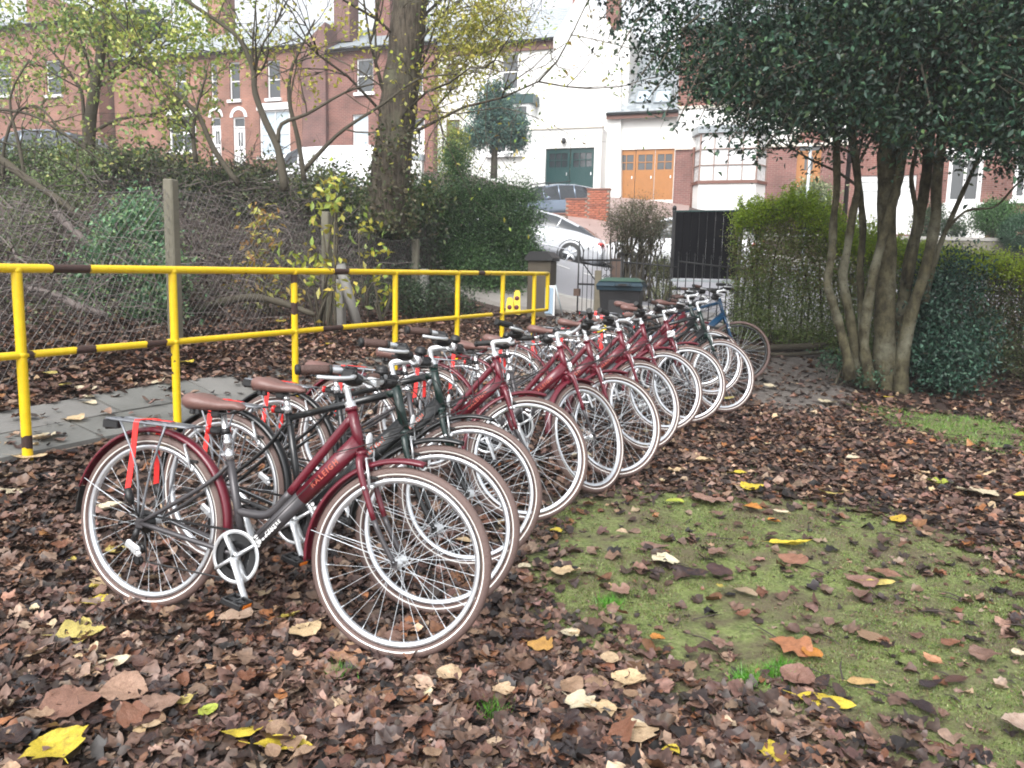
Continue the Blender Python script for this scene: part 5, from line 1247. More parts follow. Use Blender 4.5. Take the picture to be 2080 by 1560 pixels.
# ================================================================== WHEELIE BIN
bl = at(1262, 625, 11.6); zg_ = H(bl.x, bl.y); ztop = at(1262, 578, 11.6).z; hb = ztop - zg_
t = thing('wheelie_bin', 'black wheelie bin with green and dark lid by the gate', 'bin', (bl.x, bl.y, zg_), R(-14))
def frustum(z0, z1, a0, b0, a1, b1):
    return [(-a0, -b0, z0), (a0, -b0, z0), (a0, b0, z0), (-a0, b0, z0), (-a1, -b1, z1), (a1, -b1, z1), (a1, b1, z1), (-a1, b1, z1)], [(3, 2, 1, 0), (4, 5, 6, 7), (0, 1, 5, 4), (1, 2, 6, 5), (2, 3, 7, 6), (3, 0, 4, 7)]
b = MB(); b.add(*frustum(.06, hb - .08, .24, .24, .29, .34)); b.box((0, -.345, hb * .5), (.3, .01, .35)); b.build('body', M['bin_body'], t)
b = MB(); b.add(*frustum(hb - .08, hb - .02, .32, .37, .33, .38)); b.add(*frustum(hb - .02, hb + .045, .335, .40, .30, .33)); b.build('rim', M['bin_lid'], t)
l = MB().add(*frustum(hb + .046, hb + .10, .31, .35, .22, .20)).build('lid', M['bin_green'], t)
MB().box((.05, -.41, hb + .0), (.22, .06, .05), bev=.01).build('handle', M['bin_lid'], t)
MB().box((.05, -.445, hb + .0), (.12, .006, .03)).build('handle_recess', M['rubber'], t)
for s in (-1, 1): MB().lathe([(0, -.025), (.1, -.025), (.1, .025), (0, .025)], 16, (s * .27, .30, .1), 'x').build('wheel', M['rubber'], t)

# ================================================================== folding floor sign and A-board by the gate
q = at(1042, 640, 13.2); t = thing('caution_sign', 'yellow folding floor sign with dark red spots at the end of the railing', 'sign', (q.x, q.y, H(q.x, q.y)), R(-10))
for k, (x, hh) in enumerate(((-.06, .28), (.05, .40))):
    o = MB().prism([(-.07, 0), (.07, 0), (.05, hh * .9), (.03, hh), (-.03, hh), (-.05, hh * .9)], (x, .05 * k, 0.06), (1, 0, 0), (0, .12, 1), .02).build('panel', M['cone_yellow'], t)
    for zz in (.12, .27)[:1 + k]: MB().lathe([(0, -.001), (.04, -.001), (.04, .0)], 12, (x, .05 * k - .024 + (zz) * .12, zz + .06), 'y').build('spot', M['maroon'], o)
q = at(1114, 640, 13.0); t = thing('pavement_sign', 'blue and white A-board on the pavement behind the railing end', 'sign', (q.x, q.y, H(q.x, q.y)), R(-55))
MB().box((0, 0, .3), (.20, .03, .44), bev=.01).build('board', M['blue_white'], t)
MB().box((0, .03, .3), (.23, .03, .50), bev=.01).build('frame', M['white_paint'], t)
for s in (-1, 1): MB().tube([(s * .14, .02, .56), (s * .15, .2, 0)], .012, 6).build('leg', M['galv'], t)


# ================================================================== VEHICLES
def car(name, label, loc, head, L, Wd, Ht, paint, roofline, bonnet, cat='car', hub='alloy', bars=False, plate=None, rear=True, glass_from=0):
    """side outline lofted across the width. +x is the nose"""
    t = thing(name, label, cat, loc, head); hw = Wd / 2
    n = 22; body = MB(); rings = []
    for i in range(n + 1):
        u = i / n; x = -L / 2 + L * u
        ends = min(1, (min(u, 1 - u) * n / 2.0 + .18)) ** .5; zt_ = np.interp(u, *bonnet) * Ht; zb_ = .22 + (.12 if u < .04 or u > .96 else 0)
        w_ = hw * (.86 + .14 * ends)
        rings.append([(x, -w_ * .86, zb_), (x, -w_, zb_ + .12), (x, -w_, (zb_ + zt_) / 2 + .05), (x, -w_ * .95, zt_ - .06), (x, -w_ * .84, zt_), (x, 0, zt_ + .03), (x, w_ * .84, zt_), (x, w_ * .95, zt_ - .06), (x, w_, (zb_ + zt_) / 2 + .05), (x, w_, zb_ + .12), (x, w_ * .86, zb_)])
    k = len(rings[0]); vs = [v for r in rings for v in r]; fs = [(i * k + j, (i + 1) * k + j, (i + 1) * k + (j + 1) % k, i * k + (j + 1) % k) for i in range(n) for j in range(k)]
    fs = [f[::-1] for f in fs] + [tuple(range(k)), tuple(n * k + j for j in range(k))[::-1]]
    body.add(vs, fs, 0, True); bo = body.build('body', M[paint], t)
    gh = MB(); rings = []; xs = roofline[0]
    for u, zt_ in zip(*roofline):
        x = -L / 2 + L * u; zb_ = np.interp(u, *bonnet) * Ht - .02; f_ = max(0, (zt_ * Ht - zb_)) / (Ht * .35); w1 = hw * .86; w2 = hw * (.86 - .16 * min(1, f_)); zt2 = zt_ * Ht
        rings.append([(x, -w1, zb_), (x, -w2, zt2 - .05), (x, -w2 * .88, zt2), (x, 0, zt2 + .02), (x, w2 * .88, zt2), (x, w2, zt2 - .05), (x, w1, zb_)])
    k = 7; nn = len(rings); vs = [v for r in rings for v in r]
    fg = [(i * k + j, i * k + j + 1, (i + 1) * k + j + 1, (i + 1) * k + j) for i in range(nn - 1) for j in range(k - 1)]
    ms = []
    for i in range(nn - 1):
        for j in range(k - 1):
            slope = abs(roofline[1][i + 1] - roofline[1][i]) * Ht / ((roofline[0][i + 1] - roofline[0][i]) * L)
            glass = ((j in (0, 5)) or slope > .28) and roofline[0][i] >= glass_from
            ms.append(1 if glass else 0)
    b0 = len(gh.v); gh.v += vs; gh.f += [tuple(f) for f in fg]; gh.m += ms; gh.s += [True] * len(fg)
    gh.build('cabin', [M[paint], M['glass']], t)
    for u in (.33, .50, .66):   # pillars
        if roofline[0][0] < u < roofline[0][-1]:
            zt_ = np.interp(u, *roofline) * Ht; zb_ = np.interp(u, *bonnet) * Ht
            for s in (-1, 1): MB().tube([(-L / 2 + L * u, s * hw * .87, zb_ - .02), (-L / 2 + L * u - .02, s * hw * .705, zt_ - .03)], .028, 6).build('pillar', M[paint], t)
    for u in (.19, .80):
        for s in (-1, 1):
            x = -L / 2 + L * u
            MB().lathe([(.35, 0), (.37, .012), (.39, 0)], 28, (x, s * (hw - .004) , .33), 'y').build('wheel_arch', M['rubber'], t)
            w_ = MB().lathe([(.2, -.1), (.30, -.1), (.325, -.07), (.325, .07), (.30, .1), (.2, .1)], 28, (x, s * (hw - .09), .325), 'y').build('wheel', M['rubber'], t)
            r_ = MB(); r_.lathe([(.2, .095), (.225, .10), (.235, .09)] if s > 0 else [(.2, -.095), (.225, -.10), (.235, -.09)], 24, (x, s * (hw - .09), .325), 'y')
            for q in range(5):
                a = q * 2 * math.pi / 5; r_.tube([(x, s * (hw + .0), .325), (x + .21 * math.cos(a), s * (hw + .0), .325 + .21 * math.sin(a))], [.045, .03], 5)
            r_.build('rim', M[hub], w_)
    for s in (-1, 1):
        MB().ell((L / 2 - .22, s * hw * .74, np.interp(.95, *bonnet) * Ht - .12), (.16, .17, .08), 10).build('headlight', M['reflector_clear'], t)
        MB().ell((-L / 2 + .12, s * hw * .76, np.interp(.05, *bonnet) * Ht - .14), (.12, .18, .06), 10).build('tail_light', M['car_red_light'], t)
        MB().ell((L * .16, s * (hw + .06), np.interp(.6, *bonnet) * Ht + .05), (.09, .09, .07), 10).build('mirror', M[paint], t)
        MB().tube([(-L * .30, s * (hw * .995), .42), (-L * .28 + L * .56, s * (hw * .995), .40)], .02, 5).build('sill_trim', M[paint], t)
        MB().box((.0, s * (hw * .985), .62), (.14, .02, .025), bev=.004).build('door_handle', M[paint], t)
    if plate: MB().box((-L / 2 - .012, 0, .52), (.012, .52, .11)).build('number_plate', M[plate], t)
    if bars:
        for u in (.36, .58):
            o = MB(); x = -L / 2 + L * u; z = np.interp(u, *roofline) * Ht
            o.tube([(x, -hw * .75, z + .10), (x, hw * .75, z + .10)], .018, 6)
            for s in (-1, 1): o.tube([(x, s * hw * .62, z - .02), (x, s * hw * .62, z + .10)], .016, 6)
            o.build('roof_bar', M['iron'], t)
    return t
def carloc(px, py, Y): q = at(px, py, Y); return (q.x, q.y, H(q.x, q.y) + .0)
c1 = carloc(1085, 530, 22.6)
def tilt(o, head):
    d = Vector((math.cos(head), math.sin(head))); l = Vector(o.location); pz_ = (H(l.x + d.x, l.y + d.y) - H(l.x - d.x, l.y - d.y)) / 2; s_ = Vector((-d.y, d.x)); rz_ = (H(l.x + s_.x * .8, l.y + s_.y * .8) - H(l.x - s_.x * .8, l.y - s_.y * .8)) / 1.6
    o.rotation_euler = (Matrix.Rotation(head, 3, 'Z') @ Matrix.Rotation(-math.atan(pz_), 3, 'Y') @ Matrix.Rotation(math.atan(rz_), 3, 'X')).to_euler()
hd = R(180 - 24)
c = car('sports_car', 'silver sports coupe parked on the road beyond the gate', c1, hd, 4.3, 1.8, 1.3, 'car_silver',
        ([.06, .2, .36, .5, .58, .72], [.66, .86, .985, 1.0, .96, .70]), ([0, .03, .2, .5, .72, .9, 1], [.5, .68, .74, .70, .68, .6, .45]), plate='plate_yellow'); tilt(c, hd)
q = at(1116, 425, 29.5); hd = R(-146)
c = car('parked_car', 'blue-grey hatchback with black roof bars on the sloping driveway', (q.x, q.y, H(q.x, q.y)), hd, 4.2, 1.75, 1.5, 'car_blue',
        ([.03, .1, .3, .5, .62, .78], [.7, .9, .99, 1, .95, .66]), ([0, .03, .3, .6, .78, .95, 1], [.5, .64, .64, .63, .62, .5, .42]), bars=True)
c.rotation_euler = (Matrix.Rotation(hd, 3, 'Z') @ Matrix.Rotation(R(5), 3, 'Y')).to_euler(); c.location.z = at(1118, 373, 29.5).z - 1.56
q = at(1360, 520, 21.5); hd = R(180 - 24)
c = car('parked_car', 'white car mostly hidden behind the pruned shrub', carloc(1385, 520, 21.3), hd, 4.1, 1.75, 1.45, 'car_white',
        ([.03, .1, .3, .5, .62, .78], [.7, .9, .99, 1, .95, .66]), ([0, .03, .3, .6, .78, .95, 1], [.5, .64, .64, .63, .62, .5, .42])); tilt(c, hd)
q = at(670, 370, 29.0); hd = R(180 - 19)
c = car('white_van', 'white van parked in front of the bay brick house', (q.x, q.y, at(670, 418, 29).z), hd, 4.6, 1.95, 2.0, 'car_white',
        ([.01, .04, .4, .68, .78, .86], [.9, .985, 1.0, .99, .9, .62]), ([0, .02, .4, .8, .9, 1], [.6, .66, .64, .62, .55, .4]), cat='van', glass_from=.6)
q = at(85, 345, 24.0)
c = car('parked_car', 'pale car half hidden behind the weedy bush', (q.x, q.y, at(85, 372, 24).z), R(165), 4.2, 1.75, 1.45, 'car_blue',
        ([.03, .1, .3, .5, .62, .78], [.7, .9, .99, 1, .95, .66]), ([0, .03, .3, .6, .78, .95, 1], [.5, .64, .64, .63, .62, .5, .42]))
# garden wall with grey coping below the brick house
wq0, wq1 = at(762, 330, 33), at(866, 350, 33); zgw = H(wq0.x, wq0.y)
t = thing('garden_wall', 'white rendered garden wall with sloping grey coping', 'wall', (wq0.x, wq0.y, 0), R(-19)); Lw = (wq1 - wq0).xy.length
za, zb__ = at(810, 314, 33).z, at(860, 330, 33).z
MB().prism([(-3.4, zgw - 2), (Lw, zgw - 2), (Lw, zb__), (0, za), (-3.4, za)], (0, .2, 0), (1, 0, 0), (0, 0, 1), .2).build('wall_face', M['white_render'], t)
MB().prism([(-.3, za), (Lw + .05, zb__ - .02), (Lw + .05, zb__ + .22), (-.3, za + .24)], (0, .25, 0), (1, 0, 0), (0, 0, 1), .3).build('coping', M['slate'], t)
# low wall under right-hand gardens
wq0, wq1 = at(1740, 480, 25.5), at(2120, 492, 24.2); t = thing('garden_wall', 'low dark stone garden wall in front of the clipped bushes', 'wall', (wq0.x, wq0.y, 0), math.atan2(wq1.y - wq0.y, wq1.x - wq0.x)); Lw = (wq1 - wq0).xy.length
MB().prism([(-6, 0), (Lw, 0), (Lw, wq1.z), (-6, wq0.z)], (0, .2, 0), (1, 0, 0), (0, 0, 1), .2).build('wall_face', M['concrete'], t)
MB().prism([(-6, wq0.z), (Lw, wq1.z), (Lw, wq1.z + .1), (-6, wq0.z + .1)], (0, .23, 0), (1, 0, 0), (0, 0, 1), .26).build('coping', M['concrete_grey'], t)
# white rendered front boundary below bay window is part of the house (bay_base)

# ================================================================== thin volume added to lift shadows and veil the distance
def add_haze(dens):
    mt = bpy.data.materials.new('haze'); mt.use_nodes = True; t = mt.node_tree; t.nodes.clear(); o_ = t.nodes.new('ShaderNodeOutputMaterial'); v = t.nodes.new('ShaderNodeVolumePrincipled')
    v.inputs['Color'].default_value = (.93, .95, .98, 1); v.inputs['Density'].default_value = dens; v.inputs['Anisotropy'].default_value = .2; t.links.new(v.outputs[0], o_.inputs['Volume'])
    tag(MB().box((0, 145, 10), (330, 312, 24)).build('haze', mt), 'thin pale damp haze filling the air', kind='stuff')
HAZE = 0.0022
add_haze(HAZE)
# ================================================================== BICYCLES
WR = .358; HX_R, HX_F = -.575, .555
AX = Vector((-math.cos(R(70)), 0, math.sin(R(70)))); AP = Vector((.508, 0, .342))     # steering axis
def axp(z): return AP + AX * ((z - AP.z) / AX.z)
FCURVE = None
def text_mesh(txt, size, mt, ext=.0008, bold=True):
    cu = bpy.data.curves.new('t', 'FONT'); cu.body = txt; cu.size = size; cu.extrude = ext; cu.align_x = 'CENTER'; cu.align_y = 'CENTER'; cu.space_character = 1.35; cu.resolution_u = 3
    if bold: cu.offset = size * .02
    ob = bpy.data.objects.new('t', cu); COL.objects.link(ob); bpy.context.view_layer.update()
    me = bpy.data.meshes.new_from_object(ob.evaluated_get(bpy.context.evaluated_depsgraph_get())); bpy.data.objects.remove(ob); bpy.data.curves.remove(cu)
    me.materials.clear(); me.materials.append(mt); return me
TXT_R = text_mesh('RALEIGH', .03, M['letter_red']); TXT_R.name = 'wordmark'
TXT_C = text_mesh('CENTRE', .019, M['letter_white']); TXT_C.name = 'lettering'

# ---- wheel meshes (about the hub at origin, axis y)
def tyre_mesh(mt='tyre', line=True, rr=.0195):
    prof = []; mats = []; n = 24
    for k in range(n):
        a = 2 * math.pi * k / n; prof.append((WR - rr + rr * math.cos(a), rr * .95 * math.sin(a)))
    for k in range(n): mats.append(1 if line and k in (7, 16) else 0)
    return MB().lathe(prof, 72, axis='y', mats=mats, closed=True).mesh('tyre', [M[mt], M['tyre_line']])
def rim_mesh(mt='rim'):
    prof = [(.313, -.0125), (.316, -.011), (.316, .011), (.313, .0125), (.302, .0115), (.296, .006), (.296, -.006), (.302, -.0115)]
    return MB().lathe(prof, 72, axis='y', closed=True).mesh('rim', M[mt])
def hub_mesh(w_, disc=False):
    b = MB().lathe([(0, -w_), (.008, -w_), (.010, -w_ + .01), (.021, -.034), (.021, -.030), (.012, -.026), (.012, .026), (.021, .030), (.021, .034), (.010, w_ - .01), (.008, w_), (0, w_)], 14, axis='y')
    return b.mesh('hub', M['alloy'])
def spoke_mesh(n=32, w0=.032):
    """one spoke mesh, plus the matrices that lay it round the hub"""
    ms = []; sp = []
    for side in (1, -1):
        for dr in (1, -1):
            h0 = -dr * R(48); p0 = Vector((.019 * math.cos(h0), side * w0, .019 * math.sin(h0))); a = dr * R(22.5)
            p1 = Vector((.298 * math.cos(a), side * .003, .297 * math.sin(a)))
            b = MB().tube([p0, p1], .001, 3, cap=False); b.tube([p1.lerp(p0, .05), p1], .002, 4, cap=False); sp.append(b.mesh('spoke', M['spoke']))
    out = []
    for k in range(n):
        q = k % 4; a = 2 * math.pi * k / n
        out.append((sp[[0, 2, 1, 3][q]], Matrix.Rotation(-a, 4, 'Y')))
    return out
TYRE = tyre_mesh(); RIM = rim_mesh(); RIMB = rim_mesh('black_gloss'); TYREB = tyre_mesh('tyre', False, .016); HUBF = hub_mesh(.05); HUBR = hub_mesh(.063); SPK = spoke_mesh()
def spokes_joined():
    b = MB()
    for me, mx in SPK:
        b.add([mx @ v.co for v in me.vertices], [tuple(p.vertices) for p in me.polygons], 0, True)
    return b.mesh('spokes', M['spoke'])
SPJ = spokes_joined()
CASS = MB()
for k in range(7): CASS.lathe([(0, -.028 - k * .0042), (.018 + .0045 * (6 - k) * .9 + .006, -.028 - k * .0042), (.018 + .0045 * (6 - k) * .9 + .006, -.030 - k * .0042), (0, -.030 - k * .0042)], 20, axis='y')
CASS = CASS.mesh('cassette', M['black_plastic'])

def guard_mesh(a0, a1, mt, rad=.381, w_=.026, flap=False):
    b = MB(); n = 40; vs = []
    prof = [(-w_, -.012), (-w_ * .85, .001), (-w_ * .45, .008), (0, .010), (w_ * .45, .008), (w_ * .85, .001), (w_, -.012), (w_ * .8, -.006), (w_ * .4, .004), (0, .006), (-w_ * .4, .004), (-w_ * .8, -.006)]
    for i in range(n + 1):
        a = R(a0 + (a1 - a0) * i / n)
        for (y, h) in prof: vs.append(((rad + h) * math.cos(a), y, (rad + h) * math.sin(a)))
    k = len(prof); fs = [(i * k + j, (i + 1) * k + j, (i + 1) * k + (j + 1) % k, i * k + (j + 1) % k) for i in range(n) for j in range(k)] + [tuple(range(k)), tuple(n * k + j for j in range(k))[::-1]]
    return b.add(vs, fs, 0, True).mesh('mudguard', M[mt])
def tube2(b, p0, p1, r0, r1, split, n=12, sq=None):
    """tube with a two-tone paint break at fraction split: first part material 0, rest material 1"""
    p0, p1 = Vector(p0), Vector(p1); pm = p0.lerp(p1, split); rm = r0 + (r1 - r0) * split
    b.tube([p0, pm], [r0, rm], n, 0, sq=sq); b.tube([pm, p1], [rm, r1], n, 1, sq=sq)
BB = Vector((-.115, 0, .288)); HT_, HB_ = axp(.915), axp(.745)
def seatp(z, k=74): return Vector((BB.x - (z - BB.z) / math.tan(R(k)), 0, z))
def frame_red():
    b = MB()
    b.tube([HB_, HT_], .0205, 14, 0); b.tube([HB_ - AX * .004, HB_ + AX * .012], .024, 14, 0); b.tube([HT_ - AX * .012, HT_ + AX * .003], .024, 14, 0)
    tube2(b, axp(.792), BB + Vector((.012, 0, .012)), .0275, .0235, .50, 16, 1.28)
    P = catmull([axp(.885), Vector((.16, 0, .685)), Vector((.05, 0, .535)), Vector((-.005, 0, .472)), Vector((-.06, 0, .452)), seatp(.452)], 5)
    cut = min(range(len(P)), key=lambda i: abs(P[i].x - .075))
    b.tube(P[:cut + 1], .0165, 12, 0, sq=1.05); b.tube(P[cut:], .0165, 12, 1, sq=1.05)
    b.tube([BB, seatp(.66)], .0165, 12, 1)
    b.tube([BB - Vector((0, .036, 0)), BB + Vector((0, .036, 0))], .022, 14, 1)
    for s in (-1, 1):
        b.tube(catmull([BB + Vector((-.02, s * .018, -.002)), Vector((-.22, s * .04, .302)), Vector((HX_R, s * .064, WR))], 4), [.011] * 8 + [.008], 8, 1)
        b.tube(catmull([seatp(.635) + Vector((-.005, s * .012, 0)), Vector((-.3, s * .036, .545)), Vector((HX_R, s * .064, WR))], 4), [.009] * 8 + [.0075], 8, 1)
        b.box((HX_R, s * .066, WR), (.035, .006, .04), 1)
    return b.mesh('frame', [M['red_paint'], M['frame_grey']])
def frame_diamond(c0, c1, name='frame', step=False):
    b = MB(); st = seatp(.76); HT_ = axp(.958)
    b.tube([HB_, HT_], .021, 14, 0); b.tube([HB_ - AX * .004, HB_ + AX * .012], .025, 14, 0); b.tube([HT_ - AX * .012, HT_ + AX * .003], .025, 14, 0)
    b.tube([axp(.78), BB + Vector((.012, 0, .012))], [.0275, .0245], 16, 1, sq=1.45)
    if step: b.tube(catmull([axp(.88), Vector((.05, 0, .70)), seatp(.60)], 4), .0175, 12, 0)
    else: tube2(b, axp(.915), seatp(.735), .018, .015, .08, 12)
    b.tube([BB, st], .0165, 12, 1); b.tube([BB - Vector((0, .036, 0)), BB + Vector((0, .036, 0))], .022, 14, 1)
    zz = .58 if step else .72
    for s in (-1, 1):
        b.tube(catmull([BB + Vector((-.02, s * .018, -.002)), Vector((-.22, s * .04, .302)), Vector((HX_R, s * .064, WR))], 4), [.011] * 8 + [.008], 8, 1)
        b.tube(catmull([seatp(zz) + Vector((-.005, s * .012, 0)), Vector((-.34, s * .036, .57 if not step else .50)), Vector((HX_R, s * .064, WR))], 4), [.009] * 8 + [.0075], 8, 1)
        b.box((HX_R, s * .066, WR), (.035, .006, .04), 1)
    return b.mesh(name, [M[c0], M[c1]])
def fork_mesh(c0, c1, split=.52):
    b = MB(); cr = axp(.738)
    b.tube([axp(.70), HB_], .019, 12, 0)
    for s in (-1, 1):
        P = catmull([axp(.735) + Vector((0, s * .006, 0)), axp(.725) + Vector((0, s * .034, 0)), axp(.68) + Vector((0, s * .049, 0)), axp(.60) + Vector((.004, s * .052, 0)), axp(.48) + Vector((.016, s * .052, 0)), Vector((HX_F, s * .052, WR))], 4)
        c = min(range(len(P)), key=lambda i: abs(P[i].z - split)); rr = [.0165 - .0075 * i / (len(P) - 1) for i in range(len(P))]
        b.tube(P[:c + 1], rr[:c + 1], 10, 0); b.tube(P[c:], rr[c:], 10, 1); b.box((HX_F, s * .052, WR), (.022, .005, .028), 1)
        b.ell(axp(.625) + Vector((.004, s * .066, .0)), (.008, .004, .008), 8, 2)
    return b.mesh('fork', [M[c0], M[c1], M['chrome']])
def stem_mesh():
    b = MB(); b.lathe([(.0, -.016), (.021, -.016), (.023, -.008), (.019, .0), (.023, .006), (.018, .014), (.0, .016)], 14)
    rot = AX.to_track_quat('Z', 'Y').to_matrix(); b.v = [tuple(rot @ Vector(v) + HT_ + AX * .012) for v in b.v]
    b.tube(catmull([HT_, HT_ + AX * .055, HT_ + AX * .085 + Vector((.006, 0, 0)), Vector((.315, 0, 1.008)), CL], 4), [.0125] * 6 + [.0145] * 8 + [.016, .017, .017], 12)
    b.tube([CL - Vector((0, .024, 0)), CL + Vector((0, .024, 0))], .021, 12); b.box(CL + Vector((.016, 0, 0)), (.016, .04, .036), bev=.004)
    return b.mesh('stem', M['alloy'])
CL = Vector((.375, 0, 1.02))
def barpts(s): return [CL + Vector(p) for p in [(0, 0, 0), (.004, s * .05, .001), (.002, s * .09, .008), (-.012, s * .15, .026), (-.025, s * .19, .032), (-.045, s * .238, .033), (-.09, s * .28, .028), (-.138, s * .312, .022)]]
def bar_mesh():
    b = MB(); P = [*catmull(barpts(-1), 3)][::-1] + catmull(barpts(1), 3)[1:]; b.tube(P, .0112, 10); return b.mesh('handlebar', M['alloy'])
def grip_mesh(s, mt):
    P = barpts(s); a = P[5].lerp(P[6], .35); c = P[7] + (P[7] - P[6]) * .05; b = MB()
    b.tube([a.lerp(c, k / 8) for k in range(9)], [.0155, .0165, .0172, .0175, .0175, .0172, .0168, .0165, .0165], 12, 0)
    b.tube([a - (c - a) * .10, a], .0175, 12, 1); d = (c - a).normalized(); b.tube([c, c + d * .012, c + d * .016], [.0185, .0185, .015], 12, 1); return b.mesh('grip', [M[mt], M['rubber']])
def lever_mesh(s):
    P = barpts(s); c = P[4].lerp(P[5], .3); b = MB(); b.tube([P[4], P[4].lerp(P[5], .45)], .0175, 10, 0)
    b.box(c + Vector((.026, 0, -.012)), (.058, .036, .04), 0, bev=.009)
    b.tube(catmull([c + Vector((.045, s * .0, -.014)), c + Vector((.050, s * .035, -.022)), c + Vector((.018, s * .085, -.028)), c + Vector((-.04, s * .115, -.030))], 3), [.011, .0115, .011, .0105, .010, .010, .010, .0098, .0095, .0095], 8, 1, sq=.75); return b.mesh('brake_lever', [M['black_plastic'], M['alloy']])
def shifter_mesh(s):
    P = barpts(s); c = P[3].lerp(P[4], .4); b = MB(); b.tube([P[3].lerp(P[4], .1), P[3].lerp(P[4], .9)], .017, 10)
    b.ell(c + Vector((.012, 0, -.024)), (.042, .032, .026), 12); b.box(c + Vector((-.02, s * .012, -.034)), (.035, .02, .01), bev=.003); b.box(c + Vector((.005, s * .0, .018)), (.03, .026, .012), bev=.004); return b.mesh('gear_shifter', M['black_plastic'])
def bell_mesh():
    P = barpts(1); c = P[2]; b = MB().ell(c + Vector((-.004, .0, .045)), (.026, .026, .02), 14); b.lathe([(.0, 0), (.027, 0), (.029, .006), (.027, .012)], 16, c + Vector((-.004, 0, .03))); b.tube([c, c + Vector((-.004, 0, .03))], .009, 6); b.tube([c - Vector((0, .006, 0)), c + Vector((0, .006, 0))], .015, 8); return b.mesh('bell', M['black_plastic'])
def saddle_mesh(mt='saddle'):
    st = seatp(.85) + Vector((-.03, 0, 0)); n = 14; rings = []; b = MB()
    for i in range(n + 1):
        u = i / n; x = -.135 + .27 * u
        w_ = np.interp(u, [0, .08, .25, .45, .65, .85, .97, 1], [.04, .07, .084, .066, .036, .024, .018, .006]); zt_ = np.interp(u, [0, .1, .3, .6, .85, 1], [.034, .046, .042, .024, .026, .012]); dp = np.interp(u, [0, .1, .35, .6, .9, 1], [.03, .065, .058, .038, .03, .012])
        rings.append([(x, -w_, zt_ - dp * .7), (x, -w_ * 1.02, zt_ - dp * .35), (x, -w_ * .82, zt_ - .006), (x, -w_ * .45, zt_ + .002), (x, 0, zt_ - .004), (x, w_ * .45, zt_ + .002), (x, w_ * .82, zt_ - .006), (x, w_ * 1.02, zt_ - dp * .35), (x, w_, zt_ - dp * .7), (x, w_ * .7, zt_ - dp), (x, -w_ * .7, zt_ - dp)])
    k = len(rings[0]); vs = [Vector(v) + Vector((st.x + .0, 0, st.z + .012)) for r in rings for v in r]
    fs = [(i * k + j, i * k + (j + 1) % k, (i + 1) * k + (j + 1) % k, (i + 1) * k + j) for i in range(n) for j in range(k)] + [tuple(range(k))[::-1], tuple(n * k + j for j in range(k))]
    fs = [f[::-1] for f in fs]
    return b.add(vs, fs, 0, True).mesh('saddle', M[mt])
def srail_mesh():
    st = seatp(.835) + Vector((-.02, 0, 0)); b = MB()
    for s in (-1, 1): b.tube(catmull([st + Vector((-.10, s * .03, .035)), st + Vector((-.05, s * .022, .004)), st + Vector((.04, s * .022, .002)), st + Vector((.10, s * .008, .025))], 3), .0035, 6)
    b.box(st + Vector((0, 0, -.002)), (.04, .06, .03), bev=.006)
    for x in (-.09, -.065): b.lathe([(.012, -.02), (.014, -.013), (.011, -.007), (.014, 0), (.011, .006), (.014, .012)], 10, st + Vector((x, -.045, .01))); 
    return b.mesh('saddle_rails', M['black_plastic'])
def seatpost_mesh(z0=.65):
    b = MB(); b.tube([seatp(z0), seatp(.832)], .0135, 12); b.tube([seatp(z0 - .006), seatp(z0 + .03)], .0185, 12); b.tube([seatp(z0 + .05), seatp(z0 + .075)], .0165, 12); b.box(seatp(z0 + .012) + Vector((-.024, -.0, 0)), (.018, .03, .014), bev=.003); return b.mesh('seat_post', M['chrome'])
def rlight_mesh():
    c = seatp(.765) + Vector((-.045, -.0, .0)); b = MB(); b.tube([seatp(.765 - .012), seatp(.765 + .012)], .0175, 10, 0); b.box(c, (.05, .034, .03), 0, bev=.008); b.lathe([(0, -.008), (.02, -.008), (.018, 0), (0, .002)], 14, c + Vector((-.028, 0, 0)), 'x', 1); b.ell(c + Vector((-.032, -.0, 0)), (.01, .019, .019), 10, 1); return b.mesh('rear_light', [M['black_plastic'], M['reflector_red']])
def rack_mesh():
    b = MB(); z = .765; x0, x1 = -.795, -.40; r = .0055
    for s in (-1, 1):
        b.tube(catmull([(x0, s * .045, z), (x0 + .03, s * .06, z), (x1 - .05, s * .055, z), (x1, s * .03, z)], 3), r, 6)
        for hx in (-.64, -.50): b.tube(catmull([(hx - (.08 if hx < -.55 else -.005), s * .06, z - .002), (hx * .5 + HX_R * .5, s * .072, .58), (HX_R + (-.005 if hx < -.55 else .01), s * .072, WR + .03)], 3), .005, 6)
        b.tube([(x1 + .02, s * .028, z), seatp(.64) + Vector((-.01, s * .02, 0))], .0035, 6)
    for x in (x0, x0 + .13, x0 + .25, x1 - .04, x1): b.tube([(x, -.056 if x > x0 else -.045, z), (x, .056 if x > x0 else .045, z)], .0048, 6)
    for y in (-.02, .02): b.tube([(x0 + .02, y, z + .001), (x1 - .0, y, z + .001)], .004, 5)
    b.box((x1 - .075, 0, z + .003), (.07, .07, .006), bev=.002)
    return b.mesh('luggage_rack', M['rack'])
M['rack'] = mat('rack', (.2, .21, .23), .35, metal=.4)
def rreflector_mesh(): return MB().box((-.81, 0, .74), (.02, .085, .045), 0, bev=.006).box((-.823, 0, .743), (.008, .07, .03), 1, bev=.003).box((-.775, -.055, .743), (.075, .006, .034), 0, bev=.003).mesh('rear_reflector', [M['black_plastic'], M['reflector_red']])
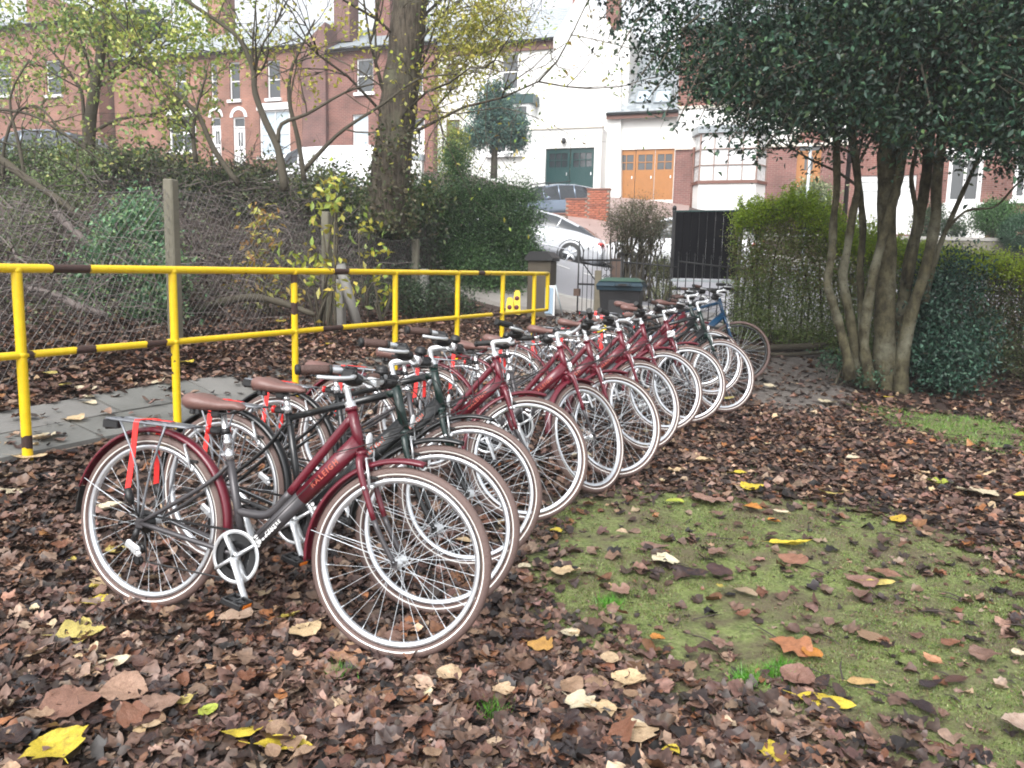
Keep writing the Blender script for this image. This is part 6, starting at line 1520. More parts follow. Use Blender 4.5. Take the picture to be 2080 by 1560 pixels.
def strap_mesh():
    b = MB(); z = .765; xs = -.635; w_ = .026; 
    def strip(pts):
        for i in range(len(pts) - 1):
            p, q = Vector(pts[i]), Vector(pts[i + 1]); d = (q - p).normalized(); n = Vector((1, 0, 0)).cross(d) * .0015; u = Vector((w_ / 2, 0, 0)); 
            b.add([p - u - n, p + u - n, q + u - n, q - u - n, p - u + n, p + u + n, q + u + n, q - u + n], [(3, 2, 1, 0), (4, 5, 6, 7), (0, 1, 5, 4), (1, 2, 6, 5), (2, 3, 7, 6), (3, 0, 4, 7)])
    strip([(xs, -.083, z - .30), (xs, -.070, z - .15), (xs, -.066, z - .004), (xs, -.058, z + .010), (xs, .058, z + .010), (xs, .066, z - .004), (xs, .072, z - .15), (xs, .083, z - .29)])
    b.box((-.57, .0, z + .0125), (.12, .022, .003))
    return b.mesh('luggage_strap', M['strap'])
def hook_mesh(s): return MB().tube([(-.635, s * .083, .495), (-.62, s * .083, .46), (-.605, s * .082, .43)], [.014, .018, .008], 8).tube([(-.605, s * .08, .44), (HX_R + .0, s * .075, .385)], .004, 5).mesh('strap_hook', M['black_plastic'])
def chainset_mesh():
    y = -.058; b = MB()
    b.lathe([(.092, y - .002), (.105, y - .002), (.107, y), (.105, y + .004), (.092, y + .003)], 48, BB, 'y', 0, closed=True)
    for k in range(4):
        a = R(35 + 90 * k); d = Vector((math.cos(a), 0, math.sin(a))); c = BB + Vector((0, y, 0)); b.tube([c + d * .012, c + d * .05, c + d * .10], [.02, .017, .015], 8, 0, sq=.5)
    b.lathe([(0, y - .012), (.016, y - .012), (.02, y - .004), (.02, y + .006), (0, y + .006)], 16, BB, 'y', 0)
    b.lathe([(0, y - .014), (.009, y - .014), (.009, y - .011)], 12, BB, 'y', 1)
    return b.mesh('chainset', [M['alloy'], M['rubber']])
def chainring_mesh():
    y = -.05; b = MB(); n = 88; vs = []
    for k in range(n):
        a = 2 * math.pi * k / n; r = .098 if k % 2 else .093
        for yy in (y - .001, y + .001): vs.append(BB + Vector((r * math.cos(a), yy, r * math.sin(a)))); vs.append(BB + Vector((.062 * math.cos(a), yy, .062 * math.sin(a))))
    fs = []
    for k in range(n):
        o, p = k * 4, ((k + 1) % n) * 4; fs += [(o, p, p + 1, o + 1), (o + 2, o + 3, p + 3, p + 2), (o, o + 2, p + 2, p)]
    b.add(vs, fs); b.lathe([(.03, y + .012), (.075, y + .012), (.075, y + .014), (.03, y + .014)], 36, BB, 'y', closed=True); return b.mesh('chainring', M['black_plastic'])
CRA = R(-62)
def crank_mesh(s):
    a = CRA if s < 0 else CRA + math.pi; d = Vector((math.cos(a), 0, math.sin(a))); b = MB(); c = BB + Vector((0, s * .072, 0))
    b.tube([c, c + d * .05 + Vector((0, s * .004, 0)), c + d * .12 + Vector((0, s * .012, 0)), c + d * .165 + Vector((0, s * .014, 0)), c + d * .176 + Vector((0, s * .014, 0))], [.021, .019, .0155, .016, .010], 10, sq=.6); return b.mesh('crank_arm', M['alloy'])
def pedal_mesh(s):
    a = CRA if s < 0 else CRA + math.pi; d = Vector((math.cos(a), 0, math.sin(a))); c = BB + Vector((0, s * .086, 0)) + d * .165 + Vector((0, s * .05, 0)); b = MB()
    Rm = Matrix.Rotation(R(12), 3, 'Y')
    for x in (-.04, .04): b.box(c + Rm @ Vector((x, 0, 0)), (.012, .085, .024), 0, M=Rm, bev=.003); b.box(c + Rm @ Vector((x * 1.17, 0, 0)), (.004, .05, .013), 1, M=Rm)
    for y in (-.04, .04): b.box(c + Rm @ Vector((0, y, 0)), (.075, .008, .022), 0, M=Rm, bev=.003)
    b.tube([c - Vector((0, s * .05, 0)), c + Vector((0, s * .04, 0))], .010, 8, 0); b.box(c, (.07, .028, .014), 0, M=Rm); return b.mesh('pedal', [M['black_plastic'], M['reflector_amber']])
def chain_mesh():
    y = -.047; hr = Vector((HX_R, 0, WR)); dr = Vector((-.535, 0, .215)); r1, r2 = .097, .03; b = MB(); pts = []
    for k in range(19): a = R(88 - 176 * k / 18); pts.append(BB + Vector((r1 * math.cos(a), y, r1 * math.sin(a))))
    pts += [dr + Vector((.01, y + .004, -.018)), dr + Vector((-.012, y + .004, -.012)), dr + Vector((-.012, y + .002, .012)), Vector((HX_R + .012, y, WR - .05)), Vector((HX_R - .025, y, WR - .015)), Vector((HX_R - .015, y, WR + .025)), Vector((HX_R + .005, y, WR + .031)), pts[0]]
    b.tube(pts, .0035, 5, cap=False, sq=1.2)
    n = 44
    for k in range(n): p = Vector((HX_R + .01, y, WR + .031)).lerp(BB + Vector((0, y, r1)), k / n); b.box(p, (.006, .009, .009))
    return b.mesh('chain', M['black_plastic'])
def mech_mesh():
    b = MB(); b.tube([(HX_R + .0, -.074, WR - .02), (HX_R - .01, -.078, WR - .07)], [.011, .014], 8, 0); b.box((HX_R - .01, -.082, .262), (.075, .022, .034), 1, M=Matrix.Rotation(R(25), 3, 'Y'), bev=.008); b.box((HX_R + .01, -.083, .243), (.05, .016, .024), 1, M=Matrix.Rotation(R(25), 3, 'Y'), bev=.006)
    b.lathe([(0, -.004), (.022, -.004), (.022, .004), (0, .004)], 14, (HX_R + .002, -.052, .250), 'y', 0); b.lathe([(0, -.004), (.022, -.004), (.022, .004), (0, .004)], 14, (HX_R - .005, -.048, .20), 'y', 0); b.box((HX_R - .003, -.058, .225), (.018, .003, .075), 0, bev=.001)
    b.tube(catmull([(HX_R - .045, -.082, .27), (HX_R - .10, -.082, .31), (HX_R - .06, -.075, .39), (HX_R + .02, -.068, .381)], 4), .0025, 5, 0); return b.mesh('derailleur', [M['black_plastic'], M['alloy']])
def stand_mesh():
    b = MB(); b.box((-.16, .03, .265), (.06, .03, .03), bev=.004); b.tube([(-.165, .04, .26), (-.21, .14, .02)], .0085, 8); b.tube([(-.21, .14, .02), (-.212, .145, .003)], .014, 8); return b.mesh('kickstand', M['black_plastic'])
def brake_mesh(front):
    b = MB(); c = Vector((.425, 0, .60)) if front else Vector((-.42, 0, .645))
    if front: piv = axp(.66) + Vector((.028, 0, -.03)); up = AX
    else: piv = Vector((-.375, 0, .60)); up = Vector((-.5, 0, .87))
    for s in (-1, 1):
        b.tube([piv + Vector((0, s * .038, 0)), piv + up * .05 + Vector((.01, s * .040, 0)), piv + up * .11 + Vector((.012, s * .034, 0))], [.009, .0085, .006], 8, 0, sq=.6); b.box(piv + up * .035 + Vector((.012, s * .022, 0)), (.05, .012, .012), 1, bev=.003); b.ell(piv + Vector((.012, s * .040, 0)), (.01, .01, .01), 8, 0)
    b.tube(catmull([piv + up * .11 + Vector((.012, -.034, 0)), piv + up * .11 + Vector((.012, .034, 0)), piv + up * .135 + Vector((.012, .055, 0)), piv + up * .17 + Vector((.012, .055, 0))], 3), .003, 6, 0); return b.mesh('brake', [M['alloy'], M['rubber']])
def guardstay_mesh(front):
    b = MB(); hx = HX_F if front else HX_R
    for s in (-1, 1):
        for a in ((168,) if front else (158,)):
            p = Vector((hx + .381 * math.cos(R(a)), s * .02, WR + .381 * math.sin(R(a)))); b.tube([(hx, s * .06, WR + .01), p], .0018, 4)
    return b.mesh('mudguard_stay', M['spoke'])
def cable_mesh(diamond):
    b = MB(); P1, P2 = barpts(-1), barpts(1); hd_ = axp(.83)
    L_ = [[P1[3] + Vector((.03, 0, -.02)), Vector((.54, -.10, 1.03)), Vector((.60, .0, .92)), Vector((.44, .045, .79)), Vector((.25, .03, .72))],
          [P2[3] + Vector((.03, 0, -.02)), Vector((.55, .10, 1.05)), Vector((.63, .0, .90)), Vector((.43, -.045, .80)), Vector((.26, -.03, .74))],
          [P1[4] + Vector((.05, 0, -.015)), Vector((.52, -.16, .97)), Vector((.53, -.03, .86)), Vector((.385, .045, .79)), Vector((.42, .055, .74))],
          [P2[4] + Vector((.05, 0, -.015)), Vector((.56, .16, 1.00)), Vector((.57, .03, .86)), Vector((.38, -.03, .76)), Vector((.24, -.028, .71))]]
    for pts in L_[:3]: b.tube(catmull(pts, 5), .0023, 5, cap=False)
    if diamond: b.tube([axp(.86) + Vector((-.02, -.024, 0)), seatp(.70) + Vector((.02, -.02, 0))], .002, 4)
    b.tube([Vector((.2, -.028, .64)), BB + Vector((.04, -.03, .04))], .0022, 4)
    return b.mesh('cable', M['rubber'])
def freflector_mesh(): c = axp(.80) + Vector((.045, 0, .0)); return MB().ell(c, (.010, .026, .03), 12, 0).tube([c, axp(.80)], .006, 6, 1).mesh('front_reflector', [M['reflector_clear'], M['black_plastic']])
def sticker_mesh():
    """white emblem of a shop: a clump of petals"""
    b = MB()
    for k, (x, z, r) in enumerate([(0, 0, .012), (.014, .012, .011), (-.012, .012, .010), (.016, -.010, .010), (-.013, -.011, .010), (.002, .022, .008), (.0, -.02, .008)]):
        b.lathe([(0, -.001), (r, -.001), (r, .001)], 8, (x, 0, z), 'y')
    for k in range(5): b.box((.035 + k * .018, 0, .016), (.012, .002, .008))
    return b.mesh('emblem', M['letter_white'])
dtd = (BB + Vector((.012, 0, .012)) - axp(.785)).normalized()
def on_down(me, u, offz=0.0, side=-1):
    """matrix laying a flat mesh (x along text, drawn in its XY plane or XZ plane) on the right side of the down tube"""
    p = axp(.785).lerp(BB + Vector((.012, 0, .012)), u); x = -dtd; y = Vector((0, 0, 1)) - x * x.z; y.normalize()
    return p, x, y
def mx_text(u, off=0.0, y=-.0345):
    p, x, yv = on_down(None, u); n = x.cross(yv); p = p + yv * off; p.y = y
    return Matrix(((x.x, yv.x, n.x, p.x), (x.y, yv.y, n.y, p.y), (x.z, yv.z, n.z, p.z), (0, 0, 0, 1)))
PR = dict(
    frame_red=frame_red(), frame_green=frame_diamond('green_paint', 'black_gloss'), frame_blue=frame_diamond('blue_paint', 'blue_paint', step=False),
    fork_red=fork_mesh('red_paint', 'frame_grey'), fork_green=fork_mesh('green_paint', 'black_gloss', .58), fork_blue=fork_mesh('blue_paint', 'blue_paint'),
    g_red_f=guard_mesh(80, 187, 'red_paint'), g_red_r=guard_mesh(-2, 165, 'red_paint'), g_blk_f=guard_mesh(80, 187, 'black_gloss'), g_blk_r=guard_mesh(-2, 165, 'black_gloss'),
    stem=stem_mesh(), bar=bar_mesh(), seat=saddle_mesh(), rails=srail_mesh(), post=seatpost_mesh(.66), post_d=seatpost_mesh(.76), rlight=rlight_mesh(), rack=rack_mesh(), rref=rreflector_mesh(), strap=strap_mesh(),
    hook1=hook_mesh(-1), hook2=hook_mesh(1), chainset=chainset_mesh(), ring=chainring_mesh(), chain=chain_mesh(), mech=mech_mesh(), stand=stand_mesh(), bf=brake_mesh(True), br=brake_mesh(False), sf=guardstay_mesh(True), sr=guardstay_mesh(False),
    cab=cable_mesh(False), cab_d=cable_mesh(True), fref=freflector_mesh(), emb=sticker_mesh(), bell=bell_mesh())
for s, k in ((-1, 'R'), (1, 'L')):
    PR['grip_brown' + k] = grip_mesh(s, 'grip'); PR['grip_black' + k] = grip_mesh(s, 'rubber'); PR['lever' + k] = lever_mesh(s); PR['shift' + k] = shifter_mesh(s); PR['crank' + k] = crank_mesh(s); PR['pedal' + k] = pedal_mesh(s)
FLAP = MB().add([(-.018, 0, 0), (.018, 0, 0), (.024, -.035, -.10), (-.024, -.035, -.10), (-.018, .004, 0), (.018, .004, 0), (.024, -.031, -.10), (-.024, -.031, -.10)], [(0, 1, 2, 3), (7, 6, 5, 4), (0, 4, 5, 1), (1, 5, 6, 2), (2, 6, 7, 3), (3, 7, 4, 0)]).mesh('mudflap', M['rubber'])

def bicycle(label, hubpx, Y, heading, steer, lean, kind, grips='brown', detail=True, extras=(), cat='bicycle', bar_roll=0.0, rack=True):
    hub = at(hubpx[0], hubpx[1], Y); hd_ = R(heading)
    f2d = Vector((math.cos(hd_), math.sin(hd_), 0))
    loc = Vector((hub.x, hub.y, 0)) - f2d * HX_F - Vector((-f2d.y, f2d.x, 0)) * math.sin(R(lean)) * WR
    zf, zr = H(loc.x + f2d.x * HX_F, loc.y + f2d.y * HX_F), H(loc.x + f2d.x * HX_R, loc.y + f2d.y * HX_R)
    t = thing('bicycle', label, cat, (loc.x, loc.y, (zf + zr) / 2 + .008), group='hire bicycles parked in a slanting row')
    t.rotation_euler = (Matrix.Rotation(hd_, 3, 'Z') @ Matrix.Rotation(-math.atan2(zf - zr, HX_F - HX_R), 3, 'Y') @ Matrix.Rotation(R(-lean), 3, 'X')).to_euler()
    S = Matrix.Translation(AP) @ Matrix.Rotation(R(steer), 4, AX) @ Matrix.Translation(-AP); I = Matrix.Identity(4)
    col = {'red': 'red', 'green': 'green', 'blue': 'blue', 'dark': 'green'}[kind]
    fr = link('frame', PR['frame_' + col], t, I)
    if kind != 'blue':
        o = link('wordmark', TXT_R, fr, mx_text(.27, .002, -.0282))
        if detail:
            link('shop_lettering', TXT_C, fr, mx_text(.79, -.004, -.0262) @ Matrix.Translation((.03, -.006, 0)))
            link('shop_emblem', PR['emb'], fr, mx_text(.84, .0, -.0262) @ Matrix.Rotation(R(90), 4, 'X') @ Matrix.Translation((-.035, 0, 0)))
    fk = link('fork', PR['fork_' + col], t, S); link('front_brake', PR['bf'], fk)
    def wheel(name, hx, mx, rear):
        bl_ = kind == 'blue'
        w_ = link(name, RIMB if bl_ else RIM, t, mx @ Matrix.Translation((hx, 0, WR)) @ Matrix.Rotation(random.uniform(0, .19), 4, 'Y'))
        link('tyre', TYREB if bl_ else TYRE, w_); link('hub', HUBR if rear else HUBF, w_)
        if detail:
            for me, m_ in SPK: link('spoke', me, w_, m_)
        else: o = link('spokes', SPJ, w_); o['kind'] = 'stuff'
        if rear: link('cassette', CASS, w_)
    wheel('front_wheel', HX_F, S, False); wheel('rear_wheel', HX_R, I, True)
    if kind != 'blue':
        c = 'red' if kind == 'red' else 'blk'
        gf = link('front_mudguard', PR[f'g_{c}_f'], t, S @ Matrix.Translation((HX_F, 0, WR))); link('mudguard_stay', PR['sf'], gf, Matrix.Translation((-HX_F, 0, -WR)))
        grr = link('rear_mudguard', PR[f'g_{c}_r'], t, Matrix.Translation((HX_R, 0, WR))); link('mudguard_stay', PR['sr'], grr, Matrix.Translation((-HX_R, 0, -WR)))
        a = R(165); link('mudflap', FLAP, grr, Matrix.Translation((.381 * math.cos(a), 0, .381 * math.sin(a))) @ Matrix.Rotation(R(-90), 4, 'Z') @ Matrix.Rotation(R(15), 4, 'X'))
        if rack:
            rk = link('luggage_rack', PR['rack'], t); link('rear_reflector', PR['rref'], rk); sp_ = link('luggage_strap', PR['strap'], t); link('strap_hook', PR['hook1'], sp_); link('strap_hook', PR['hook2'], sp_)
        link('rear_light', PR['rlight'], t)
    SB = S @ Matrix.Translation(AX * .046) if kind in ('green', 'blue') else S
    link('stem', PR['stem'], t, SB)
    hb_ = link('handlebar', PR['bar'], t, SB)
    g_ = 'grip_' + grips
    for k in 'RL': link('grip', PR[g_ + k], hb_); link('brake_lever', PR['lever' + k], hb_); link('gear_shifter', PR['shift' + k], hb_)
    link('bell', PR['bell'], hb_); link('front_reflector', PR['fref'], t, S)
    sd_ = link('saddle', PR['seat'], t); link('saddle_rails', PR['rails'], sd_)
    link('seat_post', PR['post' if kind == 'red' else 'post_d'], t)
    cs_ = link('chainset', PR['chainset'], t); link('chainring', PR['ring'], cs_)
    for k in 'RL': link('crank_arm', PR['crank' + k], cs_); link('pedal', PR['pedal' + k], cs_)
    link('chain', PR['chain'], t); link('derailleur', PR['mech'], t); link('kickstand', PR['stand'], t); link('rear_brake', PR['br'], t)
    link('cable', PR['cab' if kind == 'red' else 'cab_d'], t, S.lerp(I, .3) if steer else I)
    for nm, me, mx, par in extras:
        link(nm, me, t, mx)
    return t
TAG = MB().box((0, 0, 0), (.002, .07, .055)).mesh('paper_tag', M['paper'])
YTAG = MB().box((0, 0, 0), (.01, .09, .075), bev=.003).mesh('yellow_tag', M['cone_yellow'])
random.seed(21)
BIKES = [
    ('red bicycle with red luggage strap, nearest the viewer', (806, 1112), 2.84, -17, 4, 8, 'red', 'brown', True),
    ('dark green bicycle directly behind the nearest red one', (880, 1034), 3.24, -21, 14, 8, 'green', 'brown', True),
    ('dark green bicycle third in the row, its front wheel under the second one', (946, 976), 3.74, -21, 14, 8, 'green', 'brown', True),
    ('red bicycle fourth in the row, beside the third dark green one', (1068, 931), 4.38, -17, 30, 8, 'red', 'black', True),
    ('red bicycle fifth in the row with its front wheel turned sharply away', (1197, 882), 4.92, -16, 62, 7, 'red', 'black', True),
    ('red bicycle sixth in the row, before the widest gap in the wheels', (1249, 862), 5.28, -16, 38, 7, 'red', 'black', True),
    ('red bicycle seventh in the row with white-rimmed wheel turned away', (1306, 825), 6.08, -16, 44, 7, 'red', 'black', True),
    ('red bicycle eighth in the row, seen between its neighbours', (1347, 798), 6.75, -15, 28, 7, 'red', 'brown', True),
    ('red bicycle ninth in the row with a white paper tag at its head', (1395, 778), 7.1, -15, 20, 7, 'red', 'brown', False),
    ('dark green bicycle tenth in the row with the outermost front wheel', (1466, 758), 7.55, -15, 32, 6, 'green', 'black', False),
    ('dark framed bicycle eleventh in the row, just behind the outermost wheel', (1442, 733), 8.3, -14, 20, 7, 'green', 'brown', False),
    ('red bicycle almost hidden behind the dark green far one', (1420, 722), 8.7, -14, 10, 6, 'red', 'brown', False),
    ('blue bicycle with thin brown tyres at the far end of the row', (1500, 692), 9.1, -13, 6, 5, 'blue', 'black', False),
]
for i, a in enumerate(BIKES):
    ex = []
    if i == 8: ex = [('paper_tag', TAG, Matrix.Translation((.36, -.05, .80)) @ Matrix.Rotation(R(-60), 4, 'Z') @ Matrix.Rotation(R(15), 4, 'X'), None)]
    if i == 7: ex = [('yellow_tag', YTAG, Matrix.Translation((-.05, -.03, .86)) @ Matrix.Rotation(R(-75), 4, 'Z') @ Matrix.Rotation(R(25), 4, 'X'), None)]
    bicycle(*a[:9], extras=ex)

# ================================================================== FALLEN LEAVES
PRF = {'oval': (.13, .24, .29, .25, .13), 'broad': (.22, .36, .40, .33, .17), 'long': (.07, .13, .16, .13, .07), 'ragged': (.2, .38, .2, .33, .12), 'lobed': (.16, .46, .17, .36, .10)}
STS = {'high': (.06, .18, .31, .44, .57, .70, .83, .94), 'mid': (.18, .5, .82), 'low': (.5,)}
def leaf_template(kind, rng, det):
    """outline verts: base, (left, mid, right) x stations, tip; unit length along x"""
    V = [(-.5, 0, 0)]; bend = rng.uniform(-.14, .14); ph = rng.uniform(0, 6.28, 2); am = {'ragged': .42, 'lobed': .36}.get(kind, .12)
    for k_, s in enumerate(STS[det]):
        w_ = np.interp(s, (0, .1, .3, .5, .7, .88, 1), (0,) + PRF_S[kind] + (0,)); x = s - .5; m_ = bend * (1 - (2 * x) ** 2)
        z1, z2 = 1 + am * math.sin(k_ * 2.6 + ph[0]) + rng.uniform(-.1, .1), 1 + am * math.sin(k_ * 2.6 + ph[1]) + rng.uniform(-.1, .1)
        if det == 'low': z1 = z2 = 1
        V += [(x + rng.uniform(-.02, .02), m_ + w_ * z1, 0), (x, m_, 0), (x + rng.uniform(-.02, .02), m_ - w_ * z2, 0)]
    V.append((.5, 0, 0)); return np.array(V)
PRF_S = {'oval': (.13, .25, .29, .25, .13), 'broad': (.22, .36, .40, .33, .17), 'long': (.07, .13, .16, .13, .07), 'ragged': (.22, .32, .3, .28, .14), 'lobed': (.2, .38, .36, .32, .14)}
def leaf_faces(ns):
    f = [(0, 1, 2), (0, 2, 3)]
    for q_ in range(ns - 1):
        a_ = 1 + 3 * q_; f += [(a_, a_ + 3, a_ + 4), (a_, a_ + 4, a_ + 1), (a_ + 1, a_ + 4, a_ + 5), (a_ + 1, a_ + 5, a_ + 2)]
    n = 3 * ns + 1; f += [(n - 3, n, n - 2), (n - 2, n, n - 1)]
    return np.array([t_[::-1] for t_ in f])
def curl(V, cl, fold, tw, rng):
    V = V.copy(); x, y = V[:, 0], V[:, 1]; ph = rng.uniform(0, 6.28, 2)
    V[:, 2] = fold * np.abs(y) + cl * (x * x - .1) * 2 + tw * x * y * 2 + .05 * np.sin(x * 10 + ph[0]) + .06 * np.sin(x * 15 + ph[1]) * np.abs(y) * 3; return V
def litter(name, label, pts, sizes, cols, seed, kinds=('oval', 'broad', 'ragged', 'lobed'), tiltmax=.34, lift=.012, det='mid'):
    LT = leaf_faces(len(STS[det])); NV = 3 * len(STS[det]) + 2
    rng = np.random.default_rng(seed); T = [curl(leaf_template(kinds[k % len(kinds)], rng, det), rng.uniform(-.25, .75), rng.uniform(-.15, .6), rng.uniform(-.7, .7), rng) for k in range(80)]; T = np.array(T)
    n = len(pts); k = rng.integers(0, len(T), n); L = T[k] * sizes[:, None, None]
    a = rng.uniform(0, 6.28, n); tx = rng.normal(0, tiltmax * .5, n); ty = rng.normal(0, tiltmax * .5, n)
    ca, sa = np.cos(a)[:, None], np.sin(a)[:, None]
    X, Y, Z = L[..., 0], L[..., 1], L[..., 2]
    Z2 = Z + X * np.tan(tx)[:, None] + Y * np.tan(ty)[:, None]
    X2 = X * ca - Y * sa; Y2 = X * sa + Y * ca
    zmin = Z2.min(1, keepdims=True)
    gz = hz(pts[:, 0], pts[:, 1]) + np.where(pts[:, 1] < 13, .012 * vnoise(pts[:, 0], pts[:, 1], 3.0, 1) + .005 * vnoise(pts[:, 0], pts[:, 1], 14, 2), 0)
    gz = np.where(onpath(pts[:, 0], pts[:, 1]), gz + .035, gz)
    V = np.stack([X2 + pts[:, 0:1], Y2 + pts[:, 1:2], Z2 - zmin * .75 + gz[:, None] + lift * rng.random((n, 1))], 2).reshape(-1, 3)
    F = (np.arange(n)[:, None, None] * NV + LT[None]).reshape(-1, 3)
    return tag(link(name, np_mesh(name, V, F, M['leaf_dead'], np.repeat(cols, NV, 0), True)), label, kind='stuff')
rng = np.random.default_rng(91)
BROWN = [(.115, .066, .048), (.165, .10, .074), (.068, .04, .031), (.225, .142, .108), (.038, .026, .022), (.32, .215, .16), (.16, .072, .038), (.018, .014, .014)]
W_ = [.2, .17, .17, .09, .15, .045, .075, .1]
def dens(x, y):
    nn_ = .35 * vnoise(x, y, 6, 41); m_ = np.clip((np.maximum(soft(x + nn_ * .3, y - nn_ * .3, P_MOSS, .42), soft(x, y, P_GRASS, .25) * .85) - .12) * 1.5, 0, 1); md = soft(x, y, P_MUD, .2)
    d = 1 - .965 * m_ - .72 * md * (1 - m_)
    d = d * np.where(onpath(x, y) & (((x - PO.x) * dirp.x + (y - PO.y) * dirp.y) < 5.2), .05, 1)
    nz_ = vnoise(x, y, 2.6, 5); d = d * np.clip(.88 + .35 * nz_, .35, 1)
    return d
def scatter(n, x0, x1, y0, y1, power=1.0):
    x = rng.uniform(x0, x1, n); y = y0 + (y1 - y0) * rng.random(n) ** power; k = rng.random(n) < dens(x, y)
    P3 = np.stack([x, y, hz(x, y)], 1); qx, qy = projn(P3); k &= (qx > -120) & (qx < 2200) & (qy < 1700) & (qy > 500); k &= y < roadY(x, 13.3); return np.stack([x, y], 1)[k]
p = scatter(40000, -3.4, 3.2, 1.9, 4.2); litter('leaf_litter', 'brown leaf litter in front of the bicycles', p, .024 + .07 * rng.random(len(p)) ** 1.5, pick_cols(rng, len(p), BROWN, .3, W_), 92, det='high')
p = scatter(50000, -5.4, 6.5, 4.2, 8.0); litter('leaf_litter', 'brown leaf litter under and around the bicycle row', p, .03 + .065 * rng.random(len(p)) ** 1.4, pick_cols(rng, len(p), BROWN, .3, W_), 93)
p = scatter(36000, -9.0, 8.5, 8.0, 14.5); litter('leaf_litter', 'brown leaf litter towards the gate and wire fence', p, rng.uniform(.05, .12, len(p)), pick_cols(rng, len(p), BROWN, .3, W_), 94, det='low')
# paler, warmer leaves on top
PALE = [(.36, .24, .15), (.26, .15, .1), (.46, .34, .22), (.28, .12, .045), (.22, .11, .07)]
p = scatter(2600, -4.5, 6.5, 2.0, 11.0); litter('leaf_litter', 'paler tan leaves lying over the litter', p, rng.uniform(.04, .085, len(p)), pick_cols(rng, len(p), PALE, .3), 95, lift=.03, det='high')
# leaves behind the rail are larger and pinker
def strip_pts(n, v0, v1, u0=-1, u1=11):
    u = rng.uniform(u0, u1, n); v = rng.uniform(v0, v1, n); return np.stack([PO.x + dirp.x * u + nrmp.x * v, PO.y + dirp.y * u + nrmp.y * v], 1)
x = rng.uniform(-.3, 4.5, 5500); y = rng.uniform(2, 5.6, 5500); k = (rng.random(5500) < soft(x, y, P_MOSS, .1) * np.clip(.55 + .7 * vnoise(x, y, 3, 33), 0, 1)); p = np.stack([x, y], 1)[k]
litter('leaf_crumbs', 'small brown leaf crumbs caught in the moss', p, .008 + .03 * rng.random(len(p)) ** 2.2, pick_cols(rng, len(p), BROWN + [(.3, .2, .12)], .3), 97, lift=.004, det='low')
p = strip_pts(7500, PW - .05, 3.6); litter('leaf_litter', 'pinkish brown leaves banked behind the footpath', p, rng.uniform(.05, .10, len(p)), pick_cols(rng, len(p), [(.13, .075, .055), (.19, .115, .085), (.08, .045, .035), (.28, .18, .135), (.16, .075, .04)], .3), 96, lift=.03)
# black twigs
b = MB(); rr = random.Random(4)
for k in range(420):
    x, y = rr.uniform(-2.5, 5), rr.uniform(2.1, 8); z = H(x, y) + .018; a = rr.uniform(0, 6.28); l = rr.uniform(.04, .16); d = Vector((math.cos(a), math.sin(a), rr.uniform(-.05, .15)))
    b.tube([Vector((x, y, z)), Vector((x, y, z)) + d * l * .5 + Vector((0, 0, .006)), Vector((x, y, z)) + d * l + Vector((rr.uniform(-.02, .02), 0, 0))], [.003, .0028, .0012], 4)
o = b.build('twigs', M['twig']); tag(o, 'thin dark twigs scattered over leaves and moss', kind='stuff')
# ---- moss and grass
def blades(name, label, n, polys, hgt, cols, seed, box=None, dmask=None, wd__=.0022):
    g = np.random.default_rng(seed); x = g.uniform(box[0], box[1], n); y = g.uniform(box[2], box[3], n); m_ = dmask(x, y); k = g.random(n) < m_; x, y = x[k], y[k]; n = len(x)
    z = hz(x, y) + np.where(y < 13, .012 * vnoise(x, y, 3.0, 1) + .005 * vnoise(x, y, 14, 2), 0); a = g.uniform(0, 6.28, n); h = g.uniform(.5, 1.3, n) * hgt; w_ = wd__ * g.uniform(.6, 1.4, n)
    b0 = np.stack([x, y, z - .002], 1); s = np.stack([np.cos(a), np.sin(a), 0 * a], 1) * w_[:, None]; l = np.stack([g.normal(size=n) * .6, g.normal(size=n) * .6, np.ones(n)], 1); l = l / np.linalg.norm(l, axis=1)[:, None] * h[:, None]
    V = np.stack([b0 - s, b0 + s, b0 + l], 1).reshape(-1, 3); F = np.arange(3 * n).reshape(-1, 3)
    tag(link(name, np_mesh(name, V, F, M['leaf_live'], np.repeat(pick_cols(g, n, cols, .3), 3, 0))), label, kind='stuff')
MOSSC = [(.15, .22, .045), (.2, .27, .08), (.09, .16, .035), (.28, .31, .13), (.19, .165, .08), (.13, .1, .055)]
blades('moss', 'short olive moss and thin turf on the open ground', 330000, None, .011, MOSSC, 101, (-.2, 4.2, 2.0, 5.4), lambda x, y: np.clip(np.maximum(soft(x, y, P_MOSS, .35), .5 * soft(x, y, P_MOSS2, .1)) * (.6 + .9 * vnoise(x, y, 5, 9)), 0, 1), .003)
blades('grass', 'thin blades of grass among moss', 26000, None, .032, [(.10, .2, .03), (.14, .24, .05), (.07, .14, .03)], 102, (-2, 4.2, 2.0, 6), lambda x, y: np.clip(vnoise(x, y, 3.5, 17) - .25, 0, 1) * .5, .002)
blades('grass', 'bright green grass strip between holly and moss', 45000, None, .04, [(.12, .25, .03), (.16, .3, .05), (.09, .18, .03)], 103, (1.5, 8, 4.5, 9), lambda x, y: soft(x, y, P_GRASS, .15), .004)
tp = [onground(*q_) for q_ in [(1575, 1375), (1590, 1360), (1520, 1385), (1240, 1230), (1000, 1440), (690, 1375)]]
def tuft(x, y):
    m_ = np.zeros_like(x)
    for q_ in tp: m_ = np.maximum(m_, np.exp(-((x - q_.x) ** 2 + (y - q_.y) ** 2) / .0012))
    return m_
blades('grass', 'small fresh green tufts in the foreground', 240000, None, .05, [(.1, .3, .03), (.14, .34, .05)], 104, (-1.2, 1.6, 2.2, 3.6), tuft, .0022)

